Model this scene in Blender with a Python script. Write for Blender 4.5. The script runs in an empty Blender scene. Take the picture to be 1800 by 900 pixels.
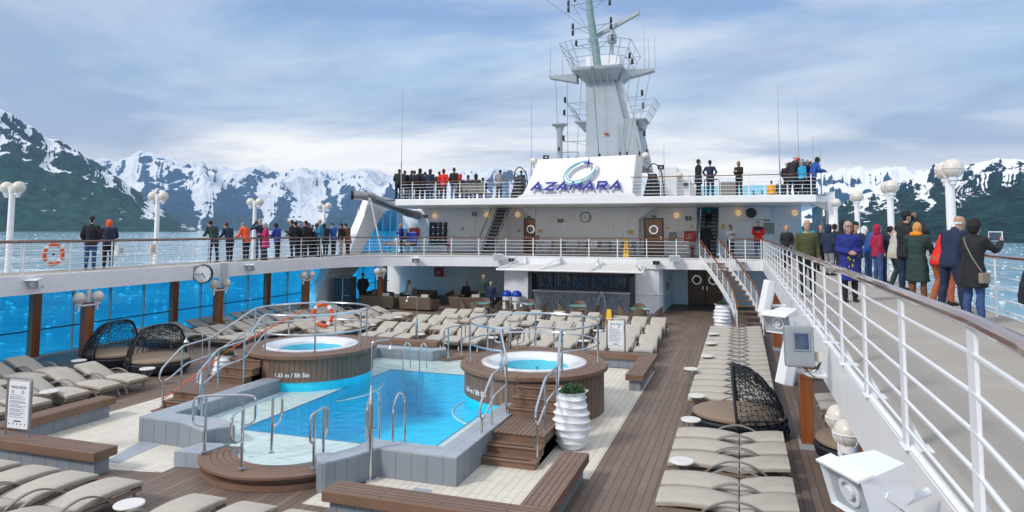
import bpy, bmesh, math, random
import numpy as np
from mathutils import Vector, Matrix
S = bpy.context.scene
COL = S.collection
rad = math.radians
random.seed(7)

# ------------------------------------------------------------ camera
cam_data = bpy.data.cameras.new('camera')
cam = bpy.data.objects.new('camera', cam_data); COL.objects.link(cam)
YAW, PITCH, ROLL = rad(18.47), rad(4.26), rad(0.2)
_F = Vector((-math.sin(YAW)*math.cos(PITCH), math.cos(YAW)*math.cos(PITCH), math.sin(PITCH)))
_R0 = Vector((math.cos(YAW), math.sin(YAW), 0)); _U0 = _R0.cross(_F)
_R = _R0*math.cos(ROLL) + _U0*math.sin(ROLL); _U = -_R0*math.sin(ROLL) + _U0*math.cos(ROLL)
CAM = Vector((0, 0, 1.45))
M4 = Matrix((( _R.x, _U.x, -_F.x, CAM.x), (_R.y, _U.y, -_F.y, CAM.y), (_R.z, _U.z, -_F.z, CAM.z), (0, 0, 0, 1)))
cam.matrix_world = M4
cam_data.lens = 24; cam_data.sensor_width = 36; cam_data.sensor_fit = 'HORIZONTAL'
cam_data.shift_y = -0.075
cam_data.clip_start = 0.05; cam_data.clip_end = 80000
S.camera = cam
S.render.resolution_x = 1024; S.render.resolution_y = 512
S.view_settings.view_transform = 'Standard'; S.view_settings.look = 'None'
S.view_settings.exposure = 0.22; S.view_settings.gamma = 1
S.render.engine = 'CYCLES'
S.cycles.transparent_max_bounces = 16
S.cycles.max_bounces = 6
S.cycles.volume_bounces = 0

# ------------------------------------------------------------ node helper
def nn(nt, t, **kw):
    n = nt.nodes.new(t)
    for k, v in kw.items():
        if k.startswith('i_'):
            n.inputs[k[2:].replace('_', ' ')].default_value = v
        else: setattr(n, k, v)
    return n
def ramp(nt, fac, stops, interp='LINEAR'):
    r = nt.nodes.new('ShaderNodeValToRGB'); r.color_ramp.interpolation = interp
    e = r.color_ramp.elements
    while len(e) > 1: e.remove(e[-1])
    e[0].position = stops[0][0]; e[0].color = c4(stops[0][1])
    for p, c in stops[1:]:
        k = e.new(p); k.color = c4(c)
    if fac is not None: nt.links.new(fac, r.inputs[0])
    return r.outputs[0]
def c4(c):
    if isinstance(c, (int, float)): return (c, c, c, 1)
    return tuple(c)+(1,) if len(c) == 3 else tuple(c)
def math_n(nt, op, a, b=None, c=None, clamp=False):
    n = nt.nodes.new('ShaderNodeMath'); n.operation = op; n.use_clamp = clamp
    for i, v in enumerate((a, b, c)):
        if v is None: continue
        if isinstance(v, (int, float)): n.inputs[i].default_value = v
        else: nt.links.new(v, n.inputs[i])
    return n.outputs[0]
def mixc(nt, fac, a, b, mode='MIX'):
    n = nt.nodes.new('ShaderNodeMix'); n.data_type = 'RGBA'; n.blend_type = mode
    for sock, v in ((n.inputs[0], fac), (n.inputs[6], a), (n.inputs[7], b)):
        if isinstance(v, (int, float)): sock.default_value = v if sock == n.inputs[0] else c4(v)
        elif isinstance(v, (tuple, list)): sock.default_value = c4(v)
        else: nt.links.new(v, sock)
    return n.outputs[2]

# ------------------------------------------------------------ world
SUN_EL, SUN_AZ = rad(40), rad(218)      # azimuth clockwise from +y (towards the bow); light comes from behind, port side
W = bpy.data.worlds.new('World'); S.world = W; W.use_nodes = True
nt = W.node_tree; nt.nodes.clear()
out = nn(nt, 'ShaderNodeOutputWorld')
sky = nn(nt, 'ShaderNodeTexSky'); sky.sky_type = 'NISHITA'; sky.sun_disc = False
sky.sun_elevation = SUN_EL; sky.sun_rotation = SUN_AZ
bgs = nn(nt, 'ShaderNodeBackground'); bgs.inputs[1].default_value = 0.1
nt.links.new(sky.outputs[0], bgs.inputs[0])
tc = nn(nt, 'ShaderNodeTexCoord'); sep = nn(nt, 'ShaderNodeSeparateXYZ'); nt.links.new(tc.outputs['Generated'], sep.inputs[0])
zc = math_n(nt, 'MAXIMUM', sep.outputs[2], 0.0)
den = math_n(nt, 'ADD', zc, 0.10)
u = math_n(nt, 'DIVIDE', sep.outputs[0], den); v = math_n(nt, 'DIVIDE', sep.outputs[1], den)
cv = nn(nt, 'ShaderNodeCombineXYZ'); nt.links.new(u, cv.inputs[0]); nt.links.new(v, cv.inputs[1])
mp = nn(nt, 'ShaderNodeMapping'); nt.links.new(cv.outputs[0], mp.inputs[0])
mp.inputs['Rotation'].default_value = (0, 0, rad(18)); mp.inputs['Scale'].default_value = (0.55, 1.0, 1)
n1 = nn(nt, 'ShaderNodeTexNoise', i_Scale=0.95, i_Detail=8.0, i_Roughness=0.55, i_Distortion=0.6); nt.links.new(mp.outputs[0], n1.inputs[0])
n2 = nn(nt, 'ShaderNodeTexNoise', i_Scale=0.42, i_Detail=7.0, i_Roughness=0.6, i_Distortion=0.5); nt.links.new(mp.outputs[0], n2.inputs[0])
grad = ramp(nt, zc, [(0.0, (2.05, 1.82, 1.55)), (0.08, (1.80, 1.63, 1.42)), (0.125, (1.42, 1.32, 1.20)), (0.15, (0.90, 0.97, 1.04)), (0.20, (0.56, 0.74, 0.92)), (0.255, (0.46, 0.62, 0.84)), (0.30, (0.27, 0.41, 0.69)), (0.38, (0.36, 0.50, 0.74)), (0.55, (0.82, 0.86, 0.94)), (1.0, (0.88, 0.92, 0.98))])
cl = ramp(nt, n1.outputs[0], [(0.42, 0.0), (0.60, 1.0)])
cl2 = ramp(nt, n2.outputs[0], [(0.42, 0.0), (0.56, 1.0)])
lowk = ramp(nt, zc, [(0.02, 0.25), (0.12, 0.62), (0.4, 0.75)])
amt = math_n(nt, 'MULTIPLY', cl, lowk)
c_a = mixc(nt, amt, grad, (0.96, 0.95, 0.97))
amt2 = math_n(nt, 'MULTIPLY', math_n(nt, 'MULTIPLY', cl2, ramp(nt, zc, [(0.05, 0.05), (0.11, 0.75), (0.38, 0.7), (0.5, 0.2)])), 1.0)
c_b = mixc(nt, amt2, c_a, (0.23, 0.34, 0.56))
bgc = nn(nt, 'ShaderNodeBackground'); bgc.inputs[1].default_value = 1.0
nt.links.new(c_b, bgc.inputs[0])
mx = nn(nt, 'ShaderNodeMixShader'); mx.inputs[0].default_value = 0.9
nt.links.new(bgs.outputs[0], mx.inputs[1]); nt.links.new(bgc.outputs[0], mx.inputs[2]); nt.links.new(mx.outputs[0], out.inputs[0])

sl = bpy.data.lights.new('sun', 'SUN'); sl.energy = 2.1; sl.angle = rad(10); sl.color = (1, 0.96, 0.90)
so = bpy.data.objects.new('sun', sl); COL.objects.link(so)
sd = Vector((math.sin(SUN_AZ)*math.cos(SUN_EL), math.cos(SUN_AZ)*math.cos(SUN_EL), math.sin(SUN_EL)))
so.rotation_euler = sd.to_track_quat('Z', 'Y').to_euler()

# ------------------------------------------------------------ materials
def newmat(name):
    m = bpy.data.materials.new(name); m.use_nodes = True
    return m, m.node_tree, m.node_tree.nodes['Principled BSDF']
def pm(name, col, rough=0.5, metal=0.0, var=0.06, vs=3.0, bump=0.0, bs=30.0, coat=0.0, grime=0.0, stretch=None, rust=0.0):
    m, nt, b = newmat(name)
    b.inputs['Roughness'].default_value = rough; b.inputs['Metallic'].default_value = metal
    b.inputs['Coat Weight'].default_value = coat
    tc = nn(nt, 'ShaderNodeTexCoord'); src = tc.outputs['Object']
    if stretch:
        mp = nn(nt, 'ShaderNodeMapping'); mp.inputs['Scale'].default_value = stretch; nt.links.new(src, mp.inputs[0]); src = mp.outputs[0]
    n = nn(nt, 'ShaderNodeTexNoise', i_Scale=vs, i_Detail=5.0, i_Roughness=0.6); nt.links.new(src, n.inputs[0])
    lo = tuple(max(0, c*(1-var*1.6)) for c in col); hi = tuple(min(1, c*(1+var*1.6)) for c in col)
    o = ramp(nt, n.outputs[0], [(0.3, lo), (0.7, hi)])
    if grime:
        n3 = nn(nt, 'ShaderNodeTexNoise', i_Scale=vs*0.35, i_Detail=8.0, i_Roughness=0.7); nt.links.new(src, n3.inputs[0])
        g = ramp(nt, n3.outputs[0], [(0.52, 0.0), (0.75, grime)])
        o = mixc(nt, g, o, tuple(c*0.55 for c in col))
    if rust:
        mr = nn(nt, 'ShaderNodeMapping'); mr.inputs['Scale'].default_value = (7, 7, 0.8); nt.links.new(tc.outputs['Object'], mr.inputs[0])
        nr_ = nn(nt, 'ShaderNodeTexNoise', i_Scale=1.0, i_Detail=6.0, i_Roughness=0.6); nt.links.new(mr.outputs[0], nr_.inputs[0])
        o = mixc(nt, ramp(nt, nr_.outputs[0], [(0.62, 0.0), (0.80, rust)]), o, (0.42, 0.30, 0.20))
    nt.links.new(o, b.inputs['Base Color'])
    if bump:
        n2 = nn(nt, 'ShaderNodeTexNoise', i_Scale=bs, i_Detail=3.0); nt.links.new(src, n2.inputs[0])
        bp = nn(nt, 'ShaderNodeBump', i_Strength=bump, i_Distance=0.02); nt.links.new(n2.outputs[0], bp.inputs['Height'])
        nt.links.new(bp.outputs[0], b.inputs['Normal'])
    return m

def brickmat(name, c1, c2, mortar, bw, rh, ms=0.006, rough=0.55, swap=False, offset=0.5, bump=0.4, coords='Object', vert=None, var=0.25, stain=0.15):
    """boards or tiles; swap: the boards run along y; vert: axes used for upright faces"""
    m, nt, b = newmat(name)
    b.inputs['Roughness'].default_value = rough
    tc = nn(nt, 'ShaderNodeTexCoord'); sp = nn(nt, 'ShaderNodeSeparateXYZ'); nt.links.new(tc.outputs[coords], sp.inputs[0])
    cb = nn(nt, 'ShaderNodeCombineXYZ')
    ax = vert if vert else ((1, 0) if swap else (0, 1))
    if ax == 'wall':      # upright faces of any heading: x+y along, z up
        s = math_n(nt, 'ADD', sp.outputs[0], sp.outputs[1]); nt.links.new(s, cb.inputs[0]); nt.links.new(sp.outputs[2], cb.inputs[1])
    else:
        nt.links.new(sp.outputs[ax[0]], cb.inputs[0]); nt.links.new(sp.outputs[ax[1]], cb.inputs[1])
    br = nn(nt, 'ShaderNodeTexBrick', i_Scale=1.0); br.offset = offset
    br.inputs['Brick Width'].default_value = bw; br.inputs['Row Height'].default_value = rh
    br.inputs['Mortar Size'].default_value = ms; br.inputs['Mortar Smooth'].default_value = 0.1
    br.inputs['Color1'].default_value = c4(c1); br.inputs['Color2'].default_value = c4(c2); br.inputs['Mortar'].default_value = c4(mortar)
    nt.links.new(cb.outputs[0], br.inputs[0])
    n = nn(nt, 'ShaderNodeTexNoise', i_Scale=1.3, i_Detail=6.0, i_Roughness=0.65); nt.links.new(tc.outputs[coords], n.inputs[0])
    o = mixc(nt, ramp(nt, n.outputs[0], [(0.35, 0.0), (0.75, stain*2)]), br.outputs[0], tuple(c*0.6 for c in c1))
    nt.links.new(o, b.inputs['Base Color'])
    inv = math_n(nt, 'SUBTRACT', 1.0, br.outputs['Fac'])
    bp = nn(nt, 'ShaderNodeBump', i_Strength=bump, i_Distance=0.01); nt.links.new(inv, bp.inputs['Height'])
    nt.links.new(bp.outputs[0], b.inputs['Normal'])
    rr = nn(nt, 'ShaderNodeMapRange'); rr.inputs[3].default_value = rough-0.12; rr.inputs[4].default_value = rough+0.15
    nt.links.new(n.outputs[0], rr.inputs[0]); nt.links.new(rr.outputs[0], b.inputs['Roughness'])
    return m

M = {}
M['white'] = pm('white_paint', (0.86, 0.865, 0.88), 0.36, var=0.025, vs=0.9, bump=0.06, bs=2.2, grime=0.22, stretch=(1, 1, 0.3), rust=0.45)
M['white2'] = pm('white_rail_paint', (0.82, 0.83, 0.85), 0.35, var=0.02, grime=0.12, vs=4)
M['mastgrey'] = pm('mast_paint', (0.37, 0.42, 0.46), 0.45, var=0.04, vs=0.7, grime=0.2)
M['grey'] = pm('grey_paint', (0.30, 0.33, 0.35), 0.45, var=0.05)
M['polegrey'] = pm('pole_paint', (0.22, 0.32, 0.33), 0.45, var=0.08)
M['deckgrey'] = pm('walkway_coating', (0.37, 0.34, 0.30), 0.75, var=0.05, vs=1.2, bump=0.15, bs=160, grime=0.12)
M['teak'] = brickmat('brown_deck_boards', (0.165, 0.115, 0.090), (0.230, 0.165, 0.132), (0.075, 0.055, 0.042), 2.6, 0.145, 0.008, 0.55, swap=True)
M['teakx'] = brickmat('brown_bench_boards', (0.205, 0.125, 0.088), (0.24, 0.150, 0.108), (0.06, 0.04, 0.03), 1.9, 0.095, 0.010, 0.55)
M['teaky'] = brickmat('brown_bench_boards_across', (0.205, 0.125, 0.088), (0.24, 0.150, 0.108), (0.06, 0.04, 0.03), 1.9, 0.095, 0.010, 0.55, swap=True)
M['teakp'] = pm('brown_board_plain', (0.205, 0.120, 0.078), 0.5, var=0.08, vs=2, bump=0.1, bs=40, grime=0.1)
M['teakv'] = pm('brown_upright_board', (0.185, 0.120, 0.085), 0.55, var=0.14, vs=2.5, bump=0.1, bs=40, stretch=(1, 1, 0.3))
M['tile'] = brickmat('cream_deck_tiles', (0.70, 0.66, 0.57), (0.77, 0.72, 0.63), (0.46, 0.40, 0.33), 0.62, 0.155, 0.006, 0.5, swap=True, stain=0.12)
M['gtile'] = brickmat('grey_wall_tiles', (0.24, 0.275, 0.31), (0.27, 0.30, 0.34), (0.10, 0.12, 0.14), 0.30, 2.0, 0.006, 0.42, vert='wall', offset=0.0, stain=0.1)
M['gtop'] = brickmat('grey_coping_tiles', (0.36, 0.40, 0.45), (0.40, 0.44, 0.49), (0.20, 0.23, 0.26), 0.6, 0.6, 0.005, 0.38, offset=0.0, stain=0.08)
M['blue'] = brickmat('blue_pool_tiles', (0.015, 0.66, 0.93), (0.03, 0.71, 0.95), (0.015, 0.62, 0.90), 0.15, 0.15, 0.003, 0.3, bump=0.05, stain=0.02)
M['ledge'] = pm('cream_pool_ledge', (0.82, 0.84, 0.78), 0.4, var=0.03)
M['shell'] = pm('white_acrylic_shell', (0.80, 0.82, 0.85), 0.2, var=0.01, coat=0.3)
M['steel'] = pm('stainless_steel', (0.62, 0.64, 0.66), 0.2, 1.0, var=0.05, vs=6)
M['dsteel'] = pm('dull_steel', (0.36, 0.37, 0.38), 0.38, 1.0, var=0.08, vs=4)
M['varn'] = pm('varnished_wood', (0.26, 0.075, 0.022), 0.28, var=0.25, vs=3, coat=0.3, stretch=(1, 1, 0.12))
M['rail'] = pm('varnished_handrail', (0.17, 0.065, 0.03), 0.22, var=0.2, vs=5, coat=0.7)
M['railw'] = pm('worn_varnished_handrail', (0.20, 0.10, 0.065), 0.24, var=0.3, vs=5, coat=0.7, stretch=(3, 0.25, 3))
M['door'] = pm('varnished_door_wood', (0.25, 0.085, 0.028), 0.3, var=0.15, vs=2.5, coat=0.3, stretch=(4, 1, 0.4))
M['ddoor'] = pm('dark_door_wood', (0.15, 0.065, 0.03), 0.4, var=0.15, vs=2.5, stretch=(4, 1, 0.4))
M['cush'] = pm('beige_cushion_cloth', (0.47, 0.43, 0.37), 0.85, var=0.07, vs=1.6, bump=0.5, bs=7, grime=0.22)
M['cushs'] = pm('tan_cushion_piping', (0.33, 0.25, 0.17), 0.85, var=0.05)
M['tan'] = pm('tan_frame', (0.25, 0.20, 0.155), 0.55, var=0.06)
M['taupe'] = pm('taupe_armrest', (0.26, 0.235, 0.215), 0.42, var=0.05)
M['black'] = pm('black_plastic', (0.012, 0.013, 0.016), 0.4, var=0.1)
M['wick'] = pm('black_wicker', (0.010, 0.014, 0.022), 0.5, var=0.3, vs=30, bump=0.5, bs=90)
M['wickt'] = brickmat('brown_wicker', (0.26, 0.19, 0.13), (0.20, 0.14, 0.095), (0.08, 0.055, 0.035), 0.06, 0.02, 0.003, 0.6, vert='wall', stain=0.1)
M['tabw'] = pm('white_table_top', (0.78, 0.76, 0.72), 0.35, var=0.03)
M['teal'] = pm('teal_glass_top', (0.25, 0.62, 0.62), 0.12, var=0.05, coat=0.5)
M['red'] = pm('red_enamel', (0.55, 0.03, 0.02), 0.35, var=0.04)
M['orange'] = pm('orange_ring_plastic', (0.80, 0.11, 0.02), 0.45, var=0.06)
M['yellow'] = pm('yellow_plastic', (0.85, 0.50, 0.02), 0.4, var=0.04)
M['bluep'] = pm('blue_plastic', (0.01, 0.06, 0.45), 0.35, var=0.05)
M['navy'] = pm('navy_shutter_paint', (0.045, 0.06, 0.075), 0.4, var=0.08)
M['cream'] = pm('cream_lamp_globe', (0.72, 0.66, 0.58), 0.3, var=0.04, coat=0.3)
M['logo_blue'] = pm('deep_blue_letters', (0.004, 0.012, 0.30), 0.6, var=0.04)
M['logo_teal'] = pm('teal_letters', (0.01, 0.36, 0.42), 0.35, var=0.04)
M['ink'] = pm('dark_ink', (0.05, 0.09, 0.22), 0.6)
M['paper'] = pm('white_sign_board', (0.80, 0.82, 0.84), 0.35, var=0.01)
M['brass'] = pm('brass_plate', (0.45, 0.33, 0.14), 0.4, 0.6)
M['green'] = pm('green_plastic', (0.02, 0.32, 0.10), 0.5)
M['dglass'] = pm('dark_glass', (0.015, 0.05, 0.11), 0.08, var=0.2, coat=0.6)
M['dark'] = pm('dark_interior', (0.03, 0.035, 0.04), 0.6)
M['mosaic'] = brickmat('dark_mosaic', (0.48, 0.52, 0.55), (0.08, 0.12, 0.17), (0.08, 0.09, 0.10), 0.16, 0.022, 0.002, 0.3, vert=(2, 0), stain=0.1)
M['canvas'] = pm('white_canvas', (0.74, 0.73, 0.70), 0.8, var=0.03, bump=0.1, bs=20)
M['skin'] = pm('skin', (0.50, 0.29, 0.20), 0.5, var=0.05)
M['skin2'] = pm('tan_skin', (0.33, 0.18, 0.11), 0.5, var=0.05)
M['foliage'] = pm('shrub_leaf', (0.035, 0.11, 0.035), 0.55, var=0.5, vs=9)
M['lbue'] = pm('pale_blue_awning', (0.25, 0.62, 0.80), 0.5, var=0.05)
M['lampshade_lit'] = None
def emis(name, col, st, base=(0.8, 0.7, 0.5)):
    m, nt, b = newmat(name); b.inputs['Base Color'].default_value = c4(base)
    b.inputs['Emission Color'].default_value = c4(col); b.inputs['Emission Strength'].default_value = st
    return m
M['lit'] = emis('lit_lamp_globe', (1.0, 0.62, 0.28), 0.38)
M['ceil_lit'] = emis('lit_ceiling_light', (0.8, 0.9, 1.0), 6.0)
def watermat(name, tint, rough=0.03, bscale=3.0, bstr=0.3, ior=1.33, dist=0.05):
    m = bpy.data.materials.new(name); m.use_nodes = True; nt = m.node_tree; nt.nodes.clear()
    o = nn(nt, 'ShaderNodeOutputMaterial'); tr = nn(nt, 'ShaderNodeBsdfTransparent'); tr.inputs[0].default_value = c4(tint)
    gl = nn(nt, 'ShaderNodeBsdfGlossy'); gl.inputs['Roughness'].default_value = rough
    fr = nn(nt, 'ShaderNodeFresnel', i_IOR=ior)
    tcd = nn(nt, 'ShaderNodeTexCoord'); n = nn(nt, 'ShaderNodeTexNoise', i_Scale=bscale, i_Detail=4.0); nt.links.new(tcd.outputs['Object'], n.inputs[0])
    bp = nn(nt, 'ShaderNodeBump', i_Strength=bstr, i_Distance=dist); nt.links.new(n.outputs[0], bp.inputs['Height'])
    nt.links.new(bp.outputs[0], gl.inputs['Normal']); nt.links.new(bp.outputs[0], fr.inputs['Normal'])
    ge = nn(nt, 'ShaderNodeNewGeometry'); fb = math_n(nt, 'MULTIPLY', fr.outputs[0], math_n(nt, 'SUBTRACT', 1.0, ge.outputs['Backfacing']))
    mx = nn(nt, 'ShaderNodeMixShader'); nt.links.new(fb, mx.inputs[0]); nt.links.new(tr.outputs[0], mx.inputs[1]); nt.links.new(gl.outputs[0], mx.inputs[2])
    nt.links.new(mx.outputs[0], o.inputs[0])
    return m
M['pwater'] = watermat('pool_water', (0.90, 0.985, 1.0), 0.04, 3.0, 0.6, dist=0.07)
M['twater'] = watermat('tub_water', (0.42, 0.84, 0.92), 0.04, 9.0, 0.7)
M['bglass'] = watermat('blue_tinted_glass', (0.17, 0.71, 0.93), 0.01, 0.5, 0.0)

# ------------------------------------------------------------ mesh builder
class MB:
    def __init__(s): s.v = []; s.f = []; s.mi = []; s.m = 0; s.T = None
    def add(s, vs, fs):
        o = len(s.v)
        if s.T is not None: vs = [tuple(s.T @ Vector(p)) for p in vs]
        s.v += [tuple(p) for p in vs]; s.f += [tuple(i+o for i in f) for f in fs]; s.mi += [s.m]*len(fs)
        return s
    def box(s, x0, x1, y0, y1, z0, z1):
        return s.add([(x0,y0,z0),(x1,y0,z0),(x1,y1,z0),(x0,y1,z0),(x0,y0,z1),(x1,y0,z1),(x1,y1,z1),(x0,y1,z1)],
                     [(0,3,2,1),(4,5,6,7),(0,1,5,4),(1,2,6,5),(2,3,7,6),(3,0,4,7)])
    def hexa(s, p): # 8 points: bottom 4 ccw, top 4 ccw
        return s.add(p, [(0,3,2,1),(4,5,6,7),(0,1,5,4),(1,2,6,5),(2,3,7,6),(3,0,4,7)])
    def bar(s, a, b, w, h, up=(0,0,1)):
        a = Vector(a); b = Vector(b); d = (b-a).normalized(); u = Vector(up)
        r = d.cross(u)
        if r.length < 1e-5: r = d.cross(Vector((1, 0, 0)))
        r.normalize(); u = r.cross(d)
        P = []
        for q in (a, b):
            for i, j in ((-1,-1),(1,-1),(1,1),(-1,1)): P.append(q + r*(i*w/2) + u*(j*h/2))
        return s.add(P, [(0,1,2,3),(7,6,5,4),(0,4,5,1),(1,5,6,2),(2,6,7,3),(3,7,4,0)])
    def tube(s, path, r, n=8, closed=False, rs=None, flat=1.0):
        pts = [Vector(p) for p in path]; k = len(pts)
        if k < 2: return s
        tang = []
        for i in range(k):
            a = pts[(i-1) % k] if (closed or i > 0) else pts[i]
            b = pts[(i+1) % k] if (closed or i < k-1) else pts[i]
            t = (b-a); tang.append(t.normalized() if t.length > 1e-9 else Vector((0, 0, 1)))
        t0 = tang[0]; ref = Vector((0, 0, 1)) if abs(t0.z) < 0.9 else Vector((1, 0, 0))
        nrm = (ref - t0*ref.dot(t0)).normalized(); vs = []
        for i in range(k):
            t = tang[i]; nrm = (nrm - t*nrm.dot(t))
            nrm = nrm.normalized() if nrm.length > 1e-6 else t.orthogonal().normalized()
            bn = t.cross(nrm); rr = rs[i] if rs else r
            for j in range(n):
                a = 2*math.pi*j/n
                vs.append(pts[i] + nrm*(math.cos(a)*rr*flat) + bn*(math.sin(a)*rr))
        fs = []
        for i in range(k if closed else k-1):
            i2 = (i+1) % k
            for j in range(n):
                j2 = (j+1) % n; fs.append((i*n+j, i*n+j2, i2*n+j2, i2*n+j))
        if not closed:
            fs.append(tuple(range(n-1, -1, -1))); fs.append(tuple((k-1)*n+j for j in range(n)))
        return s.add(vs, fs)
    def lathe(s, prof, n=24, c=(0, 0, 0), cap0=True, cap1=True, a0=0.0, a1=2*math.pi):
        full = abs(a1-a0-2*math.pi) < 1e-6; m = n if full else n+1; vs = []
        for r, z in prof:
            for j in range(m):
                a = a0+(a1-a0)*j/n; vs.append((c[0]+r*math.cos(a), c[1]+r*math.sin(a), c[2]+z))
        fs = []
        for i in range(len(prof)-1):
            for j in range(n):
                j2 = (j+1) % m; fs.append((i*m+j, i*m+j2, (i+1)*m+j2, (i+1)*m+j))
        if full:
            if cap0 and prof[0][0] > 1e-6: fs.append(tuple(range(m-1, -1, -1)))
            if cap1 and prof[-1][0] > 1e-6: fs.append(tuple((len(prof)-1)*m+j for j in range(m)))
        return s.add(vs, fs)
    def sphere(s, c, r, n=16, sx=1, sy=1, sz=1):
        k = n//2; prof = [(math.sin(math.pi*i/k), -math.cos(math.pi*i/k)) for i in range(k+1)]
        vs = []; fs = []
        for q, z in prof:
            for j in range(n):
                a = 2*math.pi*j/n; vs.append((c[0]+sx*r*q*math.cos(a), c[1]+sy*r*q*math.sin(a), c[2]+sz*r*z))
        for i in range(k):
            for j in range(n):
                j2 = (j+1) % n; fs.append((i*n+j, i*n+j2, (i+1)*n+j2, (i+1)*n+j))
        return s.add(vs, fs)
    def prism(s, poly, z0, z1):
        k = len(poly)
        A = sum(poly[i][0]*poly[(i+1) % k][1]-poly[(i+1) % k][0]*poly[i][1] for i in range(k))
        if A < 0: poly = poly[::-1]
        vs = [(x, y, z0) for x, y in poly]+[(x, y, z1) for x, y in poly]
        fs = [tuple(range(k-1, -1, -1)), tuple(range(k, 2*k))]+[(i, (i+1) % k, k+(i+1) % k, k+i) for i in range(k)]
        return s.add(vs, fs)
    def strip(s, inner, outer, z0, z1): # ring segment between two polylines of equal length
        k = len(inner)
        for i in range(k-1):
            a, b, c, d = inner[i], inner[i+1], outer[i+1], outer[i]
            ar = (b[0]-a[0])*(c[1]-a[1])-(c[0]-a[0])*(b[1]-a[1])
            q = [a, b, c, d] if ar > 0 else [d, c, b, a]
            s.hexa([(x, y, z0) for x, y in q]+[(x, y, z1) for x, y in q])
        return s
    def build(s, name, mats, parent=None, bevel=0, smooth=35, seg=2, weld=False):
        me = bpy.data.meshes.new(name); me.from_pydata([tuple(p) for p in s.v], [], s.f); me.validate()
        if not isinstance(mats, (list, tuple)): mats = [mats]
        for m in mats: me.materials.append(m)
        if len(mats) > 1 and len(me.polygons) == len(s.mi): me.polygons.foreach_set('material_index', s.mi)
        if weld:
            b = bmesh.new(); b.from_mesh(me); bmesh.ops.remove_doubles(b, verts=b.verts, dist=1e-4); b.to_mesh(me); b.free()
        if smooth:
            me.polygons.foreach_set('use_smooth', [True]*len(me.polygons)); me.set_sharp_from_angle(angle=rad(smooth))
        me.update()
        o = bpy.data.objects.new(name, me); COL.objects.link(o)
        if parent is not None: o.parent = parent
        if bevel:
            bv = o.modifiers.new('edge', 'BEVEL'); bv.width = bevel; bv.segments = seg; bv.limit_method = 'ANGLE'; bv.angle_limit = rad(40)
        return o
def fillet(path, r, n=6):
    P = [Vector(p) for p in path]; out = [P[0]]
    for i in range(1, len(P)-1):
        a, b, c = P[i-1], P[i], P[i+1]
        d1 = (a-b); d2 = (c-b); rr = min(r, d1.length*0.49, d2.length*0.49)
        p1 = b+d1.normalized()*rr; p2 = b+d2.normalized()*rr
        for k in range(n+1):
            t = k/n; out.append(p1*(1-t)**2 + b*2*t*(1-t) + p2*t*t)
    out.append(P[-1]); return out
def empty(name, loc=(0, 0, 0), rz=0.0):
    o = bpy.data.objects.new(name, None); COL.objects.link(o); o.location = loc; o.rotation_euler = (0, 0, rz); o.empty_display_size = 0.2
    return o
def tag(o, label=None, cat=None, group=None, kind=None):
    if label: o['label'] = label
    if cat: o['category'] = cat
    if group: o['group'] = group
    if kind: o['kind'] = kind
    return o
KIDS = {}
def snapshot(o):
    kids = [x for x in COL.objects if x.parent == o]
    return (o, [snapshot(k) for k in kids])
def clone(tree, parent=None, loc=None, rz=None):
    o, kids = tree
    c = o.copy(); COL.objects.link(c)
    if parent is not None: c.parent = parent
    if loc is not None: c.location = loc
    if rz is not None: c.rotation_euler = (0, 0, rz)
    for k in kids: clone(k, c)
    return c
def place(tree, first, loc, rz=0.0, label=None, group=None):
    """the first time moves the source itself, then copies it"""
    if first[0]:
        first[0] = False; o = tree[0]; o.location = loc; o.rotation_euler = (0, 0, rz)
    else: o = clone(tree, None, loc, rz)
    if label: o['label'] = label
    if group: o['group'] = group
    return o
ORD = 'first second third fourth fifth sixth seventh eighth ninth tenth eleventh twelfth thirteenth fourteenth fifteenth sixteenth seventeenth eighteenth nineteenth twentieth twenty-first twenty-second twenty-third twenty-fourth twenty-fifth twenty-sixth twenty-seventh twenty-eighth twenty-ninth thirtieth'.split()
def at_floor(px, py, z):
    """photo pixel (1800 wide) on the level z -> ground point"""
    d = _F + _R*((px-900)/1200) - _U*((py-315)/1200); t = (z-CAM.z)/d.z
    return CAM + d*t
def az_of(px, py=404):
    d = _F + _R*((px-900)/1200) - _U*((py-315)/1200)
    return math.atan2(d.x, d.y), d.z/math.hypot(d.x, d.y)
# ============================================================ SETTING
ZW = -22.0
# ---- numpy noise
_rs = np.random.RandomState(3); _perm = _rs.permutation(512); _perm = np.concatenate([_perm, _perm]); _gr = _rs.rand(512)*2*np.pi
def pnoise(x, y):
    xi = np.floor(x).astype(int); yi = np.floor(y).astype(int); xf = x-xi; yf = y-yi
    u = xf*xf*xf*(xf*(xf*6-15)+10); v = yf*yf*yf*(yf*(yf*6-15)+10)
    def g(ix, iy, dx, dy):
        a = _gr[_perm[(_perm[ix & 511]+iy) & 511]]; return np.cos(a)*dx+np.sin(a)*dy
    n00 = g(xi, yi, xf, yf); n10 = g(xi+1, yi, xf-1, yf); n01 = g(xi, yi+1, xf, yf-1); n11 = g(xi+1, yi+1, xf-1, yf-1)
    return (n00*(1-u)+n10*u)*(1-v)+(n01*(1-u)+n11*u)*v
def ridged(x, y, octv=6, gain=0.5):
    s = 0; a = 1; w = 1; tot = 0
    for _ in range(octv):
        n = 1-np.abs(pnoise(x, y))*1.9; n = np.clip(n, 0, 1)**2; s = s+a*n*w; w = np.clip(n*1.6, 0, 1); tot += a; a *= gain; x = x*2.03+17.3; y = y*2.03-9.1
    return s/tot
def fbm(x, y, octv=5):
    s = 0; a = 1; tot = 0
    for _ in range(octv): s = s+a*pnoise(x, y); tot += a; a *= 0.5; x = x*2.02+5.2; y = y*2.02+1.7
    return s/tot

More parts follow.
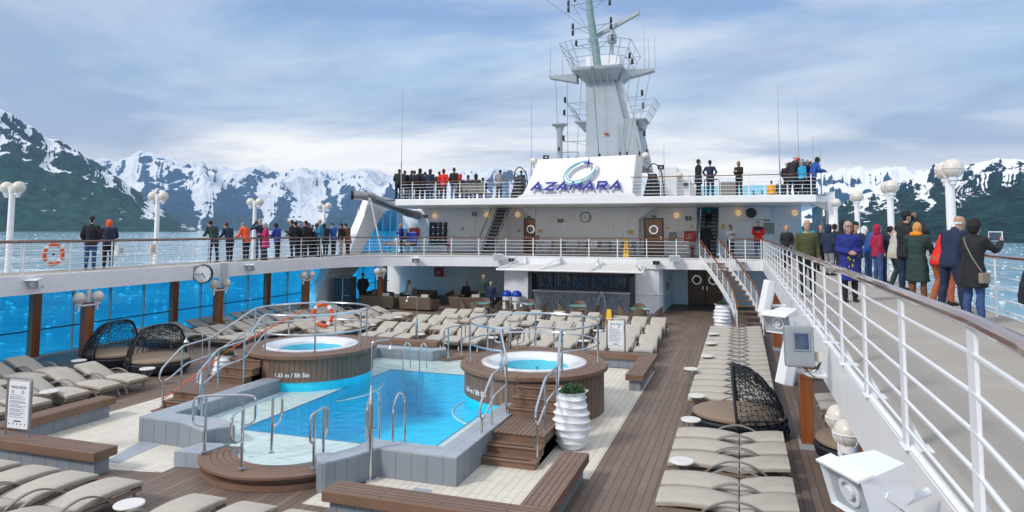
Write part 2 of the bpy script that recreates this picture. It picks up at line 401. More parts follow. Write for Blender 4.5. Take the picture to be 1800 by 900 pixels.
def mountainmat(name, snow_lo, snow_hi, veg_top, vegc, rockc, nscale, patch=0.0):
    m, nt, b = newmat(name); b.inputs['Roughness'].default_value = 0.9; b.inputs['Specular IOR Level'].default_value = 0.1
    ge = nn(nt, 'ShaderNodeNewGeometry'); sp = nn(nt, 'ShaderNodeSeparateXYZ'); nt.links.new(ge.outputs['Position'], sp.inputs[0])
    sn = nn(nt, 'ShaderNodeSeparateXYZ'); nt.links.new(ge.outputs['Normal'], sn.inputs[0])
    at = nn(nt, 'ShaderNodeAttribute'); at.attribute_name = 'gully'
    n1 = nn(nt, 'ShaderNodeTexNoise', i_Scale=nscale, i_Detail=9.0, i_Roughness=0.62); nt.links.new(ge.outputs['Position'], n1.inputs[0])
    n2 = nn(nt, 'ShaderNodeTexNoise', i_Scale=nscale*6, i_Detail=7.0, i_Roughness=0.6); nt.links.new(ge.outputs['Position'], n2.inputs[0])
    z = nn(nt, 'ShaderNodeMapRange'); z.inputs[1].default_value = snow_lo; z.inputs[2].default_value = snow_hi; z.clamp = False
    ar = nn(nt, 'ShaderNodeAttribute'); ar.attribute_name = 'rel'; nt.links.new(ar.outputs['Fac'], z.inputs[0])
    a = math_n(nt, 'MULTIPLY_ADD', math_n(nt, 'SUBTRACT', n1.outputs[0], 0.5), 1.1, z.outputs[0])
    a = math_n(nt, 'MULTIPLY_ADD', math_n(nt, 'SUBTRACT', n2.outputs[0], 0.5), 1.15, a)
    a = math_n(nt, 'MULTIPLY_ADD', math_n(nt, 'SUBTRACT', sn.outputs[2], 0.72), 2.4, a)
    a = math_n(nt, 'MULTIPLY_ADD', at.outputs['Fac'], patch, a)
    snow = ramp(nt, a, [(0.47, 0.0), (0.53, 1.0)])
    vz = nn(nt, 'ShaderNodeMapRange'); vz.inputs[1].default_value = veg_top*0.75; vz.inputs[2].default_value = veg_top*1.15
    nt.links.new(math_n(nt, 'MULTIPLY_ADD', math_n(nt, 'SUBTRACT', n1.outputs[0], 0.5), veg_top*1.6, sp.outputs[2]), vz.inputs[0])
    vc = mixc(nt, ramp(nt, n2.outputs[0], [(0.38, 0.0), (0.62, 1.0)]), tuple(c*0.35 for c in vegc), tuple(c*1.35 for c in vegc))
    rc = mixc(nt, ramp(nt, n2.outputs[0], [(0.35, 0.0), (0.65, 1.0)]), tuple(c*0.7 for c in rockc), tuple(c*1.3 for c in rockc))
    g = mixc(nt, vz.outputs[0], vc, rc)
    c = mixc(nt, snow, g, (0.86, 0.88, 0.93))
    nt.links.new(c, b.inputs['Base Color'])
    bp = nn(nt, 'ShaderNodeBump', i_Strength=0.6, i_Distance=12.0/nscale*0.001+15); nt.links.new(n2.outputs[0], bp.inputs['Height']); nt.links.new(bp.outputs[0], b.inputs['Normal'])
    return m

def mountain_range(name, sky_px, Dshore, Dridge, Dback, naz, nr, rough, mat, fs=1.0, jag=0.02, label=None, ribf=26.0, ribr=9000.0, ribh=0.16, relk=1.0):
    """land whose crest stands at the elevations read off along the horizon; a height field in plan"""
    A = []
    for px, py in sky_px:
        a, t = az_of(px, py); A.append((a, t))
    A = np.array(A); az = np.linspace(A[0, 0], A[-1, 0], naz); crest = np.interp(az, A[:, 0], A[:, 1])
    crest = np.maximum(crest, 0.0)
    t = np.linspace(0, 1, nr)**1.25
    ds = Dshore(az) if callable(Dshore) else np.full(naz, Dshore); dr = np.full(naz, Dridge*1.0)
    R = ds[:, None] + (Dback-ds[:, None])*t[None, :]
    X = R*np.sin(az)[:, None]; Y = R*np.cos(az)[:, None]
    k = (R-ds[:, None])/(dr-ds)[:, None]
    env = np.where(k < 1, np.clip(k, 0, 1)**0.9, np.clip(1-(k-1)*0.5, 0.0, 1))
    s = fs/1000.0
    wx = fbm(X*s*0.6+3.1, Y*s*0.6)*0.5; wy = fbm(X*s*0.6, Y*s*0.6+8.7)*0.5
    rn = ridged(X*s+wx, Y*s+wy, 7, 0.42); fn = fbm(X*s*3, Y*s*3, 5)
    H = env*(1-rough+rough*rn*1.6)+env*fn*0.10+env*ridged(X*s*3.3+5, Y*s*3.3, 5)*0.06
    rib = ridged(az[:, None]*ribf+wx*1.2+fbm(X*s*2, Y*s*2, 3)*0.6, R/ribr, 5, 0.55); H = H+env*(rib-0.4)*ribh
    H = H*np.clip(k*8, 0, 1)
    Hm = H/R; mx = Hm.max(axis=1)
    kern = np.hanning(max(5, naz//9)|1); kern /= kern.sum()
    mxs = np.convolve(np.pad(mx, len(kern)//2, 'edge'), kern, 'same')[len(kern)//2:len(kern)//2+naz]
    tgt = crest*1.055
    extra = (CAM.z-ZW)
    H = H*(tgt/mxs)[:, None]
    q = H/R/np.maximum(tgt, 1e-3)[:, None]; q = np.where(q < 0.78, q, 0.78+0.27*(1-np.exp(-(np.maximum(q, .78)-0.78)/0.27)))
    rel = q*np.clip(relk+(1.12-relk)*tgt/tgt.max(), 0, 1.05)[:, None]; H = q*R*tgt[:, None]
    Z = ZW + H*1.0 + np.clip(k, 0, 1)*extra
    Z[:, 0] = ZW-3
    vs = np.stack([X, Y, Z], -1).reshape(-1, 3)
    me = bpy.data.meshes.new(name)
    i, j = np.meshgrid(np.arange(naz-1), np.arange(nr-1), indexing='ij'); a = (i*nr+j).ravel()
    F = np.stack([a, a+nr, a+nr+1, a+1], -1)
    # faces upward
    me.vertices.add(len(vs)); me.vertices.foreach_set('co', vs.ravel())
    me.loops.add(F.size); me.loops.foreach_set('vertex_index', F[:, ::-1].ravel() if False else F.ravel())
    me.polygons.add(len(F)); me.polygons.foreach_set('loop_start', np.arange(0, F.size, 4)); me.polygons.foreach_set('loop_total', np.full(len(F), 4))
    me.update(calc_edges=True); me.validate()
    ra = me.attributes.new('rel', 'FLOAT', 'POINT'); ra.data.foreach_set('value', rel.ravel().astype(np.float32))
    gat = me.attributes.new('gully', 'FLOAT', 'POINT')
    gat.data.foreach_set('value', (rib.ravel()-0.40).astype(np.float32))
    me.materials.append(mat)
    if me.polygons[len(me.polygons)//2].normal.z < 0: me.flip_normals()
    me.polygons.foreach_set('use_smooth', [True]*len(me.polygons))
    o = bpy.data.objects.new(name, me); COL.objects.link(o); tag(o, label, None, None, 'structure')
    return o

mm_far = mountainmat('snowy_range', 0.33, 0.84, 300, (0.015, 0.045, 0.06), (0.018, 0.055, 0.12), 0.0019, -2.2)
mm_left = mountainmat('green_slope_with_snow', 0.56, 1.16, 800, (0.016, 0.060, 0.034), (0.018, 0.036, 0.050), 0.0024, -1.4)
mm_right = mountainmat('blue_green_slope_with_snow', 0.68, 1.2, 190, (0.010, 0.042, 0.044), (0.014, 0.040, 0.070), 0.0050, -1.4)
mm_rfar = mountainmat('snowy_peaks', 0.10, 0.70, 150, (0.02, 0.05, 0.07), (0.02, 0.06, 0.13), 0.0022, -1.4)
mountain_range('mountain_slope_port', [(-330, 20), (-200, 90), (-60, 150), (0, 186), (22, 198), (48, 215), (80, 236), (110, 248), (135, 262), (160, 278), (200, 304), (235, 330), (262, 352), (290, 372), (318, 392), (345, 402)],
    6000, 8200, 10500, 620, 200, 0.26, mm_left, 0.9, 0.012, 'steep green mountain slope with snow gullies falling to the water', relk=0.72, ribf=34.0, ribh=0.10)
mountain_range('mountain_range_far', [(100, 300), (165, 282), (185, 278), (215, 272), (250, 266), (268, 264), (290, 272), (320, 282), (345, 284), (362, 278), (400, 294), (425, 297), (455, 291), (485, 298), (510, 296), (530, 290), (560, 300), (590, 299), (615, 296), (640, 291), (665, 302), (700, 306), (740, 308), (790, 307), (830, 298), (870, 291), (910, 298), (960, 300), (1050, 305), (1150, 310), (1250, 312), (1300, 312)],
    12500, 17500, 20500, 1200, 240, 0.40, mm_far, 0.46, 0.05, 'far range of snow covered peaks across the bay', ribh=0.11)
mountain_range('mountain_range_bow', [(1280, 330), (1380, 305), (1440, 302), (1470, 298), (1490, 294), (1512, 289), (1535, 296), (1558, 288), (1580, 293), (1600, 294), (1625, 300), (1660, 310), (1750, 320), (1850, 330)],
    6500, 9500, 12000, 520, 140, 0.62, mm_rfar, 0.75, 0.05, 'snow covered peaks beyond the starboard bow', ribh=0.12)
mountain_range('mountain_slope_starboard', [(1395, 404), (1440, 385), (1470, 362), (1500, 345), (1540, 334), (1580, 322), (1620, 300), (1650, 286), (1680, 290), (1700, 289), (1730, 280), (1765, 276), (1785, 277), (1800, 279), (1850, 285), (1950, 300), (2100, 320)],
    lambda az: 1750+600*np.clip((az_of(1500)[0]-az)*6, 0, 1), 3600, 5200, 600, 190, 0.30, mm_right, 1.1, 0.02, 'dark blue green mountain slope with streaks of snow', relk=0.30)

# ---- sea
def seamat():
    m, nt, b = newmat('sea_water')
    b.inputs['Roughness'].default_value = 0.12; b.inputs['IOR'].default_value = 1.33; b.inputs['Specular IOR Level'].default_value = 0.5
    tc = nn(nt, 'ShaderNodeTexCoord')
    # slicks of small broken ice make pale streaks, open water is darker
    mp = nn(nt, 'ShaderNodeMapping'); mp.inputs['Scale'].default_value = (1, 1, 1); nt.links.new(tc.outputs['Object'], mp.inputs[0])
    n1 = nn(nt, 'ShaderNodeTexNoise', i_Scale=0.012, i_Detail=9.0, i_Roughness=0.62, i_Distortion=0.8); nt.links.new(mp.outputs[0], n1.inputs[0])
    n2 = nn(nt, 'ShaderNodeTexNoise', i_Scale=0.22, i_Detail=8.0, i_Roughness=0.7); nt.links.new(mp.outputs[0], n2.inputs[0])
    base = ramp(nt, n1.outputs[0], [(0.35, (0.14, 0.36, 0.50)), (0.5, (0.27, 0.49, 0.61)), (0.68, (0.50, 0.67, 0.75))])
    ice = ramp(nt, math_n(nt, 'MULTIPLY_ADD', math_n(nt, 'SUBTRACT', n1.outputs[0], 0.5), 0.9, n2.outputs[0]), [(0.63, 0.0), (0.69, 1.0)])
    c = mixc(nt, ice, base, (0.72, 0.80, 0.84)); nt.links.new(c, b.inputs['Base Color'])
    rr = nn(nt, 'ShaderNodeMapRange'); rr.inputs[3].default_value = 0.10; rr.inputs[4].default_value = 0.8; nt.links.new(ice, rr.inputs[0]); nt.links.new(rr.outputs[0], b.inputs['Roughness'])
    w = nn(nt, 'ShaderNodeTexNoise', i_Scale=0.55, i_Detail=6.0, i_Roughness=0.6); nt.links.new(tc.outputs['Object'], w.inputs[0])
    w2 = nn(nt, 'ShaderNodeTexNoise', i_Scale=0.07, i_Detail=5.0, i_Roughness=0.6); nt.links.new(tc.outputs['Object'], w2.inputs[0]); bp = nn(nt, 'ShaderNodeBump', i_Strength=0.42, i_Distance=1.0); nt.links.new(math_n(nt, 'MULTIPLY_ADD', w2.outputs[0], 1.5, w.outputs[0]), bp.inputs['Height']); nt.links.new(bp.outputs[0], b.inputs['Normal'])
    return m
b = MB()
NS = 64; rings = [0, 300, 1500, 6000, 20000, 42000]
vs = [(0, 0, ZW)]; fs = []
for r_ in rings[1:]:
    for j in range(NS): vs.append((r_*math.cos(2*math.pi*j/NS), r_*math.sin(2*math.pi*j/NS), ZW))
for j in range(NS): fs.append((0, 1+j, 1+(j+1) % NS))
for k in range(len(rings)-2):
    for j in range(NS): a = 1+k*NS; fs.append((a+j, a+NS+j, a+NS+(j+1) % NS, a+(j+1) % NS))
b.add(vs, fs); sea = b.build('sea', seamat(), smooth=0); tag(sea, None, None, None, 'structure')
# drifting lumps of ice (nobody could count them)
b = MB(); rr_ = random.Random(5)
for _ in range(1500):
    if rr_.random() < 0.7: px = rr_.uniform(-60, 660)
    else: px = rr_.uniform(1480, 1850)
    d = 150*math.exp(rr_.random()**0.8*3.2); a = az_of(px)[0]
    x, y = d*math.sin(a), d*math.cos(a)
    if abs(x+9) < 16 and y < 140: continue
    s_ = rr_.uniform(0.18, 0.6)*(1+d/700.0)
    n_ = 6; P = []
    for j in range(n_):
        th = 2*math.pi*j/n_+rr_.uniform(-.3, .3); q = s_*rr_.uniform(.6, 1.4); P.append((x+q*math.cos(th), y+q*math.sin(th), ZW-0.1))
    P += [(x+(p[0]-x)*.6, y+(p[1]-y)*.6, ZW+s_*rr_.uniform(.10, .35)) for p in P]
    b.add(P, [tuple(range(n_, 2*n_))]+[(j, (j+1) % n_, n_+(j+1) % n_, n_+j) for j in range(n_)])
o = b.build('floating_ice', pm('ice', (0.80, 0.88, 0.92), 0.5, var=0.05), smooth=0); tag(o, 'small lumps of white ice drifting on the sea', None, None, 'stuff')
# ---- air between the ship and the mountains
b = MB(); b.box(-21500, 13000, -3000, 21500, ZW-8, 2150)
hz = b.build('haze', [], smooth=0); tag(hz, 'thin blue haze over the bay', None, None, 'stuff')
hm = bpy.data.materials.new('haze'); hm.use_nodes = True; hn = hm.node_tree; hn.nodes.clear()
ho = nn(hn, 'ShaderNodeOutputMaterial'); pv = nn(hn, 'ShaderNodeVolumePrincipled'); pv.inputs['Color'].default_value = (0.40, 0.66, 1.0, 1); pv.inputs['Density'].default_value = 3.6e-5; pv.inputs['Anisotropy'].default_value = 0.0
hn.links.new(pv.outputs[0], ho.inputs['Volume']); hz.data.materials.clear(); hz.data.materials.append(hm)
# ============================================================ SHIP STRUCTURE
PD = -2.9                      # pool deck level; the walkway deck is z = 0, the top deck z = 3.2
INNER = [(-20.6, -3), (-20.6, 28), (-20.45, 30.3), (-19.9, 32.1), (-18.9, 33.5), (-17.4, 34.5), (-15, 35.2), (-12, 35.8), (-9, 36.2), (-5, 36.5), (1.03, 36.8)]
def struct(o, name=None, label=None): o['kind'] = 'structure'; 
# pool deck floor around the pool (a hole is left for the basin)
PX0, PX1, PY0, PY1 = -10.0, -5.7, 12.15, 18.6      # deep basin
LX0, LX1, LY0, LY1 = -11.35, -4.8, 11.3, 20.45    # water area including the shallow ledge
def frame_quads(b, x0, x1, y0, y1, a0, a1, b0, b1, z0, z1):
    b.box(x0, a0, y0, y1, z0, z1); b.box(a1, x1, y0, y1, z0, z1); b.box(a0, a1, y0, b0, z0, z1); b.box(a0, a1, b1, y1, z0, z1)
b = MB(); frame_quads(b, -23.2, 4.6, -6, 47, LX0, LX1, LY0, LY1, PD-0.5, PD)
struct(b.build('pool_deck', M['teak'], smooth=0))
b = MB()
tile = [(-14.35, 21.9), (-14.35, 12.5), (-13.8, 12.5), (-13.8, 9.95), (-10.9, 9.95), (-9.98, 10.75), (-6.9, 10.75), (-6.9, 10.3), (-6.0, 9.6), (-3.05, 9.6), (-3.05, 12.1), (-2.6, 12.1), (-2.6, 21.9)]
# cream tiles: rectangles round the pool
for r in ((-14.3, -11.35, 10.0, 21.95), (-11.35, -9.9, 9.95, 11.28), (-6.7, -4.8, 9.58, 11.28), (-4.8, -3.05, 9.58, 12.1), (-4.8, -2.6, 12.1, 21.9), (-11.35, -4.8, 20.45, 21.95)):
    b.box(r[0], r[1], r[2], r[3], PD-0.3, PD+0.006)
b.hexa([(-11.35, 9.95, PD-.3), (-10.9, 9.0, PD-.3), (-10.0, 9.95, PD-.3), (-10.0, 9.96, PD-.3), (-11.35, 9.95, PD+.006), (-11.1, 9.75, PD+.006), (-10.0, 9.95, PD+.006), (-10.0, 9.96, PD+.006)])
struct(b.build('tile_floor', M['tile'], smooth=0))
b = MB()
b.hexa([(-11.35, 10.05, PD), (-11.05, 10.05, PD), (-11.2, 11.2, PD), (-11.75, 11.2, PD), (-11.35, 10.05, PD+.012), (-11.05, 10.05, PD+.012), (-11.2, 11.2, PD+.012), (-11.75, 11.2, PD+.012)])
b.hexa([(-5.35, 9.62, PD), (-4.95, 9.62, PD), (-4.98, 10.75, PD), (-5.3, 10.75, PD), (-5.35, 9.62, PD+.012), (-4.95, 9.62, PD+.012), (-4.98, 10.75, PD+.012), (-5.3, 10.75, PD+.012)])
struct(b.build('drain_channel', M['gtop'], smooth=0))

# walkway deck: port strip, starboard strip, front part
def slab(name, z0, z1, mtop, mside):
    b = MB()
    A = INNER; B = [(-22.95, -3), (-22.95, 28), (-22.95, 30.3), (-22.95, 32.1), (-22.95, 34), (-20, 42), (-15, 42.5), (-12, 42.5), (-9, 42.5), (-5, 42.5), (1.03, 42.5)]
    b.strip(A, B, z0, z1); b.box(-22.95, -19.9, 34, 47, z0, z1-0.001)
    b.box(1.03, 4.35, -6, 42.5, z0, z1)
    return b
b = slab('w', -0.56, -0.006, None, None)
# opening for the curved stair is kept clear by a notch in the front part
o = b.build('walkway_deck_structure', M['white'], smooth=0); struct(o)
b = MB(); A = [(x-(0.05 if i < 3 else 0.0), y+(0.05 if i > 3 else 0)) for i, (x, y) in enumerate(INNER)]
B = [(-22.9, -3), (-22.9, 28), (-22.9, 30.3), (-22.9, 32.1), (-22.9, 34), (-20, 41.95), (-15, 41.95), (-12, 41.95), (-9, 41.95), (-5, 41.95), (1.08, 41.95)]
for i in range(len(A)-1):
    q = [A[i], A[i+1], B[i+1], B[i]]; ar = (q[1][0]-q[0][0])*(q[2][1]-q[0][1])-(q[2][0]-q[0][0])*(q[1][1]-q[0][1])
    if ar < 0: q = q[::-1]
    b.add([(x, y, 0.0) for x, y in q], [(0, 1, 2, 3)])
b.add([(1.08, -6, 0), (4.3, -6, 0), (4.3, 41.95, 0), (1.08, 41.95, 0)], [(0, 1, 2, 3)])
struct(b.build('walkway_floor', M['deckgrey'], smooth=0))
# raised lip along the edge of the opening (a small coaming)
b = MB(); off = [(x+0.0, y) for x, y in INNER]
b.tube([(x-0.03 if i < 3 else x, y, 0.0) for i, (x, y) in enumerate(INNER)], 0.03, 6)
b.tube([(1.06, -3, 0.0), (1.06, 36.8, 0.0)], 0.03, 6)
struct(b.build('deck_edge_coaming', M['white']))
# top deck
b = MB(); TZ0, TZ1 = 2.84, 3.2
b.prism([(-18.95, 35.4), (-10, 35.25), (-4, 35.3), (3.45, 35.5), (4.2, 37.2), (4.2, 70), (-20.5, 70), (-20.5, 39)], TZ0, TZ1)
struct(b.build('top_deck', M['white'], smooth=0, bevel=0.03))
b = MB(); b.box(-20.3, 4.0, 35.5, 69.9, TZ1, TZ1+0.004); struct(b.build('top_deck_floor', M['deckgrey'], smooth=0))

# deckhouse on the walkway deck and bar house below it: one building
dh = empty('deckhouse', (0, 42, 0)); tag(dh, 'white two storey deckhouse across the ship behind the pool', 'deckhouse')
def dpart(name, b, mats, parent=None, **k):
    o = b.build(name, mats, None, **k); p = parent or dh; o.parent = p
    if p is dh: o.matrix_parent_inverse = Matrix.Translation(-dh.location)
    return o
for q in ((-21.9, -12.2, 42.0, 44), (-12.2, -5.75, 41.2, 44), (-5.75, -2.45, 42.0, 44), (-1.15, 3.3, 42.0, 44), (-2.45, -1.15, 47, 47.2)):
    b = MB(); b.box(q[0], q[1], q[2], q[3], 0.001, TZ0); dpart('wall', b, M['white'], smooth=0, bevel=0.02)
for q in ((-23.0, -12.7, 42.0, 42.3), (-12.62, -11.2, 36.45, 42), (-3.9, 4.2, 41.9, 42.3)):
    b = MB(); b.box(q[0], q[1], q[2], q[3], PD, -0.56); dpart('lower_wall', b, M['white'], smooth=0, bevel=0.02)
b = MB(); b.prism([(-5.35, 36.6), (-4.4, 36.62), (-4.1, 36.72), (-3.95, 37.0), (-3.9, 42.0), (-5.35, 42.0)], PD, -0.56)
dpart('lower_wall', b, M['white'], smooth=0, bevel=0.02)
b = MB(); b.box(-23.0, -22.0, 36, 42, PD-0.01, PD+0.0)
# ceiling pipes / beams under the walkway
# hatch seams
def plate_door(x0, x1, z1, y=42.0, name='steel_door', m='white', seam=True):
    b = MB(); b.box(x0-0.05, x1+0.05, y-0.025, y, 0.04, z1+0.05); o = dpart('door_frame', b, M['white2'], smooth=0, bevel=0.01)
    b = MB(); b.box(x0, x1, y-0.055, y-0.02, 0.1, z1); d = dpart('steel_door', b, M['white'], smooth=0, bevel=0.01)
    b = MB(); b.tube([(x1-0.1, y-0.06, 1.05), (x1-0.1, y-0.12, 1.05), (x1-0.22, y-0.12, 1.05)], 0.012); dpart('handle', b, M['dsteel'], d)
    b = MB()
    for zz in (0.35, 1.1, 1.8): b.box(x0-0.03, x0+0.03, y-0.08, y-0.05, zz-0.05, zz+0.05)
    dpart('hinge', b, M['dsteel'], d, smooth=0)
    return d
plate_door(-18.05, -16.6, 2.25); plate_door(-15.35, -14.25, 1.85); plate_door(-0.62, 0.72, 2.0); plate_door(3.0-0.85, 3.15, 2.0)
def dots(x, z, y, r, col, parent):
    b = MB(); b.lathe([(r, 0), (r, 0.01)], 14); 
    for i, p in enumerate(b.v): b.v[i] = (x+p[0], y-p[2], z+p[1])
    dpart('warning_mark', b, M[col], parent)
for (x, z) in ((-17.45, 1.55), (-14.75, 1.25)):
    b = MB(); b.m = 0; b.box(x-0.13, x+0.13, 41.925, 41.93, z+0.05, z+0.08); b.box(x-0.13, x+0.13, 41.925, 41.93, z-0.02, z+0.01)
    b.add([(x-0.09, 41.93, z-0.06), (x+0.09, 41.93, z-0.06), (x, 41.93, z-0.15)], [(0, 2, 1)])
    dpart('warning_mark', b, M['red'], smooth=0)
# window with dark vertical louvres
b = MB(); b.box(-19.95, -18.45, 41.96, 42.0, 0.35, 2.05); wf = dpart('window', b, M['white2'], smooth=0, bevel=0.01)
b = MB(); b.box(-19.85, -18.55, 41.93, 41.97, 0.45, 1.95); dpart('pane', b, M['dglass'], wf, smooth=0)
b = MB()
for i in range(4): x = -19.85+i*0.36; b.box(x, x+0.2, 41.90, 41.94, 0.45, 1.95)
dpart('louvre', b, M['black'], wf, smooth=0)
b = MB()
for k_ in range(3):
    z = 0.75+0.42*k_; b.box(-19.85, -18.55, 41.90, 41.925, z, z+0.05)
dpart('window_frame', b, M['white2'], wf, smooth=0)
# wooden doors with portholes
def wood_door(x0, x1, y, z0, h, mat, hside=1, name='wooden_door'):
    b = MB(); b.box(x0-0.06, x1+0.06, y-0.02, y+0.02, z0, z0+h+0.06); dpart('door_frame', b, M['navy'], smooth=0)
    b = MB(); b.box(x0, x1, y-0.06, y-0.015, z0+0.03, z0+h); d = dpart('door', b, M[mat], smooth=0, bevel=0.008)
    cx, cz = (x0+x1)/2, z0+h*0.70
    b = MB(); b.lathe([(0.20, 0.0), (0.20, 0.03), (0.27, 0.03), (0.27, 0.0)], 24, cap0=False, cap1=False); b.v = [(cx+p[0], y-0.06-p[2], cz+p[1]) for p in b.v]
    pr = dpart('porthole', b, M['steel'], d)
    b = MB(); b.lathe([(0.205, 0), (0.205, 0.012)], 24); b.v = [(cx+p[0], y-0.06-p[2], cz+p[1]) for p in b.v]; dpart('porthole_glass', b, M['dglass'], d)
    b = MB(); hx = x1-0.1 if hside > 0 else x0+0.1
    b.box(hx-0.03, hx+0.03, y-0.075, y-0.06, z0+0.9, z0+1.1); b.tube([(hx, y-0.07, z0+1), (hx, y-0.13, z0+1), (hx-0.12*hside, y-0.13, z0+1)], 0.012); dpart('handle', b, M['steel'], d)
    return d
wood_door(-13.15, -12.3, 41.98, 0, 2.15, 'door', -1); wood_door(-5.5, -4.45, 41.98, 0, 2.15, 'door', 1)
wood_door(-2.95, -2.05, 41.88, PD, 2.1, 'ddoor', 1); wood_door(-2.02, -1.12, 41.88, PD, 2.1, 'ddoor', -1)
wood_door(-13.9, -12.85, 41.95, PD, 2.1, 'ddoor', 1)
# exit plates over the doors
for x in (-12.85, -4.95):
    b = MB(); b.box(x-0.13, x+0.13, 41.95, 41.98, 2.26, 2.36); p = dpart('exit_plate', b, M['green'], smooth=0)
# curved brackets under the top deck beside the middle block
for sx, x in ((-1, -12.2), (1, -5.75)):
    b = MB(); b.prism([(x, 0), (x+sx*1.0, 0), (x, -0.75)], 41.1, 41.2); b.v = [(p[0], p[2], TZ0+p[1]) for p in b.v]; dpart('bracket', b, M['white'], smooth=0)
# small wall plates
for (x, z, w, h, c, y) in ((-6.25, 1.35, 0.36, 0.24, 'brass', 41.2), (-11.85, 1.4, 0.30, 0.2, 'brass', 41.2), (-13.55, 1.4, 0.2, 0.12, 'brass', 42), (-4.15, 1.6, 0.22, 0.14, 'brass', 42), (-2.75, 1.7, 0.2, 0.12, 'brass', 42), (-0.95, 1.7, 0.2, 0.35, 'brass', 42), (1.55, 1.6, 0.6, 0.65, 'grey', 42), (0.15, 1.4, 0.2, 0.3, 'brass', 42)):
    b = MB(); b.box(x-w/2, x+w/2, y-0.025, y, z-h/2, z+h/2); dpart('wall_plate', b, M[c], smooth=0, bevel=0.004)
# handrail on the bar house side
b = MB(); b.tube(fillet([(-5.2, 36.5, PD+1.0), (-4.35, 36.52, PD+1.0), (-3.84, 36.9, PD+1.0), (-3.8, 41.5, PD+1.0)], 0.2), 0.02); dpart('handrail', b, M['white2'])
b = MB(); b.box(-3.9+0.001, -3.86, 38.6, 39.4, PD+1.1, PD+1.5); b.box(-3.88, -3.85, 39.9, 40.2, PD+1.55, PD+1.75); dpart('wall_plate', b, M['brass'], smooth=0)

# inner stairs up to the top deck
def straight_stair(x0, x1, y0, y1, z0, z1, n, label, name='stairway'):
    s = empty(name, ((x0+x1)/2, y0, z0)); tag(s, label, 'stairs')
    loc = Vector(s.location)
    def sp(nm, b, m, **k): b.v = [tuple(Vector(p)-loc) for p in b.v]; return b.build(nm, m, s, **k)
    dz = (z1-z0)/n; dy = (y1-y0)/n
    for i in range(n):
        b = MB(); b.box(x0+0.05, x1-0.05, y0+i*dy, y0+i*dy+dy*1.15, z0+(i+1)*dz-0.05, z0+(i+1)*dz); sp('tread', b, M['grey'], smooth=0)
        b = MB(); b.box(x0+0.06, x1-0.06, y0+i*dy+dy*.55, y0+i*dy+dy*.6, z0+i*dz, z0+(i+1)*dz-0.051); sp('riser', b, M['navy'], smooth=0)
    for x in (x0, x1):
        b = MB(); w = 0.05
        b.hexa([(x-w/2, y0-0.1, z0), (x+w/2, y0-0.1, z0), (x+w/2, y1, z1-0.15), (x-w/2, y1, z1-0.15), (x-w/2, y0-0.1, z0+0.3), (x+w/2, y0-0.1, z0+0.3), (x+w/2, y1, z1+0.15), (x-w/2, y1, z1+0.15)]); sp('stringer', b, M['white'], smooth=0)
        b = MB(); b.tube([(x, y0-0.1, z0+1.0), (x, y1, z1+1.0)], 0.028); sp('handrail', b, M['rail'])
        for k in range(3):
            b = MB(); h = 0.4+0.2*k; b.tube([(x, y0-0.1, z0+h), (x, y1, z1+h)], 0.011, 6); sp('bar', b, M['white2'])
        for k in range(5):
            t = k/4; b = MB(); yy = y0-0.1+(y1-y0+0.1)*t; zz = z0+(z1-z0)*t; b.tube([(x, yy, zz+0.1), (x, yy, zz+1.0)], 0.02, 6); sp('post', b, M['white2'])
    return s
straight_stair(-14.75, -13.75, 38.2, 41.6, 0.0, 3.2, 15, 'grey treaded stair to the top deck beside the port wooden door')
straight_stair(-2.35, -1.25, 40.4, 44.6, 0.0, 3.3, 15, 'grey treaded stair to the top deck between the two fire cabinets')
# bar ---------------------------------------------------------------
bar = empty('poolside_bar', (-8.3, 36.4, PD)); tag(bar, 'closed poolside bar with five latticed shutters and dark mosaic front', 'bar')
def bp_(nm, b, m, par=None, **k):
    p = par or bar; w = Vector((0, 0, 0)); q = p
    while q is not None: w += q.location; q = q.parent
    b.v = [tuple(Vector(v)-w) for v in b.v]; return b.build(nm, m, p, **k)
b = MB(); b.box(-11.2, -5.35, 37.0, 37.3, PD, -0.56); b.box(-11.2, -10.95, 36.35, 37.0, PD, -0.56); b.box(-5.6, -5.35, 36.45, 37.0, PD, -0.56); b.box(-11.2, -5.35, 36.45, 37.0, -0.95, -0.565); bp_('shutter_frame', b, M['navy'], smooth=0, bevel=0.01)
b = MB(); b.box(-10.95, -5.6, 36.5, 36.95, PD, PD+1.0); bp_('counter_front', b, M['mosaic'], smooth=0)
b = MB(); b.box(-10.98, -8.2+0.9, 36.38, 36.98, PD+1.0, PD+1.06); b.box(-7.0, -5.58, 36.38, 36.98, PD+1.0, PD+1.06); bp_('counter_top', b, M['canvas'], smooth=0, bevel=0.01)
for i in range(5):
    x0 = -10.75+i*1.02; x1 = x0+0.8; z0, z1 = PD+1.2, PD+1.9
    b = MB(); b.box(x0-0.03, x1+0.03, 36.86, 36.99, z0-0.03, z1+0.03); sh = bp_('shutter', b, M['dglass'], smooth=0)
    b = MB(); y = 36.84
    fl = 1
    for k in range(1, 6):
        t = k/6; xa = x0+(x1-x0)*t; za = z0+(z1-z0)*(1-t)
        b.tube([(x0, y, za), (xa, y, za), (xa, y, z0)] if k % 1 == 0 else [], 0.007, 4)
        b.tube([(xa, y, z1), (xa, y, za), (x1, y, za)] if k % 2 else [(x1, y, za), (xa, y, za)], 0.006, 4)
    b.tube([(x0, y, z1), (x1, y, z0)], 0.007, 4); b.tube([(x0, y, z0), (x1, y, z0), (x1, y, z1), (x0, y, z1)], 0.012, 4, closed=True)
    bp_('lattice', b, M['steel'], sh, smooth=0)
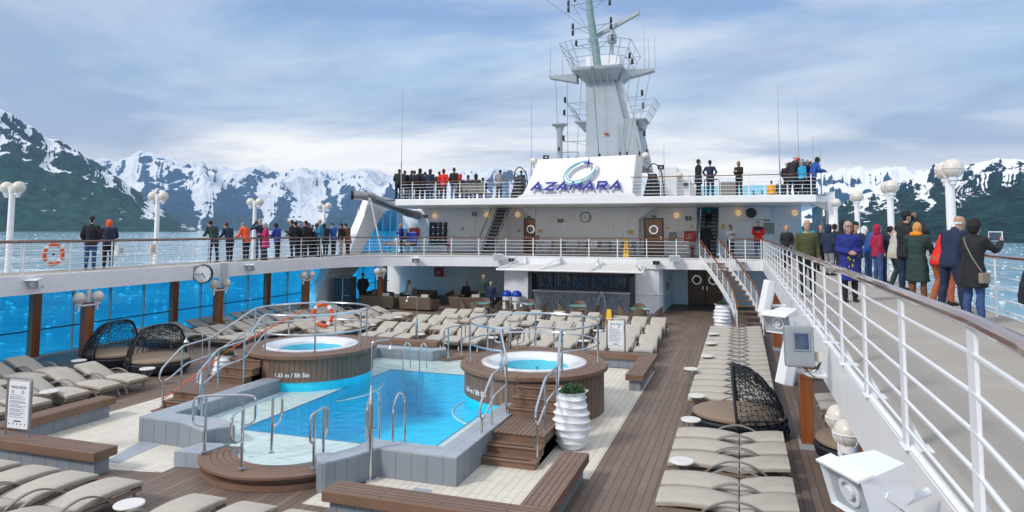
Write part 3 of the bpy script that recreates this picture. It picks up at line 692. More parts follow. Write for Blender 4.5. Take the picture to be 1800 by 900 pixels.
# chute-like serving gate
b = MB(); b.box(-7.2, -6.95, 36.3, 36.95, PD+0.75, PD+1.1); b.tube([(-7.2, 36.32, PD+0.9), (-7.3, 36.2, PD+0.4), (-7.3, 36.2, PD)], 0.02); b.tube([(-6.95, 36.32, PD+0.9), (-6.85, 36.2, PD+0.4), (-6.85, 36.2, PD)], 0.02); bp_('counter_gate', b, M['steel'])
# awning
aw = empty('bar_awning', (-8.4, 36.3, -0.3)); tag(aw, 'white fabric awning on folding arms over the bar', 'awning')
def ap(nm, b, m, **k): b.v = [tuple(Vector(v)-Vector(aw.location)) for v in b.v]; return b.build(nm, m, aw, **k)
AY = 34.25
b = MB(); b.hexa([(-12.2, AY, -0.66), (-4.7, AY+.1, -0.66), (-5.3, 36.3, -0.42), (-11.5, 36.0, -0.42), (-12.2, AY, -0.63), (-4.7, AY+.1, -0.63), (-5.3, 36.3, -0.38), (-11.5, 36.0, -0.38)]); ap('fabric', b, M['canvas'], smooth=0)
b = MB(); b.tube([(-12.3, AY, -0.64), (-4.6, AY+.1, -0.64)], 0.05); ap('front_bar', b, M['white2'])
for i, (xe, xw) in enumerate(((-12.3, -11.2), (-10.0, -9.3), (-7.3, -7.2), (-4.6, -5.2))):
    b = MB(); b.tube([(xe, AY+.02, -0.6), (xw, 35.9, -0.05)], 0.03, 6); b.tube([(xe, AY+.02, -0.6), ((xe+xw)/2+0.25, 35.2, -0.38), (xw, 36.0, -0.36)], 0.04, 6); b.box(xw-0.06, xw+0.06, 35.75, 36.1, -0.4, 0.0); ap('folding_arm', b, M['white2'])
# two bins
binm = empty('waste_bin', (0, 0, 0)); b = MB(); b.lathe([(0.20, 0), (0.25, 0.03), (0.26, 0.72), (0.24, 0.74)], 20); b.build('bin_body', M['shell'], binm)
b = MB(); b.lathe([(0.27, 0.72), (0.28, 0.78), (0.26, 0.9), (0.18, 1.0), (0.05, 1.04), (0.0, 1.04)], 20); b.build('bin_lid', M['bluep'], binm)
b = MB(); b.lathe([(0.262, 0.42), (0.262, 0.50)], 20, cap0=False, cap1=False); b.build('band', M['brass'], binm)
tag(binm, None, 'bin', 'blue lidded bins beside the bar')
T = snapshot(binm); fst = [True]
for i, x in enumerate((-12.3, -11.72)): place(T, fst, (x, 36.0, PD), 0, 'white bin with domed blue lid, ' + ('outer one by the corridor' if i == 0 else 'inner one next to the bar shutters'), 'blue lidded bins beside the bar')

# top-deck sign house with ship name -----------------------------------
sg = empty('name_panel', (-8, 36, 3.2)); tag(sg, 'sloping white panel with blue lettering and ring emblem on the top deck edge', 'sign panel')
def gp(nm, b, m, par=None, **k):
    p = par or sg; w = Vector((0, 0, 0)); q = p
    while q is not None: w += q.location; q = q.parent
    b.v = [tuple(Vector(v)-w) for v in b.v]; return b.build(nm, m, p, **k)
b = MB()
prof = [(-11.75, 2.85, 35.32), (-11.45, 3.25, 35.30), (-11.15, 3.42, 35.32), (-10.9, 4.0, 35.50), (-10.45, 5.32, 35.92), (-5.12, 5.42, 35.92), (-5.22, 4.0, 35.50), (-5.26, 3.42, 35.32), (-5.1, 3.25, 35.30), (-4.8, 2.85, 35.32)]
n_ = len(prof); vs = [(x, y-0.02, z) for x, z, y in prof]+[(x, 38.5, z) for x, z, y in prof]
# split face into left/right so that it stays planar enough
fs = [tuple(range(n_)), tuple(range(2*n_-1, n_-1, -1))]+[(i, n_+i, n_+(i+1) % n_, (i+1) % n_) for i in range(n_)]
for i in range(n_//2): pass
b.add(vs, [(0, 1, 8, 9), (1, 2, 7, 8), (2, 3, 6, 7), (3, 4, 5, 6)]+fs[1:]); b.v = list(b.v)
gp('panel', b, M['white'], smooth=20)
def panel_y(z): return float(np.interp(z, [3.42, 4.0, 5.42], [35.30, 35.48, 35.92]))
def stroke(b, pts, w, y0, dep, T_, closed=False):
    """mitred polyline of width w in the panel plane"""
    k = len(pts); L = []; Rr = []
    for i in range(k):
        p = Vector(pts[i]); a = Vector(pts[i-1]) if (i > 0 or closed) else None; c = Vector(pts[(i+1) % k]) if (i < k-1 or closed) else None
        if a is None: d = (c-p).normalized(); nrm = Vector((-d.y, d.x)); m_ = nrm*w/2
        elif c is None: d = (p-a).normalized(); nrm = Vector((-d.y, d.x)); m_ = nrm*w/2
        else:
            d1 = (p-a).normalized(); d2 = (c-p).normalized(); n1 = Vector((-d1.y, d1.x)); n2 = Vector((-d2.y, d2.x)); mm = (n1+n2); mm = mm.normalized() if mm.length > 1e-4 else n1
            m_ = mm*(w/2/max(0.35, mm.dot(n1)))
        L.append(p+m_); Rr.append(p-m_)
    rng = k if closed else k-1
    for i in range(rng):
        j = (i+1) % k; q = [Rr[i], Rr[j], L[j], L[i]]
        P = [T_(x.x, x.y, 0) for x in q]+[T_(x.x, x.y, dep) for x in q]
        b.add(P, [(0, 1, 2, 3), (7, 6, 5, 4), (0, 4, 5, 1), (1, 5, 6, 2), (2, 6, 7, 3), (3, 7, 4, 0)])
LET = {'A': [[(0, 0), (0.74, 0.94), (1.04, 0)], [(0.42, 0.30), (0.98, 0.30)]], 'Z': [[(0.18, 0.91), (1.25, 0.91), (0.12, 0.09), (1.12, 0.09)]],
       'M': [[(0.02, 0), (0.32, 0.88), (0.70, 0.30), (1.22, 0.88), (1.12, 0)]], 'R': [[(0.10, 0), (0.22, 0.91), (0.95, 0.91), (1.08, 0.72), (0.96, 0.45), (0.2, 0.42)], [(0.62, 0.42), (1.02, 0)]]}
xs0 = [-10.72, -9.88, -8.98, -8.12, -7.22, -6.34, -5.60+0.22-0.12]
xs0 = [-10.66+0.712*i for i in range(7)]
H_ = 0.44; Z_ = 3.58; Wd = 0.41
for ch, x0 in zip('AZAMARA', xs0):
    b = MB()
    def TT(u, v, d, x0=x0): z = Z_+v*H_; return (x0+u*Wd*1.22, panel_y(z)-0.16-d, z)
    for st in LET[ch]: stroke(b, st, 0.23, 0, 0.07, TT)
    gp('letter', b, M['logo_blue'], smooth=0)
# ring emblem: white swept ring with teal lines and a four-pointed star
cx, cz = -8.02, 4.52
def ell(rx, rz, a, rot=0.42): u = rx*math.cos(a); v_ = rz*math.sin(a); return (u*math.cos(rot)-v_*math.sin(rot), u*math.sin(rot)+v_*math.cos(rot))
def ringT(u, v, d): z = cz+v; return (cx+u, panel_y(z)-0.16-d, z)
b = MB(); pts = []
N = 48
outer = [ell(0.98, 0.56, 2*math.pi*i/N) for i in range(N)]; inner = [ell(0.72, 0.33, 2*math.pi*i/N) for i in range(N)]; inner = [(x+0.03, y+0.05) for x, y in inner]
for i in range(N):
    j = (i+1) % N; q = [outer[i], outer[j], inner[j], inner[i]]
    P = [ringT(x, y-0.02, -0.02) for x, y in q]+[ringT(x, y-0.02, 0.06) for x, y in q]
    b.add(P, [(3, 2, 1, 0), (4, 5, 6, 7), (1, 0, 4, 5), (2, 3, 7, 6)])
gp('emblem_ring', b, M['white'], smooth=0)
b = MB()
stroke(b, [ell(0.93, 0.53, 0.9+4.9*i/40) for i in range(41)], 0.055, 0, 0.015, lambda u, v, d: ringT(u, v+0.0, d+0.062))
stroke(b, [(x+0.06, y+0.06) for x, y in [ell(0.84, 0.44, 1.5+4.6*i/40) for i in range(41)]], 0.045, 0, 0.015, lambda u, v, d: ringT(u, v, d+0.062))
gp('emblem_line', b, M['logo_teal'], smooth=0)
b = MB(); st = []
for k in range(8):
    a = math.pi/2+k*math.pi/4; r_ = (0.36 if k % 4 == 0 else 0.30 if k % 4 == 2 else 0.07) if k % 2 == 0 else 0.06; st.append((0.42+r_*math.cos(a-0.12), 0.50+r_*math.sin(a-0.12)))
P = [ringT(x, y, 0.09) for x, y in st]+[ringT(x, y, 0.13) for x, y in st]; b.add(P+[ringT(0.42, 0.50, 0.14)], [(i, (i+1) % 8, 8+(i+1) % 8, 8+i) for i in range(8)]+[(8+i, 8+(i+1) % 8, 16) for i in range(8)])
gp('emblem_star', b, M['logo_blue'], smooth=0)
# ============================================================ POOL, TUBS, BENCHES
TR, TL, RT, RZ = (-4.92, 16.5), (-11.6, 16.85), 1.80, -1.80
WL = -2.62
pool = empty('swimming_pool', (-7.9, 15.5, PD)); tag(pool, 'raised blue swimming pool with cream shallow ledge and grey tiled rim', 'pool')
def mkp(root):
    loc = Vector(root.location)
    def f(nm, b, m, par=None, **k):
        b.v = [tuple(Vector(v)-loc) for v in b.v]; return b.build(nm, m, par or root, **k)
    return f
pp = mkp(pool)
b = MB() # basin: five faces, open top
x0, x1, y0, y1, z0, z1 = PX0, PX1, PY0, PY1, -3.95, -2.74
b.add([(x0,y0,z0),(x1,y0,z0),(x1,y1,z0),(x0,y1,z0),(x0,y0,z1),(x1,y0,z1),(x1,y1,z1),(x0,y1,z1)], [(0,1,2,3),(0,4,5,1),(1,5,6,2),(2,6,7,3),(3,7,4,0)])
pp('basin', b, M['blue'], smooth=0)
b = MB(); frame_quads(b, -11.5, -5.0, 11.25, 20.3, PX0-.012, PX1+.012, PY0-.012, PY1+.012, -2.88, -2.738); b.prism([(-10.0, 11.25), (-9.5, 11.0), (-8.9, 10.4), (-8.43, 10.2), (-7.88, 10.1), (-7.48, 10.2), (-7.0, 10.5), (-6.7, 10.9), (-6.6, 11.25)], -2.88, -2.741); b.prism([(-9.4, 20.3), (-9.0, 20.9), (-7.2, 20.9), (-6.9, 20.3)], -2.88, -2.741); pp('shallow_ledge', b, M['ledge'], smooth=0)
# dark edge line round the deep part
b = MB()
for q in ((x0-.04, x1+.04, y0-.06, y0), (x0-.04, x1+.04, y1, y1+.05), (x0-.05, x0, y0, y1), (x1, x1+.03, y0, y1)): b.box(q[0], q[1], q[2], q[3], -2.745, -2.732)
pp('edge_line', b, pm('edge_line_blue', (0.03, 0.25, 0.45), 0.4), smooth=0)
# underwater steps round the tub, rounded
b = MB(); b.lathe([(2.02, -4.3), (2.02, -3.0)], 48, (TL[0], TL[1], 0), cap0=False); b.lathe([(1.0, -2.998), (2.0, -2.998)], 48, (TL[0], TL[1], 0), cap0=False, cap1=False)
b.lathe([(2.02, -4.3), (2.02, -3.0)], 48, (TR[0], TR[1], 0), cap0=False)
pp('underwater_step', b, M['blue'])
b = MB()
for c, a0, a1 in ((TL, -1.2, 0.75), (TR, 2.4, 4.3)):
    b.tube([(c[0]+2.0*math.cos(a0+(a1-a0)*i/20), c[1]+2.0*math.sin(a0+(a1-a0)*i/20), -2.985) for i in range(21)], 0.022, 5)
pp('step_nosing', b, M['shell'])
wpoly = [(-11.45, 11.6), (-10.2, 11.3), (-9.5, 10.95), (-8.86, 10.50), (-8.43, 10.25), (-7.88, 10.14), (-7.48, 10.25), (-7.15, 10.45), (-6.85, 10.75), (-6.72, 11.45), (-5.05, 11.45), (-5.05, 20.3), (-11.45, 20.3)]
b = MB(); b.add([(x, y, WL) for x, y in wpoly], [tuple(range(len(wpoly)))]); pp('pool_water', b, M['pwater'], smooth=0)
# coping: grey tile wall and top
CZ = -2.40
def coping(inner, outer):
    b = MB(); b.strip(inner, outer, PD, CZ-0.03); pp('wall', b, M['gtile'], smooth=0)
    b = MB(); b.strip([(x, y) for x, y in inner], outer, CZ-0.03, CZ); pp('coping', b, M['gtop'], smooth=0)
coping([(-6.75, 10.55), (-6.62, 10.85), (-6.52, 11.45), (-5.1, 11.45)], [(-6.60, 10.05), (-6.36, 10.45), (-6.16, 11.0), (-4.65, 11.0)])
coping([(-5.1, 11.45), (-5.1, 14.95)], [(-4.65, 11.0), (-4.65, 14.95)])
coping([(-6.75, 10.55), (-7.06, 10.42)], [(-6.60, 10.05), (-6.72, 10.02)])
coping([(-11.35, 11.65), (-11.35, 15.15)], [(-11.8, 11.2), (-11.8, 15.15)])
coping([(-11.35, 11.65), (-10.0, 11.62), (-9.5, 11.32)], [(-11.8, 11.2), (-10.7, 11.18), (-9.85, 10.85)])
coping([(-11.35, 20.2), (-9.4, 20.2), (-9.1, 20.6)], [(-11.8, 20.65), (-9.6, 20.65), (-9.3, 21.0)])
coping([(-11.35, 18.5), (-11.35, 20.2)], [(-11.8, 18.5), (-11.8, 20.65)]); coping([(-5.1, 18.1), (-5.1, 20.2)], [(-4.65, 18.1), (-4.65, 20.65)])
coping([(-5.1, 20.2), (-6.9, 20.2), (-7.2, 20.6)], [(-4.65, 20.65), (-6.7, 20.65), (-7.0, 21.0)])
b = MB(); b.hexa([(-9.95, 10.25, PD), (-9.4, 10.33, PD), (-9.3, 10.95, PD), (-9.85, 10.86, PD), (-9.95, 10.25, -2.62), (-9.4, 10.33, -2.62), (-9.3, 10.95, -2.62), (-9.85, 10.86, -2.62)]); pp('end_block', b, M['gtop'], smooth=0, bevel=0.008)
# curved wooden entry platforms (front and back)
def platform(cx, cy, sgn, label):
    p = empty('entry_platform', (cx, cy, PD)); tag(p, label, 'steps')
    def arc(r, a0, a1, n=22, e=0): return [(cx+r*math.cos(a0+(a1-a0)*i/n), cy+sgn*(-r*math.sin(a0+(a1-a0)*i/n))+e) for i in range(n+1)]
    f = mkp(p)
    a0, a1 = rad(14), rad(163)
    for nm, ri, ro, z0, z1 in (('lower_step', 1.2, 1.60, PD+0.006, PD+0.10), ('riser', 1.0, 1.50, PD+0.10, PD+0.21)):
        b = MB(); b.strip(arc(ri, a0, a1), arc(ro, a0, a1), z0, z1); f(nm, b, M['teakp'], smooth=0)
    b = MB()
    for k, (ri, ro) in enumerate(((1.0, 1.10), (1.11, 1.21), (1.22, 1.32), (1.33, 1.43), (1.44, 1.64))): b.strip(arc(ri, a0, a1), arc(ro, a0, a1), PD+0.21, PD+0.25)
    f('top_boards', b, M['teakp'], smooth=0, weld=True)
    return p
platform(-8.1, 11.25, 1, 'curved brown boarded step at the near end of the pool')
platform(-8.0, 20.0, -1, 'curved brown boarded step at the bow end of the pool')

# hot tubs
def text_verts(body, size, extrude=0.002, bold=0.0, align='CENTER'):
    cu = bpy.data.curves.new('t', 'FONT'); cu.body = body; cu.size = size; cu.extrude = extrude; cu.offset = bold; cu.align_x = align; cu.resolution_u = 2
    ob = bpy.data.objects.new('t', cu); COL.objects.link(ob); bpy.context.view_layer.update()
    me = bpy.data.meshes.new_from_object(ob.evaluated_get(bpy.context.evaluated_depsgraph_get()))
    vs = [tuple(v.co) for v in me.vertices]; fs = [tuple(p.vertices) for p in me.polygons]
    bpy.data.objects.remove(ob); bpy.data.curves.remove(cu); bpy.data.meshes.remove(me); return vs, fs
def hot_tub(C, label, ta, stx, gap, pool_side, sy0):
    t = empty('hot_tub', (C[0], C[1], PD)); tag(t, label, 'hot tub', 'hot tubs beside the pool'); f = mkp(t)
    cx, cy = C
    n = 78; b = MB()
    for i in range(n):  # upright boards
        a = 2*math.pi*i/n; a2 = 2*math.pi*(i+0.93)/n; r = 1.72
        on_pool = (math.cos(a)*pool_side > -0.15)
        zb = -2.50 if on_pool else PD
        P = []
        for z in (zb, RZ-0.10):
            for q, rr in ((a, r-0.03), (a2, r-0.03), (a2, r), (a, r)): P.append((cx+rr*math.cos(q), cy+rr*math.sin(q), z))
        b.add(P, [(0,3,2,1),(4,5,6,7),(0,1,5,4),(1,2,6,5),(2,3,7,6),(3,0,4,7)])
    f('skirting', b, M['teakv'], smooth=0)
    b = MB(); b.lathe([(1.68, PD), (1.68, RZ-0.1)], 64, (cx, cy, 0), cap0=False, cap1=False); f('core', b, M['dark'])
    b = MB(); b.lathe([(1.70, -4.3), (1.70, -2.48)], 64, (cx, cy, 0)); f('tiled_base', b, M['blue'])
    b = MB()
    for ri, ro in ((1.28, 1.40), (1.412, 1.53), (1.542, 1.65)): b.lathe([(ri, RZ-0.02), (ri, RZ), (ro, RZ), (ro, RZ-0.02)], 72, (cx, cy, 0), cap0=False, cap1=False)
    b.lathe([(1.66, RZ-0.1), (1.66, RZ), (1.80, RZ), (1.82, RZ-0.02), (1.82, RZ-0.10), (1.66, RZ-0.1)], 72, (cx, cy, 0), cap0=False, cap1=False)
    b.lathe([(1.2, RZ-0.02), (1.7, RZ-0.021)], 72, (cx, cy, 0), cap0=False, cap1=False)
    f('rim_boards', b, M['teakp'])
    b = MB(); b.lathe([(1.30, RZ-0.02), (1.30, RZ+0.025), (1.26, RZ+0.04), (1.12, RZ+0.03), (1.02, RZ-0.01), (0.90, RZ-0.05), (0.84, RZ-0.14), (0.80, RZ-0.45), (0.62, RZ-0.48), (0.55, RZ-0.9), (0.0, RZ-0.92)], 64, (cx, cy, 0), cap0=False); f('tub_shell', b, M['shell'])
    b = MB()
    for k in range(8):
        a = k*math.pi/4+0.2; b.sphere((cx+0.79*math.cos(a), cy+0.79*math.sin(a), RZ-0.3), 0.03, 8)
    f('jet', b, M['dsteel'])
    b = MB(); b.lathe([(0.0, RZ-0.11), (0.86, RZ-0.11)], 48, (cx, cy, 0), cap0=False, cap1=False); f('tub_water', b, M['twater'], smooth=0)
    # depth marking wraps round the boards
    vs, fs = text_verts('1.65 m / 5ft 5in', 0.15, 0.003, 0.004)
    b = MB(); r = 1.728
    b.add([(cx+(r+v[2])*math.cos(ta+v[0]/r), cy+(r+v[2])*math.sin(ta+v[0]/r), -2.36+v[1]) for v in vs], fs); f('depth_marking', b, M['shell'], smooth=0)
    # guard rail
    g0, g1 = gap; R_ = 1.6; N = 60
    arc = lambda z, r_=R_: [(cx+r_*math.cos(g0+(g1-g0)*i/N), cy+r_*math.sin(g0+(g1-g0)*i/N), z) for i in range(N+1)]
    b = MB(); b.tube(arc(RZ+1.0), 0.026, 8); f('guard_rail', b, M['steel'])
    b = MB(); b.tube(arc(RZ+0.5), 0.022, 8); f('guard_rail', b, M['steel'])
    for i in range(7):
        a = g0+(g1-g0)*i/6; b = MB(); x, y = cx+R_*math.cos(a), cy+R_*math.sin(a); b.tube([(x, y, RZ), (x, y, RZ+1.0)], 0.024, 8); b.lathe([(0.05, 0), (0.05, 0.012)], 12, (x, y, RZ)); f('post', b, M['steel'])
    # stair
    xa, xb = stx; ys = sy0
    lv = [(ys, ys+.32, -2.75), (ys+.30, ys+.62, -2.60), (ys+.60, ys+1.75, -2.44), (ys+1.75, ys+2.1, -2.28), (ys+2.05, ys+2.4, -2.12), (ys+2.35, ys+2.75, -1.96)]
    for i, (ya, yb, z) in enumerate(lv):
        w = 0.0 if i < 3 else 0.06
        b = MB(); b.box(xa+w, xb-w, ya, min(yb+1.2, cy-0.9), PD+0.007, z-0.035); f('riser', b, M['teakp'], smooth=0)
        b = MB(); b.box(xa+w-.03, xb-w+.03, ya-0.03, yb, z-0.035, z); tr = f('tread', b, M['teaky'] if i == 2 else M['teakp'], smooth=0, bevel=0.008)
        if i != 2:
            b = MB(); b.box(xa+w+.12, xb-w-.12, ya+.03, ya+.08, z, z+0.004); b.v = [tuple(Vector(v)-Vector(t.location)) for v in b.v]; b.build('grip_strip', M['black'], tr, smooth=0)
    for i, (x, ge) in enumerate(((xa+.03, g1), (xb-.03, g0))):
        ex, ey = cx+R_*math.cos(ge), cy+R_*math.sin(ge)
        top = [(x, ys+.25, -2.15), (x, ys+.12, -2.03), (x, ys+.18, -1.85), (x, ys+.80, -1.42), (x, ys+1.75, -1.36), (ex, ey-0.15, RZ+0.97), (ex, ey, RZ+1.0)]
        low = [(x, ys+.25, -2.15), (x, ys+.42, -2.12), (x, ys+.95, -1.86), (x, ys+1.75, -1.80), (ex, ey-0.1, RZ+0.48), (ex, ey, RZ+0.5)]
        b = MB(); b.tube(fillet(top, 0.10), 0.026, 8); b.tube(fillet(low, 0.10), 0.022, 8); f('handrail', b, M['steel'])
        for yy, zb, zt in ((ys+.25, -2.74, -2.15), (ys+.80, -2.44, -1.45), (ys+1.7, -2.44, -1.38)):
            b = MB(); b.tube([(x, yy, zb), (x, yy, zt)], 0.023, 8); b.lathe([(0.055, 0), (0.055, 0.012)], 12, (x, yy, zb)); f('handrail_post', b, M['steel'])
    return t
hot_tub(TR, 'round boarded hot tub near the big white wavy planter', rad(232), (-4.78, -3.62), (rad(-50), rad(260)), -1, 12.2)
hot_tub(TL, 'round boarded hot tub with the orange life ring on its rail', rad(-72), (-13.05, -11.9), (rad(-103), rad(200)), 1, 12.75)

# grab rails (thin stainless loops)
def loop_rail(base1, base2, z0, h, w_ext=0.22, bulge=0.25, label='', grp='steel grab rails round the pool'):
    r = empty('grab_rail', (base1[0], base1[1], z0)); tag(r, label, 'handrail', grp); f = mkp(r)
    a = Vector((base1[0], base1[1], z0)); c = Vector((base2[0], base2[1], z0)); d = (c-a).normalized()
    up = Vector((0, 0, h))
    path = [a+Vector((0, 0, h*.45)), a-d*w_ext+Vector((0, 0, h*.50)), a-d*w_ext+Vector((0, 0, h*.97)), a-d*0.02+up, c+d*0.02+up, c+d*w_ext+Vector((0, 0, h*.97)), c+d*w_ext+Vector((0, 0, h*.5)), c+Vector((0, 0, h*.45))]
    b = MB(); b.tube(fillet(path, 0.17), 0.022, 8); f('rail', b, M['steel'])
    for q in (a, c):
        b = MB(); b.tube([q, q+up], 0.024, 8); b.lathe([(0.055, 0), (0.055, 0.012)], 12, tuple(q)); f('post', b, M['steel'])
loop_rail((-9.35, 10.35), (-8.75, 10.62), -2.6, 1.0, label='steel loop handrail beside the end of the short grey block at the curved step')
loop_rail((-8.15, 9.9), (-8.2, 10.75), -2.62, 1.0, 0.3, label='steel loop handrail crossing the middle of the curved boarded step')
loop_rail((-6.98, 10.28), (-7.02, 10.62), -2.6, 0.92, 0.14, label='narrow steel loop handrail at the end of the curved grey rim')
loop_rail((-7.45, 21.2), (-6.9, 21.3), -2.6, 0.9, 0.2, label='steel loop handrail behind the planter side hot tub')
loop_rail((-8.9, 20.3), (-8.7, 20.9), -2.6, 0.95, 0.2, label='steel loop handrail on the bow end curved step')
loop_rail((-6.4, 21.6), (-5.8, 21.7), -2.6, 0.9, 0.2, label='steel loop handrail behind the ring rail next to the lounger rows')
def ladder(x, y, dy, z, label):
    r = empty('pool_ladder', (x, y, z)); tag(r, label, 'pool ladder', 'pool ladders'); f = mkp(r)
    for dx in (-0.27, 0.27):
        P = [(x+dx, y-dy*0.25, z), (x+dx, y-dy*0.25, z+0.62), (x+dx, y-dy*0.05, z+0.86), (x+dx, y+dy*0.22, z+0.72), (x+dx, y+dy*0.25, z-1.2)]
        b = MB(); b.tube(fillet(P, 0.18), 0.022, 8); f('side_rail', b, M['steel'])
    for k in range(3):
        b = MB(); zz = z-0.35-0.28*k; b.box(x-0.27, x+0.27, y+dy*0.2, y+dy*0.3, zz-.015, zz+.015); f('rung', b, M['steel'], smooth=0)
ladder(-6.35, 11.65, 1, -2.4, 'steel pool ladder by the tall steel shower post at the near rim')
ladder(-9.3, 18.75, -1, -2.74, 'steel pool ladder at the bow end between the hot tubs')

# benches -------------------------------------------------------
def bench(segs, label, capz=-2.45):
    x, y = segs[0][0], segs[0][2]
    r = empty('bench', (x, y, PD)); tag(r, label, 'bench', 'boarded benches round the pool'); f = mkp(r)
    for (x0, x1, y0, y1, ax) in segs:
        b = MB(); i = 0.09; b.box(x0+i, x1-i, y0+i, y1-i, PD+0.006, capz-0.16); f('tiled_base', b, M['gtile'], smooth=0)
        b = MB(); b.box(x0, x1, y0, y1, capz-0.16, capz-0.004); f('fascia', b, M['teakp'], smooth=0, bevel=0.006)
        b = MB(); e = 0.035; b.box(x0+e, x1-e, y0+e, y1-e, capz-0.02, capz); f('seat_boards', b, M['teakx' if ax == 'x' else 'teaky'], smooth=0)
bench([(-14.32, -10.75, 9.28, 9.76, 'x'), (-14.32, -13.86, 9.765, 12.48, 'y')], 'L-shaped brown bench with grey tiled base holding the pool rules board on the port side')
bench([(-6.03, -2.6, 9.10, 9.57, 'x'), (-3.06, -2.6, 9.575, 12.12, 'y')], 'L-shaped brown bench nearest the tall steel shower post')
bench([(-3.05, -2.57, 18.9, 21.9, 'y'), (-7.3, -2.57, 21.905, 22.36, 'x')], 'L-shaped brown bench between the lounger rows and the planter side hot tub')
bench([(-14.3, -10.1, 22.0, 22.45, 'x')], 'long brown bench in front of the loungers on the port side')
bench([(-14.3, -13.85, 17.6, 21.95, 'y')], 'short brown bench hidden partly by the hot tub with the life ring')

# shower posts ---------------------------------------------------
def shower(x, y, label, h=1.55, head=True, ang=180, z=PD, r0=0.05):
    r = empty('shower', (x, y, z)); tag(r, label, 'shower', 'outdoor showers'); f = mkp(r)
    b = MB(); b.lathe([(0.10, 0), (0.10, 0.02), (r0, 0.03), (r0, h*.78), (r0*.95, h*.80), (0.02, h*.98), (0.012, h)], 16, (x, y, z)); f('post', b, M['steel'])
    ca, sa = math.cos(rad(ang)), math.sin(rad(ang))
    P = [(x, y, z+h-.05), (x, y, z+h+0.75), (x+ca*0.35, y+sa*0.35, z+h+0.75), (x+ca*0.38, y+sa*0.38, z+h+0.66)]
    b = MB(); b.tube(fillet(P, 0.06), 0.010, 6); f('riser_pipe', b, M['steel'])
    if head:
        b = MB(); b.lathe([(0.015, 0.10), (0.02, 0.06), (0.06, 0.01), (0.06, 0)], 12, (P[-1][0], P[-1][1], P[-1][2]-0.09)); f('shower_head', b, M['steel'])
    b = MB(); b.tube([(x+.05, y-.0, z+h*.55), (x+.11, y-.02, z+h*.55)], 0.015, 6); f('tap', b, M['dsteel'])
shower(-6.24, 11.0-0.12, 'tallest steel shower post standing by the near pool rim and drain', 1.62, True, 60)
shower(-10.95, 11.95, 'steel shower post inside the port corner of the pool wall', 1.35, True, 190)
shower(-11.3, 22.9, 'steel shower post between the port lounger rows with blue protective sleeve', 1.15, True, 200)
shower(-7.6, 22.6, 'steel shower post behind the planter side hot tub with blue sleeve', 1.15, True, 10)
b = MB(); b.lathe([(0.0, PD+0.016), (0.17, PD+0.016), (0.17, PD+0.0)], 20, (-6.35, 10.62, 0)); o = b.build('floor_drain', M['dsteel']); tag(o, 'round dark floor drain in the cream tiles by the shower', 'drain')

# red pole lying along the port tub stair handrail
p = MB(); p.tube([(-13.75, 13.75, -2.78), (-12.95, 15.3, -1.7), (-12.6, 17.9, -0.98)], 0.018, 6)
o = p.build('rescue_pole', M['orange']); tag(o, 'long orange red pole propped along the port hot tub handrail', 'pole')

# wavy planters ------------------------------------------------
def planter(x, y, s, label, seed, tilt=0):
    r = empty('planter', (x, y, PD)); tag(r, label, 'planter', 'wavy white planters'); f = mkp(r)
    rr = random.Random(seed); K = 8; n = 72; rows = K*9; H = 1.12*s; vs = []; fs = []
    ph = [rr.uniform(0, 6.28) for _ in range(K+1)]
    for i in range(rows+1):
        t = i/rows; lv = t*K; k = min(K-1, int(lv)); u_ = lv-k
        prof = 0.27+0.07*math.sin(math.pi*min(1, t*1.15))  # belly
        if t < 0.04: prof = 0.20+t*2
        ridge = (abs(math.sin(math.pi*u_))**0.6)
        for j in range(n):
            a = 2*math.pi*j/n
            wav = math.sin(3*a+ph[k]*(1-u_)+ph[k+1]*u_)
            z = t*H+0.032*s*wav*math.sin(math.pi*min(1, t*6))
            rad_ = s*(prof+0.045*(1-ridge)*(0.9+0.3*wav)+0.010*wav)
            vs.append((x+rad_*math.cos(a), y+rad_*math.sin(a), PD+z))
    for i in range(rows):
        for j in range(n): fs.append((i*n+j, i*n+(j+1) % n, (i+1)*n+(j+1) % n, (i+1)*n+j))
    fs.append(tuple(range(n-1, -1, -1)))
    b = MB(); b.add(vs, fs); f('pot', b, M['shell'], smooth=70)
    b = MB(); b.lathe([(0.0, 0), (0.26*s, 0)], 24, (x, y, PD+H*.93), cap0=False, cap1=False); f('soil', b, M['dark'], smooth=0)
    b = MB()
    for q in range(1500):
        th = rr.uniform(0, 6.28); ph_ = math.acos(rr.uniform(-0.1, 1)); R_ = s*0.27*rr.uniform(.6, 1.0)*(1+.22*math.sin(3*th+seed)*math.sin(2*ph_))
        c = Vector((x+R_*math.sin(ph_)*math.cos(th), y+R_*math.sin(ph_)*math.sin(th), PD+H*0.95+0.62*R_*math.cos(ph_)))
        d = Vector((rr.uniform(-1, 1), rr.uniform(-1, 1), rr.uniform(-.2, 1))).normalized(); e = d.orthogonal().normalized()*0.012*s*rr.uniform(.7, 1.3); l = d*0.04*s
        b.add([c-e, c+l*.5-e*.2+d.cross(e), c+l, c+e], [(0, 1, 2, 3)])
    f('shrub', b, M['foliage'], smooth=0)
planter(-3.30, 13.75, 1.0, 'biggest white wavy planter with dark green shrub beside the hot tub stair', 1)
planter(-0.82, 31.3, 1.05, 'white wavy planter with bright green shrub at the foot of the curved stair', 2)
planter(-13.15, 15.2, 0.9, 'white wavy planter behind the handrails of the port hot tub stair', 3)
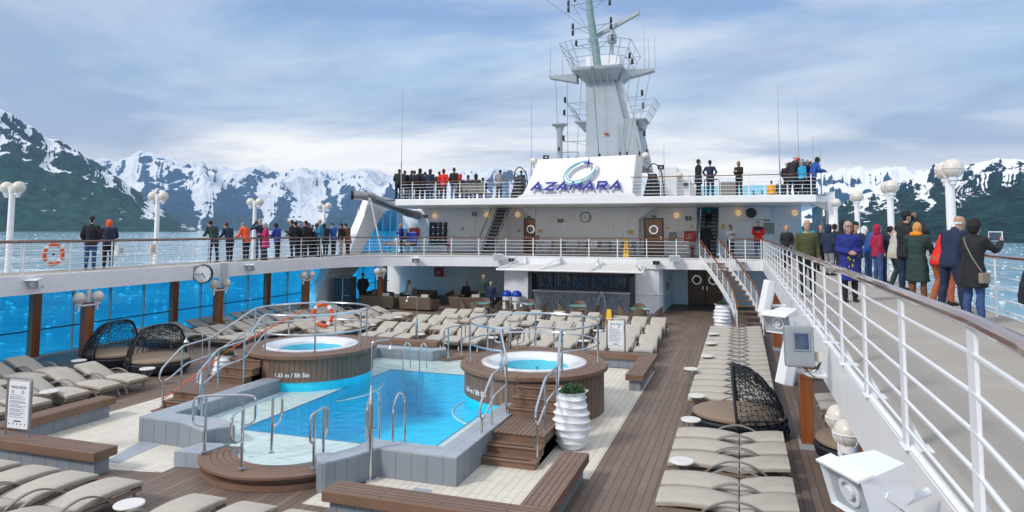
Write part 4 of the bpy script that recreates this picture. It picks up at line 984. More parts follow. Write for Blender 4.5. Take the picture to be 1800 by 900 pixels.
# ============================================================ RAILINGS, WINDOW SCREENS, COLUMNS, LAMPS
def arclen(path):
    P = [Vector(p) for p in path]; L = [0]
    for i in range(1, len(P)): L.append(L[-1]+(P[i]-P[i-1]).length)
    return P, L
def along(path, s):
    P, L = path; s = max(0, min(L[-1], s))
    for i in range(1, len(P)):
        if s <= L[i] or i == len(P)-1:
            t = (s-L[i-1])/max(1e-9, L[i]-L[i-1]); return P[i-1].lerp(P[i], t), (P[i]-P[i-1]).normalized()
def railing(path, label, h=1.03, nb=5, sp=1.525, s0=0.0, topm='rail', postw=0.05, postt=0.016, topr=0.03, foot=False, grp=None, barr=0.011, flat=1.0, close_posts=True):
    P0 = path[0]; r = empty('railing', P0); tag(r, label, 'railing', grp); f = mkp(r)
    b = MB(); b.tube([(x, y, z+h) for x, y, z in path], topr, 10, flat=flat); f('handrail', b, M[topm])
    for k in range(nb):
        b = MB(); hh = h*(k+0.75)/(nb+0.6); b.tube([(x, y, z+hh) for x, y, z in path], barr, 6); f('bar', b, M['white2'])
    ap_ = arclen(path); s = s0; proto = None
    while s <= ap_[1][-1]+1e-6:
        p, d = along(ap_, s); ang = math.atan2(d.y, d.x)
        b = MB(); b.T = Matrix.Translation(p-Vector(P0))@Matrix.Rotation(ang, 4, 'Z')
        b.box(-postw/2, postw/2, -postt/2, postt/2, 0, h-topr*0.6)
        if foot:
            b.hexa([(-0.006, 0, 0), (0.006, 0, 0), (0.006, -0.13, 0), (-0.006, -0.13, 0), (-0.006, 0, 0.22), (0.006, 0, 0.22), (0.006, -0.012, 0.22), (-0.006, -0.012, 0.22)])
            b.box(-0.09, 0.09, -0.15, 0.03, 0, 0.012)
        o = b.build('post', M['white2'], r, smooth=0, bevel=0.003)
        s += sp
    return r
def path3(P2, z=0.0, dx=0, dy=0): return [(x+dx, y+dy, z) for x, y in P2]
port_inner = [(-20.6, 5.9), (-20.6, 28), (-20.45, 30.3), (-19.9, 32.1), (-18.9, 33.5), (-17.4, 34.5), (-15, 35.2), (-12, 35.8), (-9, 36.2), (-5, 36.5), (-2.55, 36.62)]
# smooth the corner
sm = [port_inner[0], (-20.6, 27)]
for i in range(13):
    t = i/12; sm.append((-20.6+ (1-math.cos(t*math.pi/2))*0.9*3.4, 27.9+math.sin(t*math.pi/2)*6.6))
sm += [(-15.9, 35.0), (-15, 35.22), (-12, 35.82), (-9, 36.2), (-5, 36.5), (-2.55, 36.62)]
railing(path3(port_inner), 'long white railing with wood handrail round the port side and front of the pool opening', s0=0.0)
railing([(-22.7, 5, 0), (-22.7, 36.5, 0)], 'outer white ship side railing behind the people on the port walkway', s0=0.8, topr=0.026)
railing([(-0.55, 36.72, 0), (0.98, 36.78, 0)], 'short white railing between the curved stair and the starboard walkway', s0=0.0, sp=0.76)
si = [(0.62, 1.2), (0.86, 2.2), (0.98, 3.0), (1.03, 3.8), (1.03, 36.75)]
r_in = railing(path3(si), 'near white railing with thick varnished handrail along the starboard walkway', s0=2.62+0.02, sp=1.52, topm='railw', postw=0.115, postt=0.02, topr=0.036, foot=True, barr=0.013)
railing([(4.12, -2, 0), (4.12, 41, 0)], 'outer white ship side railing along the starboard walkway', s0=0.6, sp=1.52, topr=0.03, postw=0.07)
railing([(-18.8, 38, 3.2), (-18.8, 35.75, 3.2), (-18.6, 35.55, 3.2), (-11.3, 35.35, 3.2)], 'top deck railing on the port side of the name panel', h=1.0, sp=1.5, s0=0.2, topr=0.022)
railing([(-5.35, 35.42, 3.2), (3.3, 35.62, 3.2), (3.5, 35.8, 3.2), (3.6, 38, 3.2)], 'top deck railing on the starboard side of the name panel', h=1.0, sp=1.42, s0=0.1, topr=0.022)

# ---- curved stair (starboard) --------------------------------
cs = empty('curved_stair', (0.3, 31.3, PD)); tag(cs, 'curved white stair with wood handrails from pool deck to walkway deck', 'stairs'); f = mkp(cs)
def stair_c(t): # centre line, bottom (t=0) to top (t=1)
    p0, p1, p2, p3 = Vector((0.32, 30.9)), Vector((0.25, 33.6)), Vector((-0.75, 35.2)), Vector((-1.55, 37.2))
    a = (1-t); return p0*a**3+p1*3*a*a*t+p2*3*a*t*t+p3*t**3
def stair_d(t): d = stair_c(min(1, t+.01))-stair_c(max(0, t-.01)); return d.normalized()
NSt = 15
for i in range(NSt):
    t = (i+0.5)/NSt; c = stair_c(t); d = stair_d(t); n_ = Vector((-d.y, d.x)); z = PD+(i+1)*2.9/NSt
    w, l = 0.5, 0.17; P = []
    for zz in (z-0.05, z):
        for a_, b_ in ((-w, -l), (w, -l), (w, l), (-w, l)): q = c+n_*(-a_)+d*b_; P.append((q.x, q.y, zz))
    b = MB(); b.hexa(P); f('tread', b, M['grey' if False else 'teakp'], smooth=0)
for sd in (-1, 1):
    pts = []
    for i in range(25):
        t = i/24; c = stair_c(t); d = stair_d(t); n_ = Vector((-d.y, d.x)); q = c+n_*sd*0.53; pts.append(Vector((q.x, q.y, PD+2.9*t)))
    b = MB()
    for i in range(24):
        a, c = pts[i], pts[i+1]; b.bar(a+Vector((0, 0, 0.06)), c+Vector((0, 0, 0.06)), 0.03, 0.26)
    f('stringer', b, M['white'], smooth=0)
    b = MB(); b.tube([p+Vector((0, 0, 1.0)) for p in pts], 0.032, 8); f('handrail', b, M['railw' if False else 'varn'])
    for k in range(4):
        b = MB(); b.tube([p+Vector((0, 0, 0.28+0.17*k)) for p in pts], 0.010, 5); f('bar', b, M['white2'])
    for i in range(0, 25, 3):
        b = MB(); b.tube([pts[i], pts[i]+Vector((0, 0, 1.0))], 0.02, 6); f('post', b, M['white2'])

# ---- tinted window screens ------------------------------------
def window_screen(x, y0, y1, z0, z1, sp, label, rail=True):
    s = empty('window_screen', (x, y0, z0)); tag(s, label, 'window wall'); f = mkp(s)
    n = int(round((y1-y0)/sp))
    for i in range(n):
        b = MB(); ya = y0+i*sp; b.box(x-0.006, x+0.006, ya+0.03, ya+sp-0.03, z0+0.08, z1-0.05); f('pane', b, M['bglass'], smooth=0)
    for i in range(n+1):
        ya = y0+i*sp; b = MB(); b.box(x-0.04, x+0.05, ya-0.035, ya+0.035, z0, z1); f('mullion', b, M['grey' if False else 'mastgrey'], smooth=0)
    b = MB(); b.box(x-0.06, x+0.10, y0, y1, z0-0.02, z0+0.08); f('sill', b, M['mastgrey'], smooth=0)
    b = MB(); b.box(x-0.05, x+0.06, y0, y1, z1-0.07, z1); f('head_rail', b, M['grey'], smooth=0)
    if rail:
        b = MB(); b.tube([(x+0.16, y0, z0+0.95), (x+0.16, y1, z0+0.95)], 0.022, 6); f('handrail', b, M['black'])
        for i in range(0, n+1, 2):
            b = MB(); b.tube([(x, y0+i*sp, z0+0.9), (x+0.16, y0+i*sp, z0+0.95)], 0.02, 6); f('rail_bracket', b, M['white2'])
window_screen(-22.62, 4.7, 4.7+1.52*24, PD, -0.57, 1.52, 'tinted blue glass screen along the port side of the pool deck')
window_screen(4.2, 2.0, 2.0+1.52*26, PD, -0.57, 1.52, 'tinted blue glass screen along the starboard side of the pool deck', False)
window_screen(-22.3, 36.9, 42.0, 0.02, 2.75, 1.02, 'tall tinted glass windbreak at the port end of the walkway', False)
window_screen(3.9, 37.6, 42.0, 0.02, 2.75, 0.88, 'tall tinted glass windbreak at the starboard end of the walkway', False)

# ---- wooden columns ------------------------------------------
def column(x, y, w, d, label, white_top=False, zt=-0.57, grp='varnished wooden columns along the pool deck'):
    c = empty('wooden_column', (x, y, PD)); tag(c, label, 'column', grp); f = mkp(c)
    ztop = -1.0 if white_top else zt
    b = MB(); b.box(x-w/2, x+w/2, y-d/2, y+d/2, PD, ztop); f('wood_casing', b, M['varn'], smooth=0, bevel=0.008)
    if white_top:
        b = MB(); b.tube([(x, y, ztop), (x, y, zt+0.02)], 0.085, 12); f('steel_post', b, M['white'])
    b = MB(); b.box(x-w/2-.03, x+w/2+.03, y-d/2-.03, y+d/2+.03, PD, PD+0.10); f('foot_plate', b, M['mastgrey'], smooth=0)
    return c
yc = [17.4+6.05*k for k in range(-1, 4)]
for i, y in enumerate(yc): column(-20.75 if i < 4 else -18.9, y if i < 4 else 33.75, 0.26, 0.32, 'red brown wooden column with twin globe lamps, %s from near end' % ORD[i], True)
for i, y in enumerate([16.8+5.9*k for k in range(-1, 5)]): column(-22.35, y, 0.22, 0.3, 'red brown wooden column against port glass screen, %s from near end' % ORD[i])
for i, y in enumerate([9.25, 15.3, 21.2, 27.2]): column(1.19, y, 0.24, 0.28, 'orange brown wooden column under the starboard walkway, %s from near end' % ORD[i])

# ---- globe lamps ---------------------------------------------
def globe_into(f, b, c, r=0.19, mat='cream', cage=True, par=None):
    b = MB(); b.sphere(c, r, 20); f('globe', b, M[mat])
    if cage:
        b = MB(); rr = r*1.03
        b.tube([(c[0]+rr*math.cos(a*math.pi/10), c[1]+rr*math.sin(a*math.pi/10), c[2]) for a in range(20)], 0.008, 4, closed=True)
        for k in range(3):
            a = k*math.pi/3; b.tube([(c[0]+rr*math.cos(a)*math.cos(q), c[1]+rr*math.sin(a)*math.cos(q), c[2]+rr*math.sin(q)) for q in [(-math.pi+math.pi*j/12) for j in range(13)]], 0.007, 4)
        b.lathe([(0.09, -r-0.05), (0.10, -r+0.03)], 12, c)
        f('lamp_cage', b, M['white2'])
def lamp_post(x, y, z, h, label, grp, twin=True, ax='y', gr=0.20):
    l = empty('lamp_post', (x, y, z)); tag(l, label, 'lamp post', grp); f = mkp(l)
    b = MB(); b.lathe([(0.10, 0), (0.095, 0.05), (0.09, h-0.1), (0.11, h-0.09), (0.11, h+0.12), (0.07, h+0.13)], 14, (x, y, z)); f('pole', b, M['white'])
    o = 0.27
    dx, dy = (0, o) if ax == 'y' else (o, 0)
    b = MB(); b.tube([(x-dx, y-dy, z+h-0.13), (x+dx, y+dy, z+h-0.13)], 0.035, 8)
    b.lathe([(0.06, -0.05), (0.07, 0.10)], 10, (x-dx, y-dy, z+h-0.20)); b.lathe([(0.06, -0.05), (0.07, 0.10)], 10, (x+dx, y+dy, z+h-0.20)); f('arm', b, M['white2'])
    for s_ in (-1, 1): globe_into(f, None, (x+s_*dx, y+s_*dy, z+h+0.08), gr)
for i, y in enumerate([16.2+5.98*k for k in range(0, 4)]): lamp_post(-23.0+0.12, y, 0, 2.72, 'white lamp post with two cream globes on the port rail, %s from near end' % ORD[i], 'twin globe lamp posts on the port side', True, 'x' if i < 0 else 'x')
for i, y in enumerate([10.5+6.1*k for k in range(1, 5)]): lamp_post(4.22, y, 0, 2.68, 'white lamp post with cream globes on starboard rail, %s from near end' % ORD[i], 'globe lamp posts on the starboard side', True, 'x' if False else 'y')
def bracket_lamp(x, y, z, label, grp, ax='y', gr=0.19, o=0.34):
    l = empty('twin_globe_lamp', (x, y, z)); tag(l, label, 'lamp', grp); f = mkp(l)
    dx, dy = (0, o) if ax == 'y' else (o, 0)
    b = MB(); b.tube([(x-dx, y-dy, z-0.26), (x+dx, y+dy, z-0.26)], 0.03, 8)
    for s_ in (-1, 1): b.lathe([(0.035, -0.20), (0.045, 0.02), (0.06, 0.08)], 10, (x+s_*dx, y+s_*dy, z-0.24))
    f('bracket', b, M['white2'])
    for s_ in (-1, 1): globe_into(f, None, (x+s_*dx, y+s_*dy, z), gr)
for i, y in enumerate(yc): bracket_lamp(-20.55 if i < 4 else -18.75, y-0.15 if i < 4 else 33.45, -0.82, 'pair of cream globe lamps on the %s port wooden column from the near end' % ORD[i], 'globe lamp pairs under the port walkway', 'x' if False else 'y')
bracket_lamp(1.08, 8.8, -0.76, 'pair of large caged cream globe lamps beside the near starboard column', 'globe lamp pairs under the starboard walkway', 'y', 0.155, 0.33)

# ---- diagonal side supports ----------------------------------
def side_support(x, w, pts_lo, pts_hi, label):
    s = empty('side_support', (x, 36, 0)); tag(s, label, 'support'); f = mkp(s)
    for nm, P in (('lower_leg', pts_lo), ('upper_leg', pts_hi)):
        if not P: continue
        b = MB(); k = len(P); vs = [(x-w/2, y, z) for y, z in P]+[(x+w/2, y, z) for y, z in P]
        fs = [tuple(range(k)), tuple(range(2*k-1, k-1, -1))]+[(i, k+i, k+(i+1) % k, (i+1) % k) for i in range(k)]
        b.add(vs, fs); f(nm, b, M['white'], smooth=0, bevel=0.01)
side_support(-22.0, 0.55, [(31.6, PD), (34.6, PD), (34.9, -1.6), (36.6, -0.57), (33.2, -0.57), (32.0, -2.0)], [(35.0, 0), (36.3, 0), (39.1, 2.6), (40.6, 2.84), (40.6, 3.45), (39.6, 3.5), (37.6, 3.6)], 'white diagonal side frame rising past the port walkway')
side_support(4.25, 0.35, None, [(35.4, 0), (36.4, 0), (38.2, 2.7), (38.2, 3.45), (37.2, 3.4), (36.6, 2.6)], 'white diagonal side frame at the starboard end of the top deck')
b = MB(); b.prism([(3.45, 2.84), (4.45, 2.2), (4.45, 3.45), (4.2, 3.2), (3.4, 3.2)], 36.9, 37.3); b.v = [(p[0], p[2], p[1]) for p in b.v]
o = b.build('deck_bracket', M['white'], smooth=0); tag(o, 'white curved bracket joining the top deck to the starboard side frame', 'bracket')
# grey pipe
b = MB(); b.tube(fillet([(-21.5, 35.2, 3.45), (-21.2, 36.4, 3.5), (-17.9, 37.2, 2.25), (-17.5, 42.0, 2.25)], 0.4), 0.26, 20)
pe = empty('exhaust_pipe', (-20, 37, 3)); tag(pe, 'large grey steel pipe bending from the deckhouse wall to the port side frame', 'pipe'); f = mkp(pe)
b = MB(); b.tube(fillet([(-22.0, 35.6, 3.5), (-21.25, 36.1, 3.48), (-20.75, 40.9, 2.5), (-20.7, 42.0, 2.45)], 0.5), 0.27, 20); f('pipe_body', b, M['dsteel'])
b = MB(); b.tube([(-22.03, 35.58, 3.5), (-21.9, 35.67, 3.5)], 0.29, 20); f('pipe_mouth', b, M['black'])
for p_ in ((-21.2, 36.5, 3.41), (-20.72, 41.6, 2.46)):
    b = MB(); b.tube([p_, (p_[0]+0.01, p_[1]+0.12, p_[2]-0.02)], 0.31, 20); f('flange', b, M['grey'])
b = MB(); b.tube([(-21.0, 36.1, 3.3), (-20.6, 36.9, 0)], 0.05, 8); b.tube([(-21.0, 36.0, 3.3), (-21.9, 36.9, 2.2)], 0.05, 8); f('pipe_strut', b, M['white2'])
# ============================================================ LOUNGERS, TABLES, DAYBEDS
LG = 'beige cushioned sun loungers on the pool deck'
def cushion_piece(b, y0, z0, y1, z1, w, t, hump, n=8, pill=0.02):
    """padded slab along y with a slight crown, rounded edges"""
    rows = []; 
    for i in range(n+1):
        s = i/n; y = y0+(y1-y0)*s; z = z0+(z1-z0)*s+hump*math.sin(math.pi*s)
        e = min(s, 1-s)*n; end = 0.0 if e > 0.9 else 1.0
        ring = []
        prof = [(-1, .5), (-.985, .85), (-.93, 1.0), (-.4, 1.06), (.4, 1.06), (.93, 1.0), (.985, .85), (1, .5), (.97, .05), (.9, 0), (-.9, 0), (-.97, .05)]
        for px, pz in prof:
            q = pz; 
            if end: q = 0.5+(pz-0.5)*0.72
            ring.append((px*w/2*(0.985 if end else 1), y, z+q*t))
        rows.append(ring)
    o = []; k = len(rows[0])
    for r in rows: o += r
    fs = [(i*k+j, (i+1)*k+j, (i+1)*k+(j+1) % k, i*k+(j+1) % k) for i in range(n) for j in range(k)]
    fs += [tuple(range(k)), tuple(range((n+1)*k-1, n*k-1, -1))]
    b.add(o, fs)
def make_lounger(pillow=False, backz=0.12):
    """feet at y=0, head at y=2, origin on the floor under the foot end centre"""
    r = empty('sun_lounger', (0, 0, 0)); tag(r, None, 'sun lounger', LG)
    w = 0.64
    b = MB(); cushion_piece(b, 0.0, 0.28, 1.17, 0.27, w, 0.075, 0.045, 10); b.build('seat_cushion', M['cush'], r, smooth=50)
    b = MB(); cushion_piece(b, 1.19, 0.27, 1.98, 0.27+backz, w, 0.075, 0.02, 8); b.build('back_cushion', M['cush'], r, smooth=50)
    b = MB(); cushion_piece(b, -0.008, 0.268, 1.17, 0.258, w+.012, 0.028, 0.045, 8); cushion_piece(b, 1.19, 0.258, 1.988, 0.258+backz, w+.012, 0.028, 0.02, 6); b.build('cushion_underside', M['cushs'], r, smooth=50)
    b = MB()
    for s in (-1, 1): b.bar((s*(w/2-.02), 0.02, 0.235), (s*(w/2-.02), 1.96, 0.235), 0.035, 0.06)
    b.bar((-w/2, 0.04, 0.235), (w/2, 0.04, 0.235), 0.035, 0.06); b.bar((-w/2, 1.94, 0.235), (w/2, 1.94, 0.235), 0.035, 0.06)
    b.build('frame', M['tan'], r, smooth=0)
    for s in (-1, 1):
        for y, yy in ((0.16, 0.05), (1.82, 1.95)):
            b = MB(); b.bar((s*(w/2-.03), y, 0.22), (s*(w/2-.01), yy, 0.0), 0.045, 0.03, up=(0, 1, 0)); b.build('leg', M['taupe'], r, smooth=0)
    for s in (-1, 1):
        P = []
        for i in range(13):
            t = i/12; P.append(Vector((s*(w/2+.035), 0.62+1.05*t, 0.245+0.235*math.sin(math.pi*t)**0.8)))
        b = MB()
        for i in range(12): b.bar(P[i], P[i+1], 0.05, 0.022)
        b.build('armrest', M['taupe'], r, smooth=40)
    if pillow:
        b = MB(); cushion_piece(b, 1.62, 0.37+backz*.6, 1.90, 0.37+backz, w*.8, 0.08, 0.01, 5); b.build('pillow', M['cushs'] if False else M['cush'], r, smooth=50)
    return r
lA = make_lounger(); tA = snapshot(lA); fA = [True]
lB = make_lounger(True, 0.30); tB = snapshot(lB); fB = [True]
lC = make_lounger(False, 0.30); tC = snapshot(lC); fC = [True]
rj = random.Random(11)
def lounger(x, y, rz, label, kind='A'):
    t, f = {'A': (tA, fA), 'B': (tB, fB), 'C': (tC, fC)}[kind]
    return place(t, f, (x, y, PD+0.006), rz+rj.uniform(-.012, .012), label, LG)
# starboard row: lying across the ship, feet to port
ys = [8.55, 9.35, 10.22, 10.95, 11.67, 12.72, 13.50, 14.22] 
ys = [8.85, 9.62, 10.38+.53, 11.66, 12.72, 13.52, 14.3, 17.45, 18.2, 18.95, 19.75, 20.5, 21.3, 22.1, 22.85, 23.65, 24.45, 25.2, 26.0, 26.8, 27.6, 28.35, 29.1, 29.9]
for i, y in enumerate(ys):
    if i < 7: lb = 'beige lounger in the starboard row, %s before the black wicker daybed' % ORD[6-i]
    else: lb = 'beige lounger in the starboard row, %s beyond the black wicker daybed' % ORD[i-7]
    lounger(-1.28, y, -math.pi/2, lb)
# rows under the starboard walkway, seen between the columns
for i, y in enumerate([11.0, 11.9, 12.8, 17.6, 18.4]):
    lounger(1.65, y, -math.pi/2, 'beige sun lounger under the starboard walkway, %s from near end' % ORD[i], 'B')
# near rows at the port bottom corner: heads towards the camera
for i, x in enumerate([-12.95, -12.1, -11.2, -10.35, -9.42]): lounger(x+.02, 8.75, math.pi, 'beige lounger below the pool rules bench, %s from the port end' % ORD[i])
for i, x in enumerate([-7.65, -6.75, -5.9]): lounger(x, 8.62, math.pi, 'beige sun lounger in front of the curved pool step, %s towards starboard' % ORD[i])
# port rows lying across the ship, feet to starboard
py_ = [10.0, 10.85, 11.75, 12.75, 13.65, 14.5]
for i, y in enumerate(py_): lounger(-15.35, y, math.pi/2, 'beige lounger just behind the pool rules bench, %s from near end' % ORD[i], 'C')
for i, y in enumerate([11.0, 11.9, 12.8, 13.7, 14.5]): lounger(-18.0, y, math.pi/2, 'beige lounger second row behind the pool rules bench, %s from near end' % ORD[i], 'C')
k = 0
for j, x in enumerate([-15.0, -17.4, -19.6]):
    for i, y in enumerate([20.2, 21.0, 21.8, 22.8, 23.6, 24.4, 25.4, 26.2, 27.0, 28.0, 28.8, 29.6]):
        if j == 1 and y < 20.5 or (j < 1 and y < 23.0): continue
        lounger(x+rj.uniform(-.08, .08), y, math.pi/2, 'beige lounger in %s column out from the port tub, %s from near end' % (ORD[j], ORD[i]), 'C')
# centre rows: feet towards the pool
xs = [-13.5, -12.76, -12.02, -10.80, -10.06, -9.32, -7.5, -6.72, -5.92, -4.74, -3.95, -3.15]
for j, y in enumerate([23.1, 25.62, 28.1]):
    for i, x in enumerate(xs):
        x_ = x+(0.25*j if x < -9 else -0.12*j)
        lounger(x_, y+rj.uniform(-.05, .05), 0.0, 'beige sun lounger in the %s row behind the pool, %s from port' % (ORD[j], ORD[i]), 'B' if (j == 2 and i in (2, 5, 8, 6, 7)) or (i, j) in ((2, 1), (5, 1)) else 'C')

# side tables
def make_table():
    r = empty('side_table', (0, 0, 0)); tag(r, None, 'side table', 'round white side tables')
    b = MB(); b.lathe([(0.0, 0.44), (0.195, 0.44), (0.205, 0.45), (0.205, 0.465), (0.195, 0.475), (0, 0.475)], 24); b.build('table_top', M['tabw'], r)
    for k in range(8):
        a = k*math.pi/4; ca, sa = math.cos(a), math.sin(a)
        P = [(ca*0.17, sa*0.17, 0.44), (ca*0.12, sa*0.12, 0.36), (ca*0.05, sa*0.05, 0.22), (ca*0.11, sa*0.11, 0.08), (ca*0.17, sa*0.17, 0.0)]
        b = MB(); b.tube(fillet(P, 0.08, 4), 0.007, 4); b.build('wire_leg', M['taupe'], r)
    return r
tt = make_table(); tT = snapshot(tt); fT = [True]
TB = [(-1.02, 12.18, 'in the starboard row two tables before the black daybed'), (-1.05, 14.85, 'on the near side of the starboard black daybed'), (-1.05, 17.0, 'on the far side of the starboard black daybed'), (-1.4, 20.2, 'in the starboard row second beyond the daybed'), (-1.05, 22.45, 'in the starboard row third beyond the daybed'), (-1.05, 25.0, 'in the starboard row fourth beyond the daybed'), (-1.05, 27.3, 'in the starboard row nearest the curved stair'),
      (-8.28, 7.75, 'between the two near lounger groups'), (-15.75, 12.3, 'behind the pool rules board'), (-15.75, 15.15, 'beside the port wicker daybed'), (-18.6, 15.4, 'behind the port lounger rows'),
      (-11.42, 23.4, 'between first lounger groups behind the port tub'), (-8.6, 23.6, 'in the front lounger row behind the pool'), (-8.5, 26.1, 'in the second lounger row behind the pool'), (-5.33, 24.0, 'next to the pool rules board behind the tub'), (-11.2, 26.2, 'in the second lounger row on the port side'), (-5.33, 26.6, 'in the second lounger row near the yellow floor sign'), (-8.4, 28.8, 'in the last lounger row in front of the bar'), (-14.4, 25.0, 'at the foot of the port lounger columns'), (-14.5, 27.6, 'second at the foot of the port lounger columns')]
for x, y, s in TB: place(tT, fT, (x, y, PD+0.006), rj.uniform(0, 1), 'round white wire legged side table '+s, 'round white side tables')

# wicker daybeds with lace-like hood
def make_daybed():
    """round seat, hood on the -x side ... origin at the centre of the seat"""
    r = empty('wicker_daybed', (0, 0, 0)); tag(r, None, 'daybed', 'black wicker cocoon daybeds')
    b = MB(); b.lathe([(0.72, 0.04), (0.86, 0.12), (0.90, 0.30), (0.86, 0.34)], 36, (0, 0, 0)); b.v = [(p[0]*1.12, p[1], p[2]) for p in b.v]; b.build('basket', M['wick'], r)
    b = MB(); b.lathe([(0.0, 0.34), (0.80, 0.34), (0.86, 0.38), (0.86, 0.43), (0.80, 0.475), (0.3, 0.49), (0, 0.49)], 36); b.v = [(p[0]*1.12, p[1], p[2]) for p in b.v]; b.build('seat_cushion', pm('brown_cushion_cloth', (0.27, 0.20, 0.145), 0.85, var=0.05, bump=0.2, bs=12), r)
    # hood: part of an egg shape, cut by an inclined plane
    rr = random.Random(2); nu, nv = 26, 18; vs = []; fs = []
    for i in range(nv+1):
        t = i/nv
        for j in range(nu+1):
            a = math.pi*0.5+math.pi*j/nu   # half circle round -x
            sp_ = 1.0
            zz = 0.12+1.30*math.sin(t*math.pi/2*0.98)
            rad_ = 0.98*math.cos(t*math.pi/2*0.98)**0.62
            fwd = 0.30*math.sin(t*math.pi/2)  # leans over the seat
            x = rad_*math.cos(a)*1.05+fwd*(0.4+0.6*abs(math.cos(a))); y = rad_*math.sin(a)*0.92
            jx, jy, jz = (rr.uniform(-.022, .022) for _ in range(3)) if 0 < i < nv and 0 < j < nu else (0, 0, 0)
            vs.append((x+jx, y+jy, zz+jz))
    for i in range(nv):
        for j in range(nu):
            a = i*(nu+1)+j; q = (a, a+1, a+nu+2, a+nu+1)
            if rr.random() < 0.5: fs += [(q[0], q[1], q[2]), (q[0], q[2], q[3])]
            else: fs += [(q[0], q[1], q[3]), (q[1], q[2], q[3])]
    b = MB(); b.add(vs, fs); o = b.build('hood', M['wick'], r, smooth=0)
    md = o.modifiers.new('weave', 'WIREFRAME'); md.thickness = 0.022; md.use_replace = True; md.use_boundary = True; md.use_even_offset = False
    b = MB(); rim = [vs[i*(nu+1)] for i in range(nv+1)]+[vs[i*(nu+1)+nu] for i in range(nv, -1, -1)]
    b.tube(rim, 0.03, 8); b.tube([vs[i*(nu+1)+nu//2] for i in range(nv+1)], 0.016, 6); b.tube([vs[3*(nu+1)+j] for j in range(nu+1)], 0.014, 6); b.build('hood_rim', M['wick'], r)
    return r
db = make_daybed(); tD = snapshot(db); fD = [True]
DG = 'black wicker cocoon daybeds'
place(tD, fD, (-0.12, 15.95, PD), math.pi, 'black lace-weave hooded daybed standing in the starboard lounger row', DG)
place(tD, fD, (-17.0, 16.75, PD), 0.25-0.5, 'black lace-weave hooded daybed on the port side with its brown seat facing the hot tub', DG)
place(tD, fD, (-19.0, 17.0, PD), 0.1, 'black lace-weave hooded daybed closest to the port wooden column', DG)
place(tD, fD, (2.25, 14.6, PD), math.pi*1.0, 'black lace-weave hooded daybed in the shade under the starboard walkway', DG)

# wicker chairs and tables in front of the bar
def make_wchair():
    r = empty('wicker_armchair', (0, 0, 0)); tag(r, None, 'chair', 'brown wicker armchairs')
    b = MB(); b.hexa([(-.24, -.24, .36), (.24, -.24, .36), (.24, .22, .34), (-.24, .22, .34), (-.26, -.26, .44), (.26, -.26, .44), (.26, .24, .42), (-.26, .24, .42)]); b.build('seat', M['wickt'], r, smooth=0, bevel=.01)
    # wrapped back and arms, higher at the back
    N = 20; vs = []; 
    for i in range(N+1):
        a = math.pi*1.0*(i/N)+math.pi; t = i/N  # half ring around -y
        h = 0.62+0.26*math.sin(math.pi*t)
        for rr_, z in ((0.27, 0.36), (0.31, h), (0.285, h), (0.25, 0.36)):
            vs.append((rr_*math.cos(a)*1.08, rr_*math.sin(a), z))
    fs = [(i*4+j, (i+1)*4+j, (i+1)*4+(j+1) % 4, i*4+(j+1) % 4) for i in range(N) for j in range(4)]+[(0, 1, 2, 3), (N*4+3, N*4+2, N*4+1, N*4)]
    b = MB(); b.add(vs, fs); b.build('backrest', M['wickt'], r, smooth=60)
    for sx in (-1, 1):
        for sy in (-1, 1):
            b = MB(); b.tube([(sx*.2, sy*.18, .37), (sx*.24, sy*.23, 0)], .016, 6); b.build('leg', M['taupe'], r)
    return r
wc = make_wchair(); tW = snapshot(wc); fW = [True]
def make_wtable():
    r = empty('dining_table', (0, 0, 0)); tag(r, None, 'table', 'square tables with teal glass tops')
    b = MB(); b.box(-.42, .42, -.42, .42, .72, .735); b.build('glass_top', M['teal'], r, smooth=0, bevel=.004)
    b = MB(); b.box(-.38, .38, -.38, .38, .66, .718); b.build('table_frame', M['tan'], r, smooth=0)
    for sx in (-1, 1):
        for sy in (-1, 1):
            b = MB(); b.box(sx*.34-.025, sx*.34+.025, sy*.34-.025, sy*.34+.025, 0, .66); b.build('leg', M['tan'], r, smooth=0)
    return r
wt = make_wtable(); tWT = snapshot(wt); fWT = [True]
for i, (x, y) in enumerate([(-12.3, 32.0), (-10.1, 32.4), (-7.5, 32.6), (-4.5, 32.3)]):
    nm = ['outermost to port', 'in front of the blue bins', 'before the bar shutters', 'by the corridor corner'][i]
    place(tWT, fWT, (x, y, PD), 0.1*i, 'square teal glass topped table '+nm, 'square tables with teal glass tops')
    for j, (dx, dy, rz) in enumerate([(-.72, -.05, -math.pi/2), (.74, .05, math.pi/2), (-.12, .74, math.pi), (.1, -.74, 0)]):
        if j == 3 and i in (2,): continue
        place(tW, fW, (x+dx, y+dy, PD), rz+rj.uniform(-.25, .25), 'wicker chair %s of teal table %s' % (['port side', 'starboard side', 'bow side', 'pool side'][j], nm), 'brown wicker armchairs')
